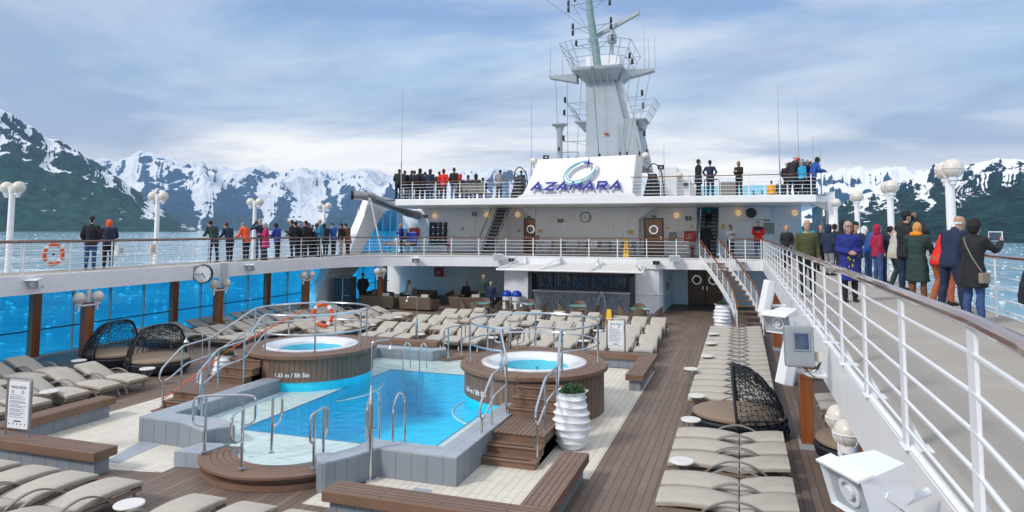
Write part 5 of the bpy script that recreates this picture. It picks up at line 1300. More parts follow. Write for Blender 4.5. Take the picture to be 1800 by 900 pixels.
# lounge seats in the shade to port
def make_sofa():
    r = empty('wicker_sofa', (0, 0, 0)); tag(r, None, 'sofa', 'wicker lounge seats in the shade')
    b = MB(); b.box(-.85, .85, -.4, .4, .08, .34); b.build('base', M['wickt'], r, smooth=0, bevel=.03)
    b = MB(); b.hexa([(-.9, -.5, .08), (.9, -.5, .08), (.9, -.36, .08), (-.9, -.36, .08), (-1.0, -.6, .74), (1.0, -.6, .74), (.95, -.44, .74), (-.95, -.44, .74)]); b.build('backrest', M['wickt'], r, smooth=0, bevel=.02)
    for s in (-1, 1):
        b = MB(); b.hexa([(s*.9-.05, -.5, .08), (s*.9+.05, -.5, .08), (s*.9+.05, .4, .08), (s*.9-.05, .4, .08), (s*.98-.05, -.55, .66), (s*.98+.05, -.55, .66), (s*.96+.05, .42, .58), (s*.96-.05, .42, .58)]); b.build('armrest', M['wickt'], r, smooth=0, bevel=.02)
        b = MB(); b.box(s*.42-.4, s*.42+.4, -.34, .4, .345, .47); b.build('seat_cushion', M['cush'], r, smooth=0, bevel=.03)
    b = MB(); b.T = Matrix.Translation((.4, -.25, .5))@Matrix.Rotation(-.3, 4, 'X'); b.box(-.22, .22, -.06, .06, 0, .38); b.build('pillow', M['cush'], r, smooth=0, bevel=.04)
    return r
sf = make_sofa(); tS = snapshot(sf); fS = [True]
for x, y, rz, s in ((-19.0, 33.9, 0.1, 'with its back to the port loungers'), (-16.6, 34.0, -.1, 'standing in the middle with its back to the pool'), (-14.1, 34.8, .35, 'turned towards the corridor'), (-18.3, 37.2, math.pi, 'facing the pool from the bow side'), (-15.6, 37.6, math.pi, 'deep in the shade below the deckhouse'), (-20.3, 36.2, -math.pi/2, 'along the port glass screen')):
    place(tS, fS, (x, y, PD), rz, 'brown wicker lounge seat '+s, 'wicker lounge seats in the shade')

# sign boards --------------------------------------------------
def rules_board(x, y, rz, label):
    r = empty('rules_board', (x, y, -2.45)); r.rotation_euler = (0, 0, rz); tag(r, label, 'sign', 'pool rules boards')
    b = MB(); b.tube(fillet([(-.29, 0, 0), (-.29, 0, 1.06), (.29, 0, 1.06), (.29, 0, 0)], .06), .022, 8); b.lathe([(.05, 0), (.05, .01)], 12, (-.29, 0, 0)); b.lathe([(.05, 0), (.05, .01)], 12, (.29, 0, 0)); b.build('frame', M['dsteel'], r)
    b = MB(); b.box(-.25, .25, -.012, .012, .12, .99); b.build('board', M['paper'], r, smooth=0, bevel=.004)
    vs, fs = text_verts('POOL RULES', .066, .001, .0016)
    b = MB(); b.add([(v[0], -.0135-v[2], v[1]+.865) for v in vs], fs)
    lines = ['No lifeguard on duty. Swim at your own risk', 'Children must be with an adult at all times', 'No diving or jumping into the pool', 'Please shower before entering the water', 'No food, glass or bottles in the pool', 'Persons who feel unwell should not bathe', 'Do not use the pool or whirlpools alone', 'No running, pushing or rough play', 'Please take care, deck may be slippery', 'Swimwear is required at all times', 'Follow the posted opening hours']
    lines = []
    b.build('heading', M['ink'], r, smooth=0)
    b = MB(); rr = random.Random(3); z = .74
    for k in range(17):     # rows of small print, too fine to read
        x0 = -.215; x1 = rr.uniform(.05, .21)
        xx = x0
        while xx < x1:
            wd = rr.uniform(.012, .045); b.box(xx, min(x1, xx+wd), -.0135, -.0125, z, z+.0085); xx += wd+.008
        z -= .021 if k % 3 else .034
    b.build('small_print', M['ink'], r, smooth=0)
    b = MB(); b.box(-.10, .08, -.0135, -.0125, .245, .27); b.build('bar_mark', M['ink'], r, smooth=0)
    for s, c in ((-.15, 'red'), (.10, 'ink')):
        b = MB(); b.lathe([(.022, 0), (.022, .001), (.032, .001), (.032, 0)], 16, cap0=False, cap1=False); b.v = [(s+p[0], -.0125-p[2], .80+p[1]) for p in b.v]; b.bar((s-.016, -.0135, .784), (s+.016, -.0135, .816), .006, .001, up=(0, 1, 0)); b.build('round_symbol', M[c], r, smooth=0)
    for k, c in enumerate(('ink', 'ink', 'red', 'ink', 'red')):
        b = MB(); b.lathe([(.016, 0), (.016, .001)], 12); b.v = [(-.2+k*.095+p[0], -.0125-p[2], .205+p[1]) for p in b.v]; b.build('round_symbol', M[c], r, smooth=0)
rules_board(-13.06, 9.60, .05, 'white pool rules board in a steel frame on the near port bench')
rules_board(-3.87, 22.2, 0.0, 'white pool rules board in a steel frame in front of the lounger rows')
# yellow wet floor sign
def floor_sign(x, y, z, label, rz=0, H=.95):
    r = empty('wet_floor_sign', (x, y, z)); r.rotation_euler = (0, 0, rz); tag(r, label, 'floor sign', 'yellow folding floor signs')
    for s in (-1, 1):
        b = MB(); b.hexa([(-.15, s*.18-.01, 0), (.15, s*.18-.01, 0), (.15, s*.18+.01, 0), (-.15, s*.18+.01, 0), (-.09, s*.02-.01, H), (.09, s*.02-.01, H), (.09, s*.02+.01, H), (-.09, s*.02+.01, H)]); b.build('panel', M['yellow'], r, smooth=0)
    b = MB()
    for k in range(4): b.box(-.05, .05, -.17+.04*k, -.16+.04*k, .25+.14*k, .32+.14*k)
    b.build('marking', M['black'], r, smooth=0)
floor_sign(-5.45, 29.6, PD, 'yellow folding wet floor sign between the lounger rows and the bar')
floor_sign(-5.95, 37.6, 0, 'yellow folding wet floor sign behind the walkway railing near the wooden door', 0, 1.0)

# cabinet and port corner
cb = empty('storage_cabinet', (-20.7, 33.0, PD)); tag(cb, 'tall dark cabinet with pale edges standing by the port glass screen', 'cabinet'); f = mkp(cb)
b = MB(); b.box(-21.2, -20.2, 32.7, 33.4, PD, PD+1.75); f('cabinet_body', b, M['navy'], smooth=0, bevel=.01)
b = MB(); b.box(-20.65, -20.6, 32.66, 32.7, PD, PD+1.75); b.box(-21.2, -20.2, 32.66, 32.7, PD+1.72, PD+1.76); b.box(-20.6, -20.2, 32.66, 32.7, PD+.75, PD+.79); f('edge_trim', b, M['mastgrey'], smooth=0)

# life rings ----------------------------------------------------
def life_ring(c, axis, R_, label, grp='orange and white life rings'):
    r = empty('life_ring', c); tag(r, label, 'life ring', grp); f = mkp(r)
    ax = {'x': (Vector((0, 1, 0)), Vector((0, 0, 1))), 'y': (Vector((1, 0, 0)), Vector((0, 0, 1)))}[axis]
    def arc(a0, a1, n=14): return [Vector(c)+ax[0]*(R_*math.cos(a0+(a1-a0)*i/n))+ax[1]*(R_*math.sin(a0+(a1-a0)*i/n)) for i in range(n+1)]
    b = MB(); b.tube(arc(0, 2*math.pi, 40)[:-1], .062, 12, closed=True); f('ring_body', b, M['orange'])
    for k in range(4):
        a = math.pi/4+k*math.pi/2; b = MB(); b.tube(arc(a-.16, a+.16, 6), .066, 12); f('white_band', b, M['shell'])
    b = MB()
    for k in range(4):
        a = math.pi/4+k*math.pi/2; P = []
        for i in range(9):
            t = a+.16+(math.pi/2-.32)*i/8; q = R_+.075+.03*math.sin(math.pi*i/8); P.append(Vector(c)+ax[0]*(q*math.cos(t))+ax[1]*(q*math.sin(t)))
        b.tube(P, .008, 4)
    f('grab_line', b, M['canvas'])
    b = MB(); b.lathe([(.05, 0), (.05, .02)], 4); b.v = [tuple(Vector(c)+ax[0]*p[0]+ax[1]*p[1]) for p in b.v]; f('green_tag', b, M['green'], smooth=0)
life_ring((-22.62, 17.55, .55), 'x', .33, 'orange life ring hanging on the port outer railing near two people')
life_ring((-12.3, 18.42, -1.19), 'y', .33, 'orange and white life ring hanging on the hot tub guard rail')
life_ring((4.05, 16.4, .48), 'x', .33, 'orange life ring on the starboard outer railing behind the orange trousers')
# ============================================================ CLOCKS, SPEAKERS, WALL FITTINGS
def clock(c, nrm, R_, label, double=False):
    """nrm: direction the face looks"""
    r = empty('wall_clock', c); tag(r, label, 'clock', None); n_ = Vector(nrm).normalized(); u = Vector((0, 0, 1)).cross(n_).normalized(); v = Vector((0, 0, 1))
    Mx = Matrix(((u.x, v.x, n_.x, 0), (u.y, v.y, n_.y, 0), (u.z, v.z, n_.z, 0), (0, 0, 0, 1)))
    b = MB(); b.T = Mx; b.lathe([(R_*.9, -.14), (R_, -.12), (R_, .02), (R_*.93, .035), (R_*.90, .02)], 36, cap1=False); b.build('case', M['black'], r)
    b = MB(); b.T = Mx; b.lathe([(R_*.92, .0), (R_*.92, .012)], 36); b.build('face', M['paper'], r)
    b = MB(); b.T = Mx
    for k in range(12):
        a = k*math.pi/6; L = .10 if k % 3 else .16; p = Vector((math.sin(a), math.cos(a), 0)); b.bar(p*R_*.86+Vector((0, 0, .014)), p*R_*(.86-L)+Vector((0, 0, .014)), R_*(.035 if k % 3 else .06), .004)
    b.build('hour_marks', M['black'], r, smooth=0)
    for (a, L, w, nm) in ((4.72*math.pi/6, .52, .07, 'hour_hand'), (8.6*math.pi/6, .76, .045, 'minute_hand')):
        b = MB(); b.T = Mx; p = Vector((math.sin(a), math.cos(a), 0)); b.bar(-p*R_*.12+Vector((0, 0, .02)), p*R_*L+Vector((0, 0, .02)), R_*w, .006); b.build(nm, M['black'], r, smooth=0)
    return r
clock((-9.0, 41.12, 2.25), (0, -1, 0), .32, 'round clock with dark rim high on the white deckhouse wall')
ck = clock((-20.28, 22.0, -.33), (.35, -.94, 0), .38, 'large two sided clock mounted on the port deck edge')
b = MB(); b.tube([(-20.62, 22.15, -.3), (-20.28, 22.1, -.33)], .04, 8); b.v = [tuple(Vector(v)-Vector(ck.location)) for v in b.v]; b.build('mounting_arm', M['white2'], ck)

def floodlight(c, aim, label, s=1.0, grp='box floodlights along the deck edge'):
    r = empty('floodlight', c); tag(r, label, 'floodlight', grp); n_ = Vector(aim).normalized(); u = Vector((0, 0, 1)).cross(n_).normalized(); v = n_.cross(u)
    Mx = Matrix(((u.x, v.x, n_.x, 0), (u.y, v.y, n_.y, 0), (u.z, v.z, n_.z, 0), (0, 0, 0, 1)))@Matrix.Scale(s, 4)
    b = MB(); b.T = Mx; w, h = .17, .12
    b.hexa([(-.11, -.09, -.2), (.11, -.09, -.2), (.11, .09, -.2), (-.11, .09, -.2), (-w, -h, .10), (w, -h, .10), (w, h, .10), (-w, h, .10)])
    b.f.pop(1); b.mi.pop(1); b.build('housing', M['shell'], r, smooth=0)
    b = MB(); b.T = Mx; b.hexa([(-.105, -.085, -.12), (.105, -.085, -.12), (.105, .085, -.12), (-.105, .085, -.12), (-w+.012, -h+.012, .07), (w-.012, -h+.012, .07), (w-.012, h-.012, .07), (-w+.012, h-.012, .07)])
    b.build('inner_reflector', M['black'] if s < 1.04 else M['mastgrey'], r, smooth=0)
    b = MB(); b.T = Mx; b.lathe([(.075, .0), (.075, .08), (.055, .08), (.055, .06), (.035, .06), (.035, .09), (0.001, .09)], 20, cap0=False, cap1=False); b.build('lens', M['shell'] if s > 1.04 else M['steel'], r)
    b = MB(); b.T = Mx; b.box(-w, w, h, h+.012, .02, .17 if s < 1.04 or s > 1.1 else .115); b.build('visor', M['shell'], r, smooth=0)
    b = MB(); b.T = Mx
    for sx in (-1, 1): b.bar((sx*.145, 0, -.03), (sx*.13, -.16, -.16), .03, .012, up=(1, 0, 0))
    b.bar((-.14, -.16, -.16), (.14, -.16, -.16), .03, .012); b.tube([(0, -.16, -.16), (.0, -.16, -.36)], .022, 8); b.build('bracket', M['shell'], r, smooth=0)
    return r
for i, (y, s) in enumerate(((15.3, 'nearest to the camera on the port deck edge'), (25.0, 'below the people on the port deck edge'), (34.4, 'at the bow end corner of the port deck edge'))):
    x = -20.45 if i < 2 else -17.1
    floodlight((x, y, -.22), (.35, -.9, -.25), 'white box floodlight '+s, 1.15)
floodlight((-11.9, 35.65, -.15), (-.1, -.95, -.25), 'white box floodlight beside the awning on the port end', 1.0)
floodlight((-4.2, 36.35, -.2), (.05, -.95, -.25), 'white box floodlight beside the awning on the starboard end', 1.0)
floodlight((-.0, 36.5, -.2), (-.3, -.95, -.25), 'white box floodlight beneath the short railing by the curved stair', 1.2)
def wallbox(x, y, z, w, h, d, label):
    r = empty('loudspeaker', (x, y, z)); tag(r, label, 'loudspeaker', 'white box loudspeakers'); 
    b = MB(); b.hexa([(-w/2, -d, -h/2), (w/2, -d, -h/2), (w/2*.9, 0, -h/2), (-w/2*.9, 0, -h/2), (-w/2, -d, h/2), (w/2, -d, h/2), (w/2*.9, 0, h/2), (-w/2*.9, 0, h/2)]); b.build('cabinet', M['shell'], r, smooth=0, bevel=.02)
    b = MB(); b.box(-w/2+.03, w/2-.03, -d-.006, -d+.001, -h/2+.03, h/2-.03); b.build('grille', M['mastgrey'], r, smooth=0)
    b = MB(); b.tube([(0, 0, -h/2), (0, .1, -h/2-.1), (0, .25, -h/2-.1)], .02, 6); b.build('mounting_arm', M['white2'], r)
    return r
wallbox(-12.55, 35.5, -.02, .6, .36, .25, 'white box loudspeaker on the front deck edge, port side of the awning')
wallbox(-3.25, 36.4, .02, .55, .32, .25, 'white box loudspeaker on the front deck edge next to the curved stair')
r_ = wallbox(-20.2, 23.2, -.25, .38, .68, .28, 'tall white loudspeaker on the port deck edge next to the two sided clock'); r_.rotation_euler = (0, 0, .5)
# starboard edge: speakers and screens looking aft
def column_speaker(y, x, z, label):
    r = empty('loudspeaker', (x, y, z)); tag(r, label, 'loudspeaker', 'tall white loudspeakers on the starboard edge')
    b = MB(); b.T = Matrix.Rotation(rad(12), 4, 'Y')
    b.prism([(-.14, -.12), (-.02, -.16), (.10, -.12), (.14, .1), (.05, .16), (-.1, .14)], -.36, .36); b.build('cabinet', M['shell'], r, smooth=0, bevel=.015)
    b = MB(); b.tube([(.1, .1, -.2), (.38, .15, -.2)], .035, 8); b.build('mounting_arm', M['white2'], r)
    return r
column_speaker(10.5, .62, -.33, 'tall white loudspeaker hanging behind the grey screen on the starboard edge')
column_speaker(16.0, .52, .02, 'tall white loudspeaker farther along the starboard edge above a wooden column')
floodlight((.60, 12.0, .0), (-.55, -.8, -.3), 'white box floodlight above the grey screen on the starboard edge', 1.35)
fl = floodlight((.60, 4.25, .06), (-.86, -.46, -.30), 'largest white box floodlight close to the camera on the starboard edge', 1.05)
# grey outdoor screen
sc = empty('outdoor_screen', (.66, 9.2, .03)); sc.scale = (.72, .8, .85); sc.rotation_euler = (rad(-8), 0, rad(8)); tag(sc, 'grey weatherproof unit with small dark screen bracketed to the starboard edge', 'screen')
b = MB(); b.box(-.24, .22, -.10, .12, -.28, .30); b.build('casing', M['grey'], sc, smooth=0, bevel=.03)
b = MB(); b.box(-.13, .15, -.115, -.10, -.06, .22); b.build('bezel', pm('screen_bezel', (.24, .27, .33), .4), sc, smooth=0, bevel=.01)
b = MB(); b.box(-.10, .12, -.12, -.114, -.03, .19); b.build('display', M['dglass'], sc, smooth=0)
b = MB(); b.tube(fillet([(.0, .05, -.30), (.12, .05, -.38), (.42, .08, -.40)], .08), .04, 8); b.build('mounting_arm', M['white2'], sc)
b = MB()
for k in range(3): b.tube(fillet([(.1-.05*k, .1, -.2), (.05+.08*k, .0, -.36-.03*k), (.25, .08, -.3-.04*k), (.36, .1, -.2)], .06), .007, 5)
b.build('cable', M['black'], sc)
b = MB(); b.box(.26, .36, .0, .1, -.2, -.06); b.build('junction_box', M['cream'], sc, smooth=0, bevel=.01)

# deckhouse wall lamps, cameras, cabinets
LGp = 'lit round lamps on the deckhouse wall'
for i, (x, z, y, s) in enumerate(((-19.45, 2.38, 42.0, 'above the louvred window'), (-15.7, 2.44, 42.0, 'beside the small steel door'), (-13.6, 2.45, 42, 'beside the stair at the port wooden door'), (-3.6, 2.36, 42, 'over the starboard fire cabinet'), (-.1, 2.5, 42, 'next to the air conditioner'), (2.95, 2.48, 42, 'at the starboard end of the wall'))):
    r = empty('wall_lamp', (x, y-.14, z)); tag(r, 'round lamp with warm glow '+s, 'wall lamp', LGp)
    b = MB(); b.sphere((0, 0, 0), .17, 16); b.build('globe', M['lit'], r)
    b = MB(); b.tube([(.172*math.cos(a*math.pi/8), .172*math.sin(a*math.pi/8)*1.0, 0) for a in range(16)], .008, 4, closed=True); b.tube([(0, .05, -.2), (0, .14, -.25)], .03, 6); b.build('lamp_cage', M['white2'], r)
for i, (x, z, s) in enumerate(((-17.0-.0, 2.35, 'by the large grey pipe'), (-15.9-.6, 2.5, 'beside the second lit lamp'), (-10.5, 2.05, 'on the middle block next to the clock'), (-2.9, 2.2, 'above the starboard fire cabinet'), (1.45, 2.15, 'above the man in the red jacket'))):
    if i == 0: x = -20.0
    y = 41.2 if i == 2 else 42.0
    floodlight((x, y-.32, z), (0, -1, -.12), 'small dark faced floodlight '+s, .95, 'dark faced floodlights on the deckhouse wall')
def cabinet_box(x, y, z, w, h, m, label, nm='fire_cabinet', cat='fire cabinet'):
    r = empty(nm, (x, y, z)); tag(r, label, cat)
    b = MB(); b.box(-w/2, w/2, -.22, 0, -h/2, h/2); b.build('cabinet_body', M[m], r, smooth=0, bevel=.02)
    b = MB(); b.box(-w/2+.03, w/2-.03, -.235, -.219, -h/2+.03, h/2-.03); b.build('door_panel', M[m], r, smooth=0, bevel=.006)
    b = MB(); s = .09
    for q in (((-s, s), (s, s)), ((s, s), (s, -s)), ((s, -s), (-s, -s)), ((-s, -s), (-s, s)), ((0, -s), (0, 0)), ((0, 0), (s, 0))): b.bar((q[0][0], -.24, q[0][1]-.02), (q[1][0], -.24, q[1][1]-.02), .02, .006, up=(0, 1, 0))
    if m == 'red': b.build('cabinet_symbol', M['paper'], r, smooth=0)
    else: b2 = MB(); b2.box(w/2-.1, w/2-.06, -.25, -.235, -.04, .04); b2.build('latch', M['dsteel'], r, smooth=0)
cabinet_box(-21.0+.05, 42.0, 1.28, .66, .58, 'red', 'red fire cabinet on the white wall at the port end')
cabinet_box(-2.95+.1, 42.0, 1.12, .66, .62, 'red', 'red fire cabinet beside the starboard wooden door')
cabinet_box(-3.85, 42.0, 1.1, .42, .5, 'grey', 'small grey cabinet between the wooden door and red cabinet', 'electric_cabinet', 'cabinet')
cabinet_box(-21.75, 42.0, 1.28, .4, .5, 'mastgrey', 'pale grey box beside the port red fire cabinet', 'electric_cabinet', 'cabinet')
cabinet_box(-19.4+.3, 41.98, PD+1.55, .6, .6, 'red', 'red fire cabinet in the shade below the walkway')
for i, x in enumerate((-21.55, -20.85)):
    r = empty('storage_bin', (x, 41.6, 0)); tag(r, 'pale bin with black lid under the red cabinet, ' + ('outer one' if i == 0 else 'inner one'), 'bin', 'pale bins with black lids')
    b = MB(); b.lathe([(.2, 0), (.23, .04), (.24, .8)], 16); b.build('bin_body', M['shell'], r)
    b = MB(); b.lathe([(.25, .8), (.26, .86), (.2, .95), (0, .97)], 16, cap0=False); b.build('bin_lid', M['black'], r)
for i, (x, y, s) in enumerate(((-18.45, 41.85, 'by the louvred window'), (-2.75, 41.85, 'below the starboard fire cabinet'))):
    r = empty('fire_hydrant', (x, y, 0)); tag(r, 'small red hydrant valve '+s, 'hydrant', 'small red hydrants')
    b = MB(); b.lathe([(.05, 0), (.05, .35), (.08, .37), (.08, .5), (.04, .52)], 12); b.tube([(-.14, 0, .42), (.14, 0, .42)], .04, 8); b.build('valve_body', M['red'], r)
    b = MB(); b.tube([(.1*math.cos(a*math.pi/6), .1*math.sin(a*math.pi/6), .58) for a in range(12)], .012, 4, closed=True); b.tube([(0, 0, .5), (0, 0, .58)], .015, 5); b.build('hand_wheel', M['red'], r)
# air conditioner
ac = empty('air_conditioner', (.9, 42, 2.45)); tag(ac, 'white air conditioner with round fan above the starboard steel door', 'air conditioner')
b = MB(); b.box(-.75, .75, -.42, 0, -.35, .4); b.build('casing', M['white'], ac, smooth=0, bevel=.02)
b = MB(); b.lathe([(.3, 0), (.3, .02)], 24); b.v = [(-.3+p[0], -.42-p[2], .03+p[1]) for p in b.v]; b.build('fan', M['black'], ac)
b = MB()
for k in range(4):
    R_ = .08+.07*k; b.tube([(-.3+R_*math.cos(a*math.pi/10), -.45, .03+R_*math.sin(a*math.pi/10)) for a in range(20)], .005, 4, closed=True)
b.build('fan_guard', M['dsteel'], ac)
# furniture on the walkway behind the railing
def patio_seat(x, y, z, w, label, cush='cush'):
    r = empty('patio_sofa', (x, y, z)); tag(r, label, 'sofa', 'patio seats against the deckhouse')
    b = MB(); b.box(-w/2, w/2, -.35, .35, .18, .30); b.build('seat_frame', M['tan'], r, smooth=0, bevel=.01)
    b = MB(); b.hexa([(-w/2, .3, .3), (w/2, .3, .3), (w/2, .36, .3), (-w/2, .36, .3), (-w/2, .42, .8), (w/2, .42, .8), (w/2, .48, .8), (-w/2, .48, .8)]); b.build('backrest', M['taupe'], r, smooth=0)
    b = MB(); b.box(-w/2+.03, w/2-.03, -.33, .3, .30, .42); b.build('seat_cushion', M['cush'], r, smooth=0, bevel=.03)
    n = max(1, int(w/.6))
    for k in range(n):
        xx = -w/2+w*(k+.5)/n; b = MB(); b.T = Matrix.Translation((xx, .2, .42))@Matrix.Rotation(-.25, 4, 'X'); b.box(-.22, .22, -.05, .05, 0, .42); b.build('pillow', M['cush'] if k % 2 == 0 else M['canvas'], r, smooth=0, bevel=.04)
    for sx in (-1, 1):
        for sy in (-1, 1):
            b = MB(); b.tube([(sx*(w/2-.05), sy*.3, .2), (sx*(w/2-.02), sy*.34, 0)], .015, 6); b.build('leg', M['taupe'], r)
patio_seat(-7.3-.9, 39.6, 0, 2.0, 'cushioned patio sofa in the middle behind the walkway railing')
patio_seat(-10.4, 39.6, 0, .9, 'cushioned patio armchair on the port side of the sofa')
patio_seat(-6.2, 39.5, 0, .9, 'cushioned patio armchair between sofa and yellow floor sign')
r = empty('patio_table', (-11.5, 39.2, 0)); tag(r, 'small brown table with trestle legs and a plant on top', 'table')
b = MB(); b.box(-.4, .4, -.3, .3, .68, .72); b.build('table_top', M['tan'], r, smooth=0)
for s in (-1, 1):
    b = MB(); b.tube([(s*.1, -.2, .68), (s*.3, -.25, 0)], .018, 6); b.tube([(s*.1, .2, .68), (s*.3, .25, 0)], .018, 6); b.build('leg', M['black'], r)
r = empty('potted_plant', (-11.5, 39.2, .72)); tag(r, 'small dry potted plant on the trestle table', 'plant')
b = MB(); b.lathe([(.06, 0), (.08, .14), (.07, .14)], 12); b.build('pot', M['canvas'], r)
b = MB(); rr = random.Random(9)
for k in range(160):
    a, l = rr.uniform(0, 6.28), rr.uniform(.1, .34); e = rr.uniform(.4, 1.4); c = Vector((math.cos(a)*l*math.cos(e), math.sin(a)*l*math.cos(e), .14+l*math.sin(e))); b.bar(Vector((0, 0, .14)).lerp(c, .6), c, .02, .004)
b.build('foliage', pm('dry_leaf', (.16, .13, .06), .7, var=.3), r, smooth=0)
r = empty('patio_table', (-19.7, 37.4, 0)); tag(r, 'brown table with folded white napkins near the port windbreak', 'table')
b = MB(); b.box(-.9, .9, -.35, .35, .5, .72); b.build('table_top', M['tan'], r, smooth=0, bevel=.01)
for sx in (-.8, .8):
    for sy in (-.3, .3):
        b = MB(); b.tube([(sx, sy, .5), (sx, sy, 0)], .015, 5); b.build('leg', M['black'], r)
b = MB(); b.T = Matrix.Translation((-19.9, 37.4, .72)); b.lathe([(.09, 0), (.12, .12), (.05, .25), (0, .28)], 5); o = b.build('napkin_stand', M['paper'], smooth=0); tag(o, 'folded white napkins standing on the brown port side table', 'napkin')
r = empty('deck_chair', (-19.3, 38.3, 0)); tag(r, 'blue fabric chair behind the brown port side table', 'chair')
b = MB(); b.box(-.35, .35, -.1, .0, .45, 1.3); b.build('backrest', M['bluep'], r, smooth=0, bevel=.03)
b = MB(); b.box(-.35, .35, -.5, -.1, .4, .48); b.build('seat', M['bluep'], r, smooth=0, bevel=.02)
for sx in (-.3, .3):
    b = MB(); b.tube([(sx, -.1, 1.0), (sx, -.45, 0)], .015, 5); b.tube([(sx, -.45, .45), (sx, .05, 0)], .015, 5); b.build('leg', M['dsteel'], r)

# top deck furniture and gear beside the name panel
def lifting_gear(x, y, label):
    r = empty('ventilator_frame', (x, y, 3.2)); tag(r, label, 'deck machinery', 'dark framed machinery beside the name panel')
    b = MB(); b.hexa([(-.5, -.3, 0), (.5, -.3, 0), (.5, .3, 0), (-.5, .3, 0), (-.2, -.2, 1.25), (.2, -.2, 1.25), (.2, .2, 1.25), (-.2, .2, 1.25)]); b.build('cover', M['black'], r, smooth=0, bevel=.03)
    b = MB(); b.tube(fillet([(-.1, -.3, .6), (-.25, -.35, 1.5), (.1, -.35, 1.85), (.5, -.35, 1.4), (.62, -.35, 0)], .35), .03, 6); b.build('hoop_pipe', M['black'], r)
    b = MB()
    for k in range(6): b.tube([(-.5+.06*k, -.33, .15+.2*k), (.5-.06*k, -.33, .15+.2*k)], .02, 5)
    b.build('grating', M['dsteel'], r)
lifting_gear(-11.75, 36.6, 'black tapered machinery with bent pipe on the port side of the name panel')
lifting_gear(-4.35, 36.6, 'black tapered machinery with bent pipe on the starboard side of the name panel')
for i, (x, y, z, s) in enumerate(((-11.0, 36.8, 5.35, 'at the port top corner of the name panel'), (-4.75, 36.8, 5.45, 'at the starboard top corner of the name panel'), (-2.95-.3, 40, 4.6, 'beyond the starboard machinery'), (-2.6, 42, 4.3, 'farther forward past the starboard machinery'), (-11.4+8.9, 45, 4.1, 'smallest of the row forward of the machinery'))):
    r = empty('deck_lamp', (x, y, z)); tag(r, 'cream globe lamp '+s, 'lamp', 'cream globe lamps round the name panel')
    b = MB(); b.sphere((0, 0, 0), .2, 16); b.build('globe', M['cream'], r)
    b = MB(); b.tube([(0, 0, -.18), (0, 0, -.34), (.15, .1, -.4)], .04, 6); b.build('bracket', M['grey'], r)
for i, (x, y, z, s) in enumerate(((-4.0, 37.2, 4.85, 'behind the starboard machinery'), (-2.9, 40.5, 4.1, 'by the white ventilation casing'), (-10.3, 36.9, 5.55, 'on top of the name panel at its port end'))):
    floodlight((x, y, z), (.2, -1, -.1), 'dark faced top deck floodlight '+s, 1.0, 'dark faced floodlights on the top deck')
vc = empty('ventilation_casing', (-3.9, 40, 3.2)); tag(vc, 'white stepped ventilation casing behind the starboard machinery', 'casing'); 
for (x0, x1, y0, y1, z1) in ((-.5, .5, 0, 2, 1.9), (.5, 1.1, .5, 3, 1.3), (1.1, 1.7, 1, 4, .9)):
    b = MB(); b.box(x0, x1, y0, y1, 0, z1); b.build('casing', M['white'], vc, smooth=0, bevel=.02)
aw2 = empty('windbreak_screen', (1.4, 62, 3.2)); tag(aw2, 'long pale blue screen on the top deck behind the railing', 'screen')
b = MB(); b.box(-6.6, 2.6, 0, .06, .1, 2.15); b.build('screen_panel', M['lbue'], aw2, smooth=0)
b = MB()
for k in range(6): b.box(-6.6+1.8*k, -6.5+1.8*k, -.03, 0, 0, 2.2)
b.build('screen_post', M['white2'], aw2, smooth=0)
r = empty('storage_box', (-.55, 39.5, 3.2)); tag(r, 'beige canvas covered box on the top deck behind the railing', 'box')
b = MB(); b.box(-.45, .45, -.3, .3, 0, .95); b.build('cover', M['taupe'], r, smooth=0, bevel=.03)
b = MB(); b.tube(fillet([(-.52, 0, 0), (-.52, 0, 1.1), (-1.3, 0, 1.1), (-1.3, 0, 0)], .1), .03, 6); b.build('rail_frame', M['black'], r)

# whip antennas -------------------------------------------------
for i, (x, y, z0, z1, s) in enumerate(((-18.75, 35.7, 3.2, 9.95, 'at the port end of the top deck railing'), (-11.2, 37, 3.2, 9.1, 'just to port of the name panel'), (1.95, 37, 3.2, 9.0, 'tallest one behind the starboard people'), (2.85, 37, 3.2, 8.1, 'between the two tall ones on the starboard end'), (3.2+.35, 37.3, 3.2, 6.2, 'beside the starboard bracket'), (3.9, 37.4, 3.0, 5.9, 'thick jointed one at the starboard corner'), (-3.9, 38, 3.2, 6.2, 'behind the starboard machinery'))):
    r = empty('whip_antenna', (x, y, z0)); tag(r, 'thin white whip antenna '+s, 'antenna', 'thin whip antennas')
    b = MB(); b.tube([(0, 0, 0), (0, 0, (z1-z0)*.33)], .035, 6); b.build('antenna_base', M['mastgrey'], r)
    b = MB(); b.tube([(0, 0, (z1-z0)*.33), (0, 0, z1-z0)], .014, 5, rs=[.018, .008]); b.build('antenna_rod', M['grey'], r)

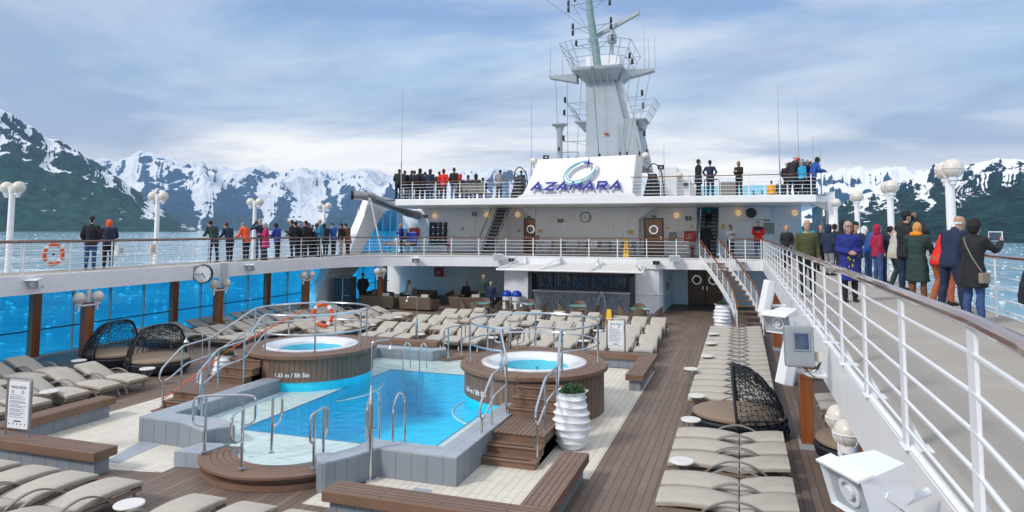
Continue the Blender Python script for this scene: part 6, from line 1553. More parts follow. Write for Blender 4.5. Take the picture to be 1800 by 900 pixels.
# MAST ---------------------------------------------------------
ms = empty('ship_mast', (-7.2, 39, 3.2)); tag(ms, 'tall grey white ship mast with platforms, radar bar and signal lamps', 'mast'); f = mkp(ms)
def slabp(b, bot, top, zb, zt, yb0, yb1, yt0, yt1):
    b.hexa([(bot[0], yb0, zb), (bot[1], yb0, zb), (bot[1], yb1, zb), (bot[0], yb1, zb), (top[0], yt0, zt), (top[1], yt0, zt), (top[1], yt1, zt), (top[0], yt1, zt)])
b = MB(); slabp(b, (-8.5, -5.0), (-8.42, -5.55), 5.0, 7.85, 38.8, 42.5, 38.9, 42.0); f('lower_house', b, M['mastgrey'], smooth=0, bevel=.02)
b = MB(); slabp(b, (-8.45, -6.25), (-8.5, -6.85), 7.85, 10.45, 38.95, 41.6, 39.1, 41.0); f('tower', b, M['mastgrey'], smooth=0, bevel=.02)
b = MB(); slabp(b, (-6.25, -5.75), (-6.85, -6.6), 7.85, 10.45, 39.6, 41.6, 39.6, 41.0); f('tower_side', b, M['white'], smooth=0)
b = MB(); slabp(b, (-8.3, -6.6), (-9.2, -6.2), 10.2, 10.75, 39.0, 41, 38.3, 41.5); b.box(-9.2, -6.2, 38.3, 41.5, 10.75, 10.92); f('upper_platform', b, M['mastgrey'], smooth=0, bevel=.01)
for s, xe, xr in ((-1, -10.7, -9.0), (1, -4.5, -6.4)):
    b = MB(); b.hexa([(min(xe, xr), 38.9, 10.55 if s < 0 else 10.15), (max(xe, xr), 38.9, 10.15 if s < 0 else 10.55), (max(xe, xr), 39.5, 10.15 if s < 0 else 10.55), (min(xe, xr), 39.5, 10.55 if s < 0 else 10.15), (min(xe, xr), 38.9, 10.68), (max(xe, xr), 38.9, 10.68), (max(xe, xr), 39.5, 10.68), (min(xe, xr), 39.5, 10.68)]); f('yard_arm', b, M['mastgrey'], smooth=0)
# side galleries
for x0, x1, x2 in ((-9.6, -8.9, -8.4), (-4.75, -5.1, -5.9)):
    b = MB(); lo, hi = min(x1, x2), max(x1, x2); b.hexa([(lo+.2, 39.3, 7.3), (hi-.1 if x1 < x2 else hi-.1, 39.3, 7.3), (hi-.1, 40.4, 7.3), (lo+.2, 40.4, 7.3), (lo-.15, 39.0, 7.78), (hi, 39.0, 7.78), (hi, 40.8, 7.78), (lo-.15, 40.8, 7.78)]); b.box(lo-.25, hi+.1, 38.9, 40.9, 7.78, 7.86); f('gallery', b, M['mastgrey'], smooth=0)
    b = MB(); sg_ = -1 if x0 < x1 else 1
    for zz, e in ((.35, .35), (.7, .6), (1.05, .9)):
        xx = x1+sg_*e*.75; b.tube([(x2, 38.9, 7.86+zz), (xx, 38.9, 7.86+zz), (xx, 40.9, 7.86+zz)], .02, 5)
    for yy in (38.9, 39.6, 40.3, 40.9): b.tube([(x1-sg_*.0+sg_*.1, yy, 7.86), (x1+sg_*.68, yy, 8.91)], .02, 5)
    f('gallery_rail', b, M['mastgrey'])
# main platform rail, flared outwards
b = MB(); base = [(-9.2, 38.3), (-8.6, 37.9), (-6.9, 37.9), (-6.2, 38.5), (-6.2, 41.5), (-9.2, 41.5)]
def flare(p, k): cx_, cy_ = -7.7, 39.9; return (cx_+(p[0]-cx_)*k, cy_+(p[1]-cy_)*k)
for zz, k in ((.45, 1.12), (.85, 1.24), (1.3, 1.36)): b.tube([flare(p, k)+(10.92+zz,) for p in base], .022, 5, closed=True)
for i in range(6):
    p, q = base[i], base[(i+1) % 6]
    for t in (0, .5):
        m_ = (p[0]*(1-t)+q[0]*t, p[1]*(1-t)+q[1]*t); b.tube([m_+(10.92,), flare(m_, 1.36)+(12.22,)], .022, 5)
f('platform_rail', b, M['mastgrey'])
b = MB(); b.box(-8.5, -6.5, 39.2, 40.6, 10.92, 11.75); f('instrument_box', b, M['white'], smooth=0, bevel=.02)
b = MB(); b.tube([(-7.75, 39.3, 10.9), (-8.2, 39.3, 14.0), (-8.55, 39.3, 17.5)], .24, 14, rs=[.25, .22, .16]); f('top_pole', b, M['polegrey'])
b = MB(); b.tube([(-7.0, 39.6, 11.7), (-7.0, 39.6, 12.6)], .10, 8); b.lathe([(.22, 12.5), (.28, 12.6), (.28, 13.0), (.18, 13.1), (.15, 13.35)], 14, (-7.0, 39.6, 0)); f('radar_pedestal', b, M['mastgrey'])
b = MB(); b.bar((-8.55, 40.2, 12.95), (-5.35, 39.2, 14.1), .22, .22); f('radar_bar', b, M['mastgrey'], smooth=0)
def signal(x, y, z, par=None, double=False):
    b = MB(); b.lathe([(.06, -.16), (.075, -.12), (.075, .12), (.05, .16)], 12, (x, y, z)); b.lathe([(.085, -.17), (.085, -.13)], 12, (x, y, z)); f('signal_lamp', b, M['black'])
for z, sL, sR in ((15.0, -1.25, 1.25), (13.55, -1.15, 1.15), (12.5, -1.1, 1.05)):
    xc_ = -8.2-(z-14)*.1 if z > 14 else -7.75-(z-10.9)*.145
    b = MB(); b.tube([(xc_+sL, 39.2, z-.1), (xc_, 39.2, z), (xc_+sR, 39.2, z+.08)], .025, 5); b.tube([(xc_+sL*.75, 39.2, z-.08), (xc_, 39.2, z-.55)], .02, 5); b.tube([(xc_+sR*.75, 39.2, z+.05), (xc_, 39.2, z-.55)], .02, 5); f('cross_arm', b, M['polegrey'])
    for xx, dz in ((xc_+sL, -.1), (xc_+sR, .08)):
        signal(xx, 39.2, z+dz+.2)
        if z > 13: signal(xx, 39.2, z+dz-.2)
for x, z, xr in ((-9.75, 9.2, -8.5), (-9.8, 8.45, -8.9), (-9.85, 6.9, -8.45), (-5.2, 9.35, -6.4), (-5.15, 8.6, -5.6), (-5.1, 7.0, -5.5)):
    signal(x, 39.1, z); b = MB(); b.tube([(x, 39.1, z-.22), (xr, 39.1, z-.22)], .022, 5); b.tube([(x+(xr-x)*.3, 39.1, z-.22), (xr, 39.1, z-.5)], .015, 5); f('lamp_arm', b, M['mastgrey'])
signal(-5.85, 38.8, 11.5); signal(-5.7, 38.8, 11.15)
for x, z1 in ((-10.65, 13.1), (-9.9, 12.3), (-9.3, 12.4), (-5.9, 12.6), (-5.05, 13.4), (-4.8, 12.6), (-4.45, 12.9)):
    b = MB(); b.tube([(x, 39.1, 10.68), (x, 39.1, z1)], .012, 5, rs=[.022, .008]); f('rod_aerial', b, M['mastgrey'])
b = MB()
for k, x in enumerate((-8.35, -7.95, -7.55, -7.15)): b.hexa([(x, 38.35, 10.1), (x+.06, 38.35, 10.1), (x+.06, 38.95, 10.1), (x, 38.95, 10.1), (x, 38.3, 10.74), (x+.06, 38.3, 10.74), (x+.06, 38.4, 10.74), (x, 38.4, 10.74)] if False else [(x, 38.9, 10.0), (x+.06, 38.9, 10.0), (x+.06, 38.98, 10.0), (x, 38.98, 10.0), (x, 38.32, 10.74), (x+.06, 38.32, 10.74), (x+.06, 38.98, 10.74), (x, 38.98, 10.74)])
f('gusset', b, M['mastgrey'], smooth=0)
b = MB(); b.box(-7.35, -7.1, 38.75, 38.8, 6.95, 7.05); f('red_plate', b, M['red'], smooth=0)
b = MB()
for zz in range(9): b.tube([(-6.55, 38.75, 5.4+.25*zz), (-6.2, 38.75, 5.4+.25*zz)], .012, 4)
b.tube([(-6.55, 38.75, 5.3), (-6.55, 38.75, 7.6)], .015, 4); b.tube([(-6.2, 38.75, 5.3), (-6.2, 38.75, 7.6)], .015, 4); f('ladder', b, M['mastgrey'])
# wires
wires = [((-10.3, 39, 10.5), (-9.95, 38.4, 5.9)), ((-9.6, 39, 10.5), (-9.4, 38.4, 5.3)), ((-8.7, 38.9, 10.3), (-8.95, 38.5, 5.3)), ((-8.1, 38.3, 12.6), (-7.5, 38.2, 5.4)), ((-7.95, 38.3, 12.4), (-7.55, 38.2, 5.4)), ((-5.9, 39, 10.2), (-6.4, 38.5, 5.5)), ((-5.3, 39, 10.6), (-6.0, 38.5, 5.5)), ((-4.7, 39, 10.5), (-5.4, 38.5, 7.2)), ((-5.4, 38.5, 7.2), (-4.9, 38.5, 5.6)), ((-5.6, 39, 7.3), (-5.3, 38.5, 5.5)), ((-8.3, 39, 14.3), (-11.6, 30, 17.5)), ((-8.1, 39, 13.1), (-14.5, 30, 17.5)), ((-8.3, 39, 13.2), (-10.5, 30, 18.2))]
for a, c in wires:
    b = MB(); A = Vector(a); C_ = Vector(c); P = [A.lerp(C_, t/8)-Vector((0, 0, .12*math.sin(math.pi*t/8))) for t in range(9)]; b.tube(P, .014, 4); f('wire', b, M['dsteel'])
for a, c in (wires[10],):
    for t in (.15, .3, .45, .6, .75):
        q = Vector(a).lerp(Vector(c), t); b = MB(); b.lathe([(.02, -.12), (.06, -.04), (.06, .04), (.02, .12)], 8, (q.x, q.y, q.z-.1)); f('insulator', b, M['black'])
for a, c in wires[:10]:
    b = MB(); b.lathe([(.02, -.1), (.05, -.05), (.05, .12), (.02, .16)], 8, (c[0], c[1], c[2]+.25)); f('insulator', b, M['black'])
# mushroom vent pole
vp_ = empty('vent_pole', (-9.95, 38.6, 3.2)); tag(vp_, 'white mushroom topped vent pole beside the mast on its port side', 'vent'); f = mkp(vp_)
b = MB(); b.lathe([(.17, 5.3-2), (.17, 7.2), (.24, 7.35), (.24, 7.5)], 14, (-9.95, 38.6, 0)); f('pole', b, M['mastgrey'])
b = MB(); b.lathe([(.3, 7.5), (.5, 7.62), (.42, 7.7), (.1, 7.75)], 14, (-9.95, 38.6, 0)); f('cap', b, M['mastgrey'])
hr = MB(); hr.tube(fillet([(-9.75, 38.3, 5.3), (-9.75, 38.3, 5.95), (-8.75, 38.3, 5.95), (-8.75, 38.3, 5.3)], .15), .025, 6); o = hr.build('hoop_rail', M['dsteel']); tag(o, 'dark hoop rail between the vent pole and the mast foot', 'rail')
for i, (y, nm, mt, s) in enumerate(((20.1, 'cabinet_box', 'shell', 'white equipment box on the port outer railing right of the orange hood'), (21.6, 'signal_box', 'cream', 'small cream signal box on a stand at the port outer railing'))):
    r = empty('railing_box', (-22.5, y, .62)); tag(r, s, 'box')
    b = MB(); b.box(-.1, .1, -.16+.03*i, .16-.03*i, -.18, .2); b.build('box_body', M[mt], r, smooth=0, bevel=.015)
    b = MB(); b.box(.1, .112, -.08, .08, -.08, .08); b.build('cover_plate', M['mastgrey'], r, smooth=0)
    b = MB(); b.tube([(0, 0, -.18), (0, 0, -.62)], .03, 8); b.build('stand', M['white2'], r)
# ============================================================ PEOPLE
def remesh(b, vox, smooth=3, fac=0.5, folds=0.0, fscale=0.12):
    me = bpy.data.meshes.new('tmp'); me.from_pydata([tuple(p) for p in b.v], [], b.f)
    o = bpy.data.objects.new('tmp', me); COL.objects.link(o)
    m = o.modifiers.new('r', 'REMESH'); m.mode = 'VOXEL'; m.voxel_size = vox; m.adaptivity = 0
    s = o.modifiers.new('s', 'SMOOTH'); s.factor = fac; s.iterations = smooth
    if folds:
        tx = bpy.data.textures.get('folds') or bpy.data.textures.new('folds', 'CLOUDS'); tx.noise_scale = fscale; tx.noise_depth = 1
        d = o.modifiers.new('d', 'DISPLACE'); d.texture = tx; d.strength = folds; d.mid_level = 0.5
    bpy.context.view_layer.update()
    ev = o.evaluated_get(bpy.context.evaluated_depsgraph_get()); me2 = bpy.data.meshes.new_from_object(ev)
    vs = [tuple(v.co) for v in me2.vertices]; fs = [tuple(p.vertices) for p in me2.polygons]
    bpy.data.objects.remove(o); bpy.data.meshes.remove(me); bpy.data.meshes.remove(me2)
    return vs, fs
def limb(b, pts, rs, n=12):
    P = [Vector(p) for p in pts]; path = []; rr = []
    for i in range(len(P)-1):
        for k in range(4): t = k/4; path.append(P[i].lerp(P[i+1], t)); rr.append(rs[i]*(1-t)+rs[i+1]*t)
    path.append(P[-1]); rr.append(rs[-1])
    b.tube(path, 1, n, rs=rr)
    for p, r in zip(P, rs): b.sphere(p, r*1.0, 10)
def rings(b, L, n=20):
    """L: (centre, rx, ry, right vec, fwd vec)"""
    vs = []
    for c, rx, ry, R_, F_ in L:
        for j in range(n):
            a = 2*math.pi*j/n; ca, sa = math.cos(a), math.sin(a)
            q = c+R_*(rx*math.copysign(abs(ca)**0.85, ca))+F_*(ry*math.copysign(abs(sa)**0.85, sa)); vs.append(q)
    k = len(L); fs = [(i*n+j, i*n+(j+1) % n, (i+1)*n+(j+1) % n, (i+1)*n+j) for i in range(k-1) for j in range(n)]
    fs += [tuple(range(n-1, -1, -1)), tuple((k-1)*n+j for j in range(n))]
    b.add(vs, fs)
_hand = {}
def hand_geo(curl):
    """right hand pointing +z, palm facing -y... thumb on +x; wrist at origin"""
    if curl in _hand: return _hand[curl]
    b = MB(); rings(b, [(Vector((0, 0, z)), rx, ry, Vector((1, 0, 0)), Vector((0, 1, 0))) for z, rx, ry in ((-.02, .026, .020), (.0, .028, .019), (.03, .036, .017), (.07, .041, .015), (.092, .040, .013))], 14)
    for i, (x, L) in enumerate(((.031, .070), (.011, .080), (-.010, .074), (-.030, .058))):
        p = Vector((x, 0, .088)); a = 0.0; pts = [p-Vector((0, 0, .02)), p]; rs = [.0095, .0092]
        for s_, cf in ((.45, .35), (.30, .75), (.25, .8)):
            a += curl*cf; p = p+Vector((x*.12, -math.sin(a), math.cos(a)))*L*s_; pts.append(p); rs.append(rs[-1]*.9)
        limb(b, pts, rs, 8)
    limb(b, [(.020, -.004, .015), (.045, -.012, .045), (.058, -.024, .072), (.056, -.036, .095)], [.014, .0115, .0098, .0082], 8)
    _hand[curl] = remesh(b, 0.0042, 2, 0.4); return _hand[curl]
PGEO = {}
def figure(pose='stand', coat='short', hair='short', fem=False, hood=False, legs='stand', lean=None, curl=0.5, bare=False):
    key = (pose, coat, hair, fem, hood, legs, lean, curl, bare)
    if key in PGEO: return PGEO[key]
    th = {'rail': .30, 'camera': .04, 'stand': .02, 'cross': .0, 'tablet': .16, 'pockets': .02, 'bend': .62, 'walk': .06, 'phone': .05}.get(pose, 0) if lean is None else lean
    sit = legs == 'sit'
    piv = Vector((0, 0, .93 if not sit else .50)); R_ = Vector((1, 0, 0)); F_ = Vector((0, math.cos(th), -math.sin(th))); U_ = Vector((0, math.sin(th), math.cos(th)))
    def up(x, y, t): return piv+R_*x+F_*y+U_*t
    sw = .175 if fem else .195; k = .93 if fem else 1.0
    # lower limbs
    hipx = .095
    if legs == 'walk': ank = [(-.10, -.26, .09), (.10, .26, .08)]; kn = [(-.10, -.02, .49), (.10, .16, .50)]
    elif sit: ank = [(-.12, .42, .08), (.12, .40, .08)]; kn = [(-.13, .44, .50), (.13, .44, .50)]
    elif legs == 'wide': ank = [(-.20, -.04, .08), (.20, .05, .08)]; kn = [(-.16, .02, .50), (.16, .05, .50)]
    elif legs == 'bent': ank = [(-.12, -.08, .08), (.13, .12, .08)]; kn = [(-.12, .08, .50), (.13, .16, .50)]
    else: ank = [(-.11, -.03, .08), (.11, .03, .08)]; kn = [(-.105, .01, .50), (.105, .03, .50)]
    def legs_into(b, add, foot=False, ext=1.0):
        for s_, a, kq in ((-1, ank[0], kn[0]), (1, ank[1], kn[1])):
            h = piv+Vector((s_*hipx, 0, -.03)); A_ = Vector(a); K_ = Vector(kq)
            mid = K_.lerp(A_, .35)+Vector((0, -.015, 0))
            limb(b, [h, h.lerp(K_, .5), K_, mid, A_+Vector((0, 0, .02))], [.092*k+add, .078*k+add, .056*k+add*1.1, .054*k+add*1.2, .036+add*1.6*ext])
    # arms
    sh = {s_: up(s_*sw, -.01, .495) for s_ in (-1, 1)}
    def arm_pose(s_):
        if pose == 'rail': e = up(s_*(sw+.08), .12, .24); w_ = Vector((s_*.14, .52, 1.08)); 
        elif pose == 'camera': e = up(s_*(sw+.13), .22, .42); w_ = up(s_*.055, .20, .70)
        elif pose == 'tablet': e = up(s_*(sw+.06), .22, .34); w_ = up(s_*.13, .46, .50)
        elif pose == 'cross': e = up(s_*(sw+.055), -.02, .21); w_ = up(s_*.06, .21, .17)
        elif pose == 'phone': e = up(s_*(sw+.03), .02, .22); w_ = up(s_*.10, .27, .33)
        elif pose == 'pockets': e = up(s_*(sw+.08), -.06, .22); w_ = up(s_*(sw+.01), .08, .02)
        elif pose == 'bend': e = up(s_*(sw+.05), .20, .38); w_ = Vector((s_*.16, .62, 1.08))
        elif pose == 'walk': e = up(s_*(sw+.04), s_*.10-.02, .21); w_ = up(s_*(sw+.05), s_*.22+.06, -.01)
        elif pose == 'hips': e = up(s_*(sw+.14), -.08, .24); w_ = up(s_*(sw-.03), .06, .06)
        else: e = up(s_*(sw+.045), -.02, .21); w_ = up(s_*(sw+.05), .05, -.03)
        if sit and pose not in ('camera', 'phone', 'tablet'): w_ = up(s_*.12, .30, .08); e = up(s_*(sw+.05), .05, .18)
        return e, w_
    AR = {s_: arm_pose(s_) for s_ in (-1, 1)}
    def arms_into(b, add, stop=0.0):
        for s_ in (-1, 1):
            e, w_ = AR[s_]; S_ = sh[s_]
            w2 = w_+(e-w_).normalized()*stop
            limb(b, [up(s_*(sw-.06), 0, .48), S_, S_.lerp(e, .5), e, e.lerp(w2, .45), w2], [.055*k+add, .056*k+add, .047*k+add, .040*k+add, .038*k+add, .027*k+add*1.2])
    # trunk
    chestd = .118 if not fem else .125
    T = [(-.10, .135, .10), (-.02, .160 if not fem else .168, .115), (.08, .150 if not fem else .145, .108), (.18, .140 if not fem else .128, .102), (.30, .155 if not fem else .142, chestd), (.42, .168 if not fem else .152, .112), (.50, .150 if not fem else .138, .088), (.545, .085, .062)]
    bd = MB()
    rings(bd, [(up(0, 0, t), rx, ry, R_, F_) for t, rx, ry in T]); legs_into(bd, 0); arms_into(bd, 0)
    hc = up(0, .015, .0); nk0 = up(0, -.005, .53); hd = up(0, .02, .735)+Vector((0, .0, 0))
    htilt = th*0.35 if pose in ('rail', 'bend') else 0.0
    if pose in ('rail', 'bend'): hd = up(0, .06, .715)
    limb(bd, [nk0, nk0.lerp(hd, .5)], [.056, .052])
    bv, bf = remesh(bd, .021, 4)
    # head with a face
    hdm = MB(); HF = Vector((0, math.cos(htilt), -math.sin(htilt))); HU = Vector((0, math.sin(htilt), math.cos(htilt)))
    def hp(x, y, z): return hd+Vector((1, 0, 0))*x+HF*y+HU*z
    rings(hdm, [(hp(0, y, z), rx, ry, Vector((1, 0, 0)), HF) for z, rx, ry, y in ((-.125, .02, .02, .050), (-.115, .036, .036, .042), (-.085, .052, .062, .026), (-.04, .062, .080, .012), (0, .069, .090, .004), (.04, .074, .096, -.002), (.08, .066, .086, -.006), (.108, .042, .056, -.008), (.118, .015, .02, -.008))], 22)
    limb(hdm, [hp(0, -.01, -.16), hp(0, -.005, -.05)], [.050, .048])
    limb(hdm, [hp(0, .088, .008), hp(0, .100, -.018), hp(0, .104, -.030)], [.010, .013, .015], 8)
    for s_ in (-1, 1):
        hdm.sphere(hp(s_*.016, .094, -.034), .010, 8); hdm.sphere(hp(s_*.074, -.006, -.005), .02, 10, .45, .8, 1.35)
        hdm.sphere(hp(s_*.030, .078, .012), .016, 8); hdm.sphere(hp(s_*.030, .080, .034), .012, 8, 1.7, .6, .5); hdm.sphere(hp(s_*.042, .055, -.035), .024, 8)
    hdm.sphere(hp(0, .082, -.062), .018, 10, 1.5, .7, .42); hdm.sphere(hp(0, .080, -.074), .015, 10, 1.3, .8, .45); hdm.sphere(hp(0, .066, -.105), .022, 10)
    hv, hf = remesh(hdm, .0095, 2, .4)
    body = MB(); body.add(bv, bf); body.add(hv, hf)
    for s_ in (-1, 1):
        e, w_ = AR[s_]; d = (w_-e).normalized()
        if pose == 'rail' or pose == 'bend': d = (Vector((-s_*.5, .8, -.15))).normalized(); pn = Vector((0, 0, -1))
        elif pose == 'camera': d = Vector((-s_*.35, .35, .85)).normalized(); pn = Vector((-s_*.8, -.2, 0))
        elif pose == 'tablet': d = (d+Vector((0, .2, .9))).normalized(); pn = Vector((-s_, 0, 0))
        elif pose in ('cross', 'phone') or sit: d = (d*.6+Vector((-s_*.6, .3, -.1))).normalized(); pn = Vector((0, -1, -.4))
        else: pn = Vector((-s_, -.2, 0))
        pn = (pn-d*pn.dot(d)).normalized(); xa = d.cross(-pn)*1.0; xa.normalize()
        vs, fs = hand_geo(curl); sg = 1
        # mirror for the other side: thumb towards the front
        thumb = xa if xa.dot(Vector((-s_ if pose in ('camera', 'tablet', 'cross', 'phone', 'rail', 'bend') else 0, 1, .6))) > 0 else -xa
        flip = (thumb-xa).length > 1e-3
        hvv = [w_+thumb*v[0]-pn*v[1]+d*v[2] for v in vs]
        ff = [tuple(reversed(q)) for q in fs] if flip else fs
        body.add(hvv, ff)
    G = {'body': (body.v, body.f)}
    # trousers
    b = MB(); rings(b, [(up(0, 0, t), rx+.014, ry+.014, R_, F_) for t, rx, ry in T[:3]]); legs_into(b, .015, ext=1.0); G['trousers'] = remesh(b, .021, 3, .5, .022, .10)
    # shoes
    for s_, a in ((-1, ank[0]), (1, ank[1])):
        b = MB(); A_ = Vector(a); b.m = 0
        rings(b, [(A_+Vector((0, y, z-A_.z+ (A_.z-.08))), rx, rz, Vector((1, 0, 0)), Vector((0, 0, 1))) for y, z, rx, rz in ((-.085, .035, .020, .028), (-.06, .045, .036, .045), (0, .048, .040, .048), (.07, .040, .045, .038), (.13, .032, .042, .030), (.175, .026, .020, .018))], 14)
        limb(b, [A_+Vector((0, -.02, -.03)), A_+Vector((0, -.01, .03))], [.045, .042]); G['shoe%d' % (s_ > 0)] = remesh(b, .013, 2)
    # jacket
    b = MB(); add = {'thin': .012, 'short': .030, 'puffy': .046, 'long': .036, 'knee': .036}[coat]
    low = {'thin': -.06, 'short': -.12, 'puffy': -.14, 'long': -.32, 'knee': -.46}[coat]
    L = [(up(0, 0, t), rx+add, ry+add, R_, F_) for t, rx, ry in T[1:]]
    base = piv+Vector((0, math.sin(th)*-.0, 0))
    hem = []
    nH = 4
    for i in range(nH, 0, -1):
        t = low*i/nH; wd = (.165 if not fem else .172)+add+(.03*i/nH if coat in ('long', 'knee') else -.004*i/nH)
        hem.append((base+Vector((0, .0, t)), wd, .115+add+(.035*i/nH if coat in ('long', 'knee') else 0), R_, Vector((0, 1, 0))))
    if sit: hem = hem[-2:]
    rings(b, hem+L[1:] if hem else L); arms_into(b, add*.72, .01)
    if coat != 'thin' or hood: limb(b, [up(0, -.02, .53), up(0, -.01, .565)], [.082, .070])
    if hood and hair != 'hood': b.sphere(up(0, -.085, .52), .10, 12, 1.15, .7, .9)
    G['jacket'] = remesh(b, .023, 3, .5, .030 if coat != 'thin' else .016, .09)
    # hair or headwear
    b = MB(); hx = {'short': (0, -.014, .026, .079, .096, .102), 'bald': None}.get(hair)
    if hair in ('short', 'crop', 'bob', 'long', 'curly'):
        g = .008 if hair != 'curly' else .022
        b.sphere(hp(0, -.022, .030), 1, 20, .078+g, .090+g, .098+g)
        if hair in ('bob', 'long', 'curly'):
            zb = {'bob': -.09, 'long': -.22, 'curly': -.06}[hair]
            limb(b, [hp(0, -.045, .0), hp(0, -.05, zb)], [.082+g, .066+g])
            for s_ in (-1, 1): limb(b, [hp(s_*.058, -.02, .02), hp(s_*.062, -.015, zb*.8)], [.034, .028])
        else: limb(b, [hp(0, -.04, .0), hp(0, -.042, -.06)], [.070, .052])
    elif hair == 'bald':
        limb(b, [hp(-.052, -.03, -.01), hp(0, -.085, -.02), hp(.052, -.03, -.01)], [.028, .032, .028])
    elif hair == 'beanie':
        rings(b, [(hp(0, -.012, z), r, r*1.2, Vector((1, 0, 0)), HF) for z, r in ((.010, .083), (.035, .087), (.04, .083), (.09, .076), (.125, .052), (.145, .02))], 20)
        limb(b, [hp(0, -.05, .0), hp(0, -.05, -.05)], [.052, .045])
    elif hair == 'cap':
        rings(b, [(hp(0, -.012, z), r, r*1.2, Vector((1, 0, 0)), HF) for z, r in ((.025, .084), (.07, .082), (.105, .066), (.125, .03))], 20)
        rings(b, [(hp(0, y, .038-.10*(y-.08)), rx, .006, Vector((1, 0, 0)), HU) for y, rx in ((.06, .07), (.10, .07), (.14, .055), (.165, .03))], 12)
    elif hair == 'hood':
        b.sphere(hp(0, -.03, .02), 1, 20, .108, .112, .128); limb(b, [hp(0, -.04, -.03), hp(0, -.045, -.14)], [.10, .095])
    G['hair'] = remesh(b, .012, 2, .4, .014 if hair in ('curly', 'short', 'bob', 'long', 'crop') else .004, .03)
    G['meta'] = dict(hd=hd, HF=HF, HU=HU, AR=AR, up=up)
    PGEO[key] = (G, {}); return PGEO[key]
def cmat(name, c, bump=.2, rough=.8):
    k = 'cloth_'+name
    if k not in M: M[k] = pm(k, c, rough, var=.12, vs=5, bump=bump, bs=14)
    return M[k]
CL = dict(black=(.012, .013, .018), navy=(.012, .022, .060), dkgreen=(.018, .045, .040), orange=(.80, .10, .02), magenta=(.42, .012, .10), violet=(.03, .04, .27), blue=(.02, .09, .36), royal=(.012, .022, .21), teal=(.02, .20, .36), brown=(.16, .07, .03), beige=(.46, .38, .28), red=(.72, .02, .015), cyan=(.02, .35, .60), green=(.07, .075, .025), maroon=(.33, .01, .05), parka=(.50, .46, .39), grey=(.25, .26, .28), ltgrey=(.45, .45, .45), white=(.72, .72, .73), yellow=(.85, .38, .01), jeans=(.035, .075, .20), dkjeans=(.02, .04, .11), rust=(.40, .10, .04), ltjeans=(.10, .17, .32), ochre=(.75, .25, .01), tealg=(.01, .22, .25),
          hblack=(.012, .010, .010), hbrown=(.07, .035, .018), hgrey=(.30, .30, .31), hwhite=(.66, .66, .66), hblond=(.50, .27, .09), hred=(.35, .05, .02))
for k_, c_ in CL.items(): cmat(k_, c_, .1 if k_[0] == 'h' else .35)
PG = 'people standing on the open decks'
def person(x, y, z, rz, label, pose='stand', coat='short', jc='black', hair='short', hc='hbrown', tc='black', fem=False, hood=False, legs='stand', s=1.0, skin='skin', lean=None, shoe='black', grp=None, extra=None, curl=.55, hair_is='hair'):
    G, cache = figure(pose, coat, hair, fem, hood, legs, lean, curl)
    o = empty('person', (x, y, z), rz); tag(o, label, 'person', grp or PG); s *= .955 if grp == 'people along the starboard walkway' else 1.025; o.scale = (s, s, s)
    J = M['cloth_'+jc]; mats = {'body': M[skin], 'trousers': M['cloth_'+tc], 'jacket': J, 'hair': M['cloth_'+hc], 'shoe0': M['cloth_'+shoe], 'shoe1': M['cloth_'+shoe]}
    for k in ('body', 'trousers', 'jacket', 'hair', 'shoe0', 'shoe1'):
        nm = {'shoe0': 'shoe', 'shoe1': 'shoe', 'hair': hair_is if hair not in ('beanie', 'cap', 'hood') else 'hat'}.get(k, k)
        if k not in cache:
            b = MB(); vs, fs = G[k]; b.v = list(vs); b.f = list(fs); b.mi = [0]*len(fs); ob = b.build(nm, mats[k], o, smooth=80); cache[k] = ob.data
        else:
            ob = bpy.data.objects.new(nm, cache[k]); COL.objects.link(ob); ob.parent = o
        ob.material_slots[0].link = 'OBJECT'; ob.material_slots[0].material = mats[k]
    if extra: extra(o, G['meta'])
    return o
def eyes(o, m):
    for s_ in (-1, 1):
        b = MB(); c = m['hd']+Vector((1, 0, 0))*(s_*.030)+m['HF']*.0905+m['HU']*.012; b.sphere(c, .0075, 8, 1.3, .6, .8); b.build('eye', M['black'], o)
def glasses(o, m):
    b = MB()
    for s_ in (-1, 1):
        c = m['hd']+Vector((1, 0, 0))*(s_*.031)+m['HF']*.101+m['HU']*.012; b.sphere(c, .021, 12, 1.15, .25, .8)
        b.tube([c+Vector((s_*.02, 0, 0)), m['hd']+Vector((s_*.078, 0, .012))], .003, 4)
    b.tube([m['hd']+Vector((-.012, .104, .014)), m['hd']+Vector((.012, .104, .014))], .003, 4); b.build('sunglasses', M['black'], o)
def binoc(o, m):
    b = MB()
    for s_ in (-1, 1):
        c = m['hd']+m['HF']*.10+m['HU']*.012+Vector((s_*.032, 0, 0)); b.tube([c, c+m['HF']*.05, c+m['HF']*.13], .02, 10, rs=[.016, .020, .028])
    b.tube([m['hd']+m['HF']*.15+Vector((-.03, 0, .012)), m['hd']+m['HF']*.15+Vector((.03, 0, .012))], .014, 8); b.build('binoculars', M['black'], o)
def camera_at(o, m, where='face'):
    c = m['hd']+m['HF']*.15 if where == 'face' else m['up'](0, .27, .36)
    b = MB(); b.box(c.x-.065, c.x+.065, c.y-.03, c.y+.03, c.z-.045, c.z+.045); b.tube([c+Vector((0, .02, 0)), c+Vector((0, .09, 0))], .035, 12); b.build('camera', M['black'], o, smooth=0)
FP, FS, FB, FA = math.pi/2, -math.pi/2, 0.0, math.pi
def px_x(px, x):   # point of the sight line of a column of the photo at a given x
    a = az_of(px)[0]; return x/math.tan(a)
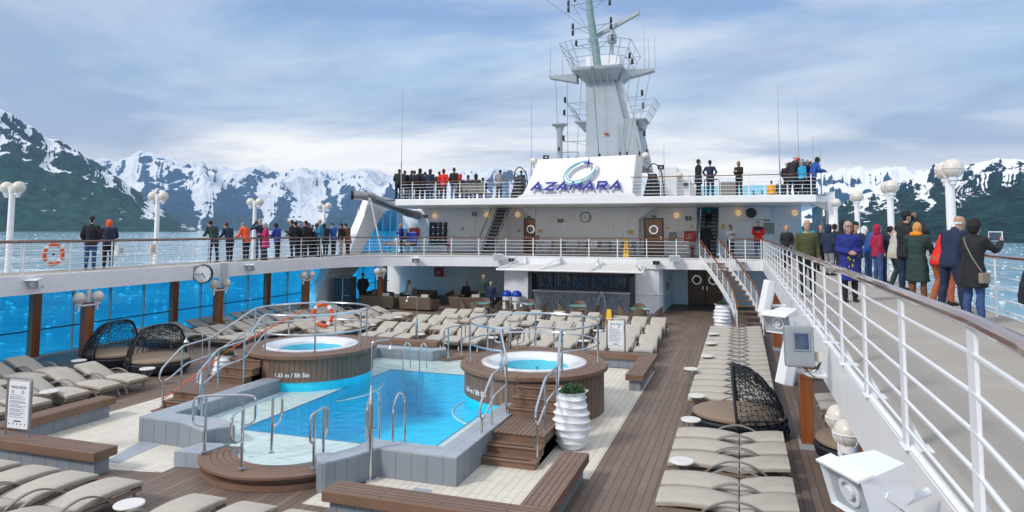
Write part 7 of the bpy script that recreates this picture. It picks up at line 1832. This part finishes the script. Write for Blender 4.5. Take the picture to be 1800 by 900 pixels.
# --- port walkway, watching the ice ----
PW = 'people along the port walkway railing'
L_ = [
 (161, -22.0, dict(pose='pockets', coat='short', jc='black', hair='beanie', hc='black', tc='jeans', s=1.03), .7, 'person in black beanie, black jacket and blue jeans at the port railing'),
 (192, -22.0, dict(pose='rail', coat='short', jc='navy', hair='hood', hc='orange', tc='black', s=.98, lean=.12), .9, 'person with bright orange hood and navy jacket at the port railing'),
 (377, -22.0, dict(pose='rail', coat='short', jc='dkgreen', hair='short', hc='hblack', tc='navy', s=1.05, lean=.38, legs='wide'), 1.3, 'person in dark green jacket leaning on the port railing'),
 (405, -22.0, dict(pose='rail', coat='short', jc='navy', hair='short', hc='hbrown', tc='black', s=1.0, lean=.34), 1.4, 'person in navy jacket leaning next to the orange red jacket'),
 (434, -22.0, dict(pose='rail', coat='short', jc='orange', hair='cap', hc='grey', tc='black', s=1.0, lean=.30), 1.4, 'person in orange red jacket leaning on the port railing'),
 (458, -22.05, dict(pose='camera', coat='short', jc='navy', hair='short', hc='hgrey', tc='dkjeans', s=1.06, legs='wide'), 1.5, 'tall person in navy jacket raising binoculars to the face', binoc),
 (468, -21.0, dict(pose='phone', coat='long', jc='magenta', hair='bob', hc='hgrey', tc='black', s=.95, fem=True), 2.3, 'grey haired person in magenta coat turned away from the railing'),
 (489, -22.0, dict(pose='rail', coat='puffy', jc='violet', hair='curly', hc='hblack', tc='black', s=.97, lean=.16, fem=True), 1.5, 'person in violet blue puffy jacket at the port railing'),
 (514, -21.5, dict(pose='phone', coat='short', jc='black', hair='short', hc='hbrown', tc='black', s=1.05), 2.0, 'person in black jacket holding a phone on the port walkway'),
 (523, -22.0, dict(pose='rail', coat='short', jc='black', hair='short', hc='hblack', tc='black', s=1.03, lean=.12), 1.6, 'dark clothed person behind the one holding a phone'),
 (538, -21.6, dict(pose='pockets', coat='short', jc='black', hair='short', hc='hblack', tc='black', s=1.04), 1.7, 'broad person in black with black hair left of the teal jacket'),
 (547, -22.1, dict(pose='rail', coat='short', jc='black', hair='short', hc='hbrown', tc='black', s=1.0, lean=.15), 1.6, 'brown haired person in black just behind the teal jacket'),
 (530, -22.15, dict(pose='rail', coat='puffy', jc='black', hair='beanie', hc='grey', tc='black', s=.98, lean=.2), 1.3, 'person in grey beanie squeezed between two dark jackets'),
 (557, -21.9, dict(pose='pockets', coat='short', jc='navy', hair='curly', hc='hbrown', tc='black', s=.97), 1.9, 'curly haired person in navy behind the teal jacket'),
 (573, -21.9, dict(pose='rail', coat='long', jc='black', hair='hood', hc='black', tc='black', s=1.0, lean=.22), 1.2, 'person in black hood between teal jacket and blue jacket'),
 (553, -22.2, dict(pose='rail', coat='short', jc='ochre', hair='beanie', hc='teal', tc='black', s=.95, lean=.14), 1.6, 'person in amber jacket with teal hat half hidden at the port railing'),
 (564, -20.95, dict(pose='phone', coat='short', jc='teal', hair='bald', hc='hgrey', tc='black', s=1.08, legs='wide'), 2.1, 'balding person in teal blue jacket facing aft on the port walkway', eyes),
 (587, -21.8, dict(pose='rail', coat='short', jc='blue', hair='cap', hc='black', tc='black', s=1.0, lean=.10), 1.4, 'person in blue jacket and dark cap at the port railing'),
 (600, -21.8, dict(pose='pockets', coat='short', jc='black', hair='beanie', hc='black', tc='beige', s=.98), 1.5, 'person in black jacket and wide beige trousers'),
 (612, -21.7, dict(pose='rail', coat='long', jc='brown', hair='beanie', hc='black', tc='black', s=1.0, lean=.18, hood=True), 1.4, 'person in brown coat by the diagonal side frame'),
]
for it in L_:
    px, x, kw, rz, lb = it[:5]; person(x, px_x(px, x), 0, rz, lb, grp=PW, extra=it[5] if len(it) > 5 else None, **kw)
person(-19.35, 37.0, 0, 1.9, 'fair haired person in bright blue jacket by the port red fire cabinet', 'phone', 'short', 'royal', 'short', 'hblond', 'black', s=1.0, grp=PW)
# --- top deck, port side ----
TP = 'people on the top deck'
def yx(px, y): return y*math.tan(az_of(px)[0])
L_ = [
 (699, 36.4, dict(pose='rail', coat='short', jc='black', hair='short', hc='hblack', tc='black', s=1.06), .3, 'dark jacketed person at the port end of the top deck railing'),
 (708, 36.2, dict(pose='rail', coat='short', jc='black', hair='short', hc='hbrown', tc='black', s=1.0), .2, 'second dark jacketed person from the port end of the top deck'),
 (719, 36.8, dict(pose='rail', coat='short', jc='black', hair='beanie', hc='black', tc='navy', s=1.02), 0, 'person in black beanie on the top deck near the port corner'),
 (727, 36.3, dict(pose='pockets', coat='short', jc='black', hair='short', hc='hbrown', tc='black', s=.95), .1, 'shorter person in black beside the beanie on the top deck'),
 (737, 36.6, dict(pose='pockets', coat='long', jc='black', hair='hood', hc='black', tc='black', s=1.02), -.2, 'person in long black hooded coat on the top deck'),
 (746, 37.2, dict(pose='stand', coat='short', jc='black', hair='short', hc='hblack', tc='black', s=.94), .1, 'person in black right beside the navy long coat'),
 (755, 36.4, dict(pose='stand', coat='knee', jc='navy', hair='hood', hc='navy', tc='navy', s=.98), .1, 'person in long navy hooded coat on the top deck'),
 (771, 37.2, dict(pose='stand', coat='short', jc='black', hair='short', hc='hblack', tc='black', s=.94), .1, 'person in black partly behind the red jacket on the top deck'),
 (779, 36.4, dict(pose='hips', coat='short', jc='red', hair='curly', hc='hbrown', tc='black', s=.97), .0, 'person in bright red jacket on the top deck'),
 (797, 36.6, dict(pose='stand', coat='short', jc='black', hair='short', hc='hbrown', tc='jeans', s=1.02), -.1, 'person in black jacket and blue jeans on the top deck'),
 (808, 36.3, dict(pose='stand', coat='short', jc='black', hair='hood', hc='red', tc='black', s=1.05, legs='sit'), .4, 'seated person with red hood on the top deck'),
 (822, 36.4, dict(pose='stand', coat='short', jc='navy', hair='beanie', hc='black', tc='black', s=1.0, legs='sit'), .3, 'seated person in navy beside the red hood'),
 (836, 36.5, dict(pose='stand', coat='short', jc='black', hair='hood', hc='black', tc='black', s=1.05, legs='sit'), .2, 'seated person in black hood on the top deck'),
 (848, 36.6, dict(pose='stand', coat='short', jc='black', hair='short', hc='hblack', tc='black', s=.9, legs='sit'), .2, 'smaller seated person in black beside the low beige screen'),
 (877, 36.5, dict(pose='rail', coat='short', jc='grey', hair='short', hc='hblack', tc='black', s=.95, hood=True), .1, 'person in dark grey patterned jacket near the name panel'),
 (916, 37.0, dict(pose='stand', coat='short', jc='black', hair='short', hc='hblack', tc='black', s=.9), .0, 'person in black in front of the port machinery'),
 (1213, 46.0, dict(pose='stand', coat='short', jc='royal', hair='bald', hc='hwhite', tc='black', s=.95), .3, 'white haired person in royal blue seen behind the starboard railing'),
 (1229, 36.5, dict(pose='stand', coat='long', jc='black', hair='short', hc='hblack', tc='black', s=1.06), -1.2, 'person in black suit and tie on the top deck'),
 (1250, 36.4, dict(pose='hips', coat='thin', jc='navy', hair='short', hc='hblack', tc='black', s=1.02), -.2, 'person in navy blazer beside the black suit'),
 (1301, 36.4, dict(pose='phone', coat='short', jc='black', hair='bob', hc='hbrown', tc='black', s=.97, fem=True), 2.6, 'person with grey scarf and black coat turned towards the pool'),
 (1326, 57.0, dict(pose='stand', coat='short', jc='black', hair='short', hc='hblack', tc='black', s=1.0, legs='sit'), .0, 'seated dark figure in front of the pale blue screen'),
 (1341, 57.5, dict(pose='stand', coat='short', jc='white', hair='short', hc='hblack', tc='black', s=1.0, legs='sit'), .0, 'seated figure in white in front of the pale blue screen'),
 (1358, 52.0, dict(pose='stand', coat='short', jc='yellow', hair='beanie', hc='black', tc='yellow', s=1.0), .0, 'person in yellow jacket with black hat on the top deck'),
 (1373, 51.0, dict(pose='stand', coat='short', jc='dkgreen', hair='hood', hc='ochre', tc='black', s=1.0), .2, 'person with amber hood and dark green jacket next to the yellow jacket'),
 (1386, 36.8, dict(pose='pockets', coat='short', jc='black', hair='bald', hc='hgrey', tc='black', s=.92), -.3, 'bald person in dark clothes beside the tall grey haired one'),
 (1395, 36.2, dict(pose='rail', coat='long', jc='black', hair='bald', hc='hwhite', tc='black', s=1.10), -.6, 'tall grey haired person in black at the starboard end of the top deck'),
 (1405, 36.6, dict(pose='camera', coat='short', jc='black', hair='beanie', hc='red', tc='navy', s=1.03), -1.2, 'person in red hat looking through binoculars on the top deck', binoc),
 (1412, 36.1, dict(pose='stand', coat='short', jc='cyan', hair='hood', hc='grey', tc='black', s=.93), -.8, 'person in bright cyan jacket on the top deck'),
 (1421, 36.7, dict(pose='camera', coat='short', jc='navy', hair='short', hc='hgrey', tc='black', s=.98), -1.0, 'grey haired person raising a camera on the top deck'),
 (1431, 36.2, dict(pose='rail', coat='puffy', jc='blue', hair='hood', hc='black', tc='navy', s=1.05), -1.2, 'person in blue jacket with black hood at the starboard corner'),
]
for it in L_:
    px, y, kw, rz, lb = it[:5]; person(yx(px, y), y, 3.204, rz, lb, grp=TP, extra=it[5] if len(it) > 5 else None, **kw)
for px in (808, 822, 836, 848, 1326, 1341):
    y = 36.5 if px < 900 else (57.0 if px == 1326 else 57.5); r = empty('deck_chair', (yx(px, y), y-.05, 3.204)); tag(r, 'grey folding deck chair under the %s' % {808: 'person with red hood', 822: 'seated person in navy', 836: 'seated person in black hood', 848: 'smaller seated person in black', 1326: 'seated dark figure by the blue screen', 1341: 'seated figure in white'}[px], 'chair', 'deck chairs on the top deck')
    b = MB(); b.box(-.24, .24, -.1, .38, .33, .37); b.build('seat', M['taupe'], r, smooth=0)
    b = MB(); b.hexa([(-.24, -.16, .36), (.24, -.16, .36), (.24, -.13, .36), (-.24, -.13, .36), (-.24, -.28, .85), (.24, -.28, .85), (.24, -.25, .85), (-.24, -.25, .85)]); b.build('backrest', M['taupe'], r, smooth=0)
    for sx in (-.22, .22):
        b = MB(); b.tube([(sx, -.12, .4), (sx, .34, 0)], .014, 5); b.tube([(sx, .34, .35), (sx, -.15, 0)], .014, 5); b.build('leg', M['dsteel'], r)
# --- walkway middle ----
MD = 'people near the curved stair'
person(yx(1241, 39.3), 39.3, 0, -.2, 'person in black suit walking towards the inner stair', 'walk', 'long', 'black', 'short', 'hblack', 'black', legs='walk', s=1.03, grp=MD)
person(-1.8, 42.6, 1.65, 0, 'person with teal backpack climbing the inner stair', 'walk', 'short', 'tealg', 'short', 'hblack', 'black', legs='walk', s=.98, grp=MD)
def tray(o, m):
    w_ = m['AR'][1][1]; b = MB(); b.lathe([(0, 0), (.14, 0), (.16, .02)], 16, (w_.x-.02, w_.y+.12, w_.z+.03)); b.build('tray', M['dsteel'], o)
person(yx(1284, 38.2), 38.2, 0, math.pi*1.15, 'waiter in white shirt holding a tray behind the short railing', 'phone', 'thin', 'white', 'short', 'hblack', 'black', s=.97, skin='skin2', grp=MD, extra=tray)
def cam_mid(o, m): camera_at(o, m, 'mid'); eyes(o, m)
def yoke(o, m):
    cam_mid(o, m); b = MB(); rings(b, [(m['up'](0, 0, t), rx, ry, Vector((1, 0, 0)), Vector((0, 1, 0))) for t, rx, ry in ((.40, .225, .165), (.46, .225, .155), (.52, .19, .13), (.56, .11, .10))]); b.build('jacket_yoke', M['cloth_navy'], o, smooth=80)
person(yx(1333, 37.9), 37.9, 0, math.pi*.97, 'grey haired person in red and navy jacket with a camera', 'phone', 'short', 'red', 'bald', 'hwhite', 'jeans', s=1.10, grp=MD, extra=yoke)
# --- starboard walkway ----
SWK = 'people along the starboard walkway'
person(1.40, 16.6, 0, math.pi*1.05, 'white haired person in dark olive sweater by the inner railing', 'stand', 'thin', 'green', 'short', 'hwhite', 'black', s=1.0, grp=SWK, extra=eyes)
def blouse(o, m):
    eyes(o, m); glasses(o, m)
    b = MB(); rings(b, [(m['up'](0, .062, t), rx, ry, Vector((1, 0, 0)), Vector((0, 1, 0))) for t, rx, ry in ((-.16, .09, .105), (0, .095, .105), (.2, .085, .095), (.38, .075, .095), (.50, .05, .065))])
    m_, nt_, bb = newmat('flowered_cloth'); tcx = nn(nt_, 'ShaderNodeTexCoord'); vo = nn(nt_, 'ShaderNodeTexVoronoi', i_Scale=26.0); nt_.links.new(tcx.outputs['Object'], vo.inputs[0])
    sp_ = nn(nt_, 'ShaderNodeSeparateColor'); nt_.links.new(vo.outputs['Color'], sp_.inputs[0]); cc = ramp(nt_, sp_.outputs[0], [(0, (.01, .01, .02)), (.55, (.01, .012, .03)), (.6, (.55, .5, .06)), (.75, (.5, .55, .6)), (.85, (.02, .05, .2))], 'CONSTANT'); nt_.links.new(cc, bb.inputs['Base Color'])
    b.build('flowered_blouse', m_, o, smooth=80)
person(2.12, 15.7, 0, math.pi*1.0+.15, 'grey haired person in long royal blue coat and flowered blouse facing the camera', 'cross', 'knee', 'royal', 'bob', 'hgrey', 'black', fem=True, s=.97, grp=SWK, extra=blouse)
L_ = [
 (1383, 1.75, dict(pose='pockets', coat='short', jc='black', hair='bob', hc='hblond', tc='black', s=.98, fem=True), 2.9, 'fair haired person in black behind the olive sweater'),
 (1420, 2.3, dict(pose='stand', coat='short', jc='tealg', hair='bald', hc='hgrey', tc='dkjeans', s=1.03), 2.9, 'person in teal jacket behind the olive sweater', eyes),
 (1441, 2.75, dict(pose='phone', coat='long', jc='black', hair='bob', hc='hbrown', tc='black', s=.98, fem=True), 3.4, 'person in long black coat looking at a phone'),
 (1450, 3.6, dict(pose='rail', coat='short', jc='navy', hair='bald', hc='hred', tc='dkjeans', s=1.08), -1.4, 'bald person in navy at the starboard railing'),
 (1456, 2.75, dict(pose='pockets', coat='puffy', jc='navy', hair='hood', hc='navy', tc='grey', s=.98), -.9, 'person in navy hooded jacket and patterned grey trousers'),
 (1467, 3.2, dict(pose='pockets', coat='short', jc='black', hair='short', hc='hblack', tc='black', s=1.0), -1.0, 'dark haired person in black next to the navy hood'),
 (1481, 2.9, dict(pose='pockets', coat='short', jc='black', hair='hood', hc='black', tc='dkjeans', s=1.04), -1.2, 'person in black hood just beyond the royal blue coat'),
 (1490, 3.5, dict(pose='rail', coat='puffy', jc='black', hair='beanie', hc='black', tc='black', s=1.08), -1.4, 'tall person in black beanie at the starboard railing'),
 (1499, 3.1, dict(pose='stand', coat='short', jc='black', hair='bob', hc='hbrown', tc='black', s=.96, fem=True), -1.9, 'brown haired person behind the royal blue coat'),
 (1473, 3.7, dict(pose='rail', coat='short', jc='black', hair='bob', hc='hbrown', tc='black', s=.98), -1.4, 'person in black with brown hair at the starboard railing far group'),
 (1506, 3.65, dict(pose='rail', coat='long', jc='navy', hair='hood', hc='white', tc='black', s=.98), -1.5, 'person in navy coat with pale hood beyond the royal blue coat'),
 (1524, 3.6, dict(pose='rail', coat='short', jc='blue', hair='beanie', hc='grey', tc='jeans', s=.98), -1.5, 'person in blue with grey beanie between royal blue coat and maroon jacket'),
 (1541, 3.6, dict(pose='pockets', coat='short', jc='maroon', hair='hood', hc='maroon', tc='jeans', s=.96), -1.3, 'person in maroon hooded jacket at the starboard railing'),
 (1549, 3.75, dict(pose='rail', coat='short', jc='navy', hair='short', hc='hblack', tc='navy', s=.97), -1.5, 'person in navy between the maroon jacket and the pale parka'),
 (1571, 3.65, dict(pose='rail', coat='puffy', jc='parka', hair='short', hc='hbrown', tc='dkgreen', s=1.03, hood=True, legs='bent', lean=.24), -1.5, 'person in pale beige parka leaning on the starboard railing'),
 (1591, 3.5, dict(pose='camera', coat='short', jc='black', hair='beanie', hc='black', tc='navy', s=1.12), -.95, 'tall person in black beanie holding binoculars to the face', lambda o, m: (binoc(o, m), eyes(o, m))),
 (1610, 3.4, dict(pose='rail', coat='knee', jc='dkgreen', hair='bob', hc='hblond', tc='brown', s=.97, fem=True, hood=False, lean=.05), -.55, 'blond person in long dark green quilted coat with amber hood', lambda o, m: amberhood(o, m)),
 (1648, 3.72, dict(pose='bend', coat='short', jc='red', hair='cap', hc='white', tc='rust', s=1.02, legs='bent', lean=.50), -1.2, 'person in bright red jacket and rust trousers bending over the railing'),
 (1668, 3.55, dict(pose='rail', coat='short', jc='navy', hair='bald', hc='hwhite', tc='navy', s=1.05, legs='wide', lean=.26), -1.0, 'grey haired balding person in navy jacket with tan collar'),
 (1706, 3.5, dict(pose='tablet', coat='long', jc='black', hair='curly', hc='hblack', tc='jeans', s=.97, fem=True, lean=.12), -.95, 'dark haired person in black coat photographing with a white tablet', lambda o, m: tablet(o, m)),
 (1818, 3.35, dict(pose='rail', coat='long', jc='black', hair='short', hc='hbrown', tc='black', s=1.0, lean=.45, legs='bent'), -1.3, 'person in black coat cut by the right edge of the picture'),
]
def amberhood(o, m):
    b = MB(); b.sphere(m['up'](0, -.03, .575), 1, 14, .135, .115, .065); b.build('hood', M['cloth_ochre'], o, smooth=80)
def tablet(o, m):
    wl, wr = m['AR'][-1][1], m['AR'][1][1]; c = (wl+wr)/2+Vector((0, .055, .11)); b = MB(); w = (wr-wl).length/2+.0
    b.box(c.x-w-.0, c.x+w, c.y-.005, c.y+.005, c.z-.085, c.z+.09); tb = b.build('tablet', M['paper'], o, smooth=0, bevel=.003)
    b = MB(); b.box(c.x-w+.018, c.x+w-.018, c.y-.008, c.y-.0055, c.z-.07, c.z+.075); b.build('tablet_screen', M['dglass'], o, smooth=0)
    b = MB(); P = [m['up'](-.10, -.10, .52), m['up'](.0, -.185, .40), m['up'](.14, -.17, .15), m['up'](.22, -.06, -.05)]; b.tube(fillet(P, .1), .010, 5); b.build('bag_strap', M['taupe'], o)
    b = MB(); q = m['up'](.25, -.03, -.14); b.box(q.x-.04, q.x+.04, q.y-.10, q.y+.10, q.z-.10, q.z+.08); b.build('shoulder_bag', M['tan'], o, smooth=0, bevel=.02)
for it in L_:
    px, x, kw, rz, lb = it[:5]; person(x, px_x(px, x), 0, rz, lb, grp=SWK, extra=it[5] if len(it) > 5 else None, **kw)
# --- pool deck ----
PDk = 'people in the shade of the pool deck'
person(-20.1, 33.9, PD, .8, 'dark silhouette of a person beside the tall cabinet', 'pockets', 'short', 'black', 'cap', 'black', 'black', s=1.05, grp=PDk)
person(-13.35, 35.2, PD, 2.9, 'white haired person in dark jacket in the shade near the bins', 'stand', 'short', 'dkgreen', 'bald', 'hwhite', 'black', s=1.05, grp=PDk)
person(-12.35, 33.6, PD, 3.3, 'shorter person in navy jacket walking out of the shade', 'stand', 'short', 'navy', 'short', 'hred', 'navy', s=.92, grp=PDk)
person(-18.5, 36.4, PD, 2.6, 'seated person in white jacket on the shaded lounge seats', 'stand', 'short', 'white', 'short', 'hbrown', 'dkjeans', legs='sit', s=1.0, grp=PDk)
person(-15.2, 37.2, PD, 2.9, 'seated person in black deep in the shade', 'stand', 'short', 'black', 'short', 'hblack', 'black', legs='sit', s=1.0, grp=PDk)
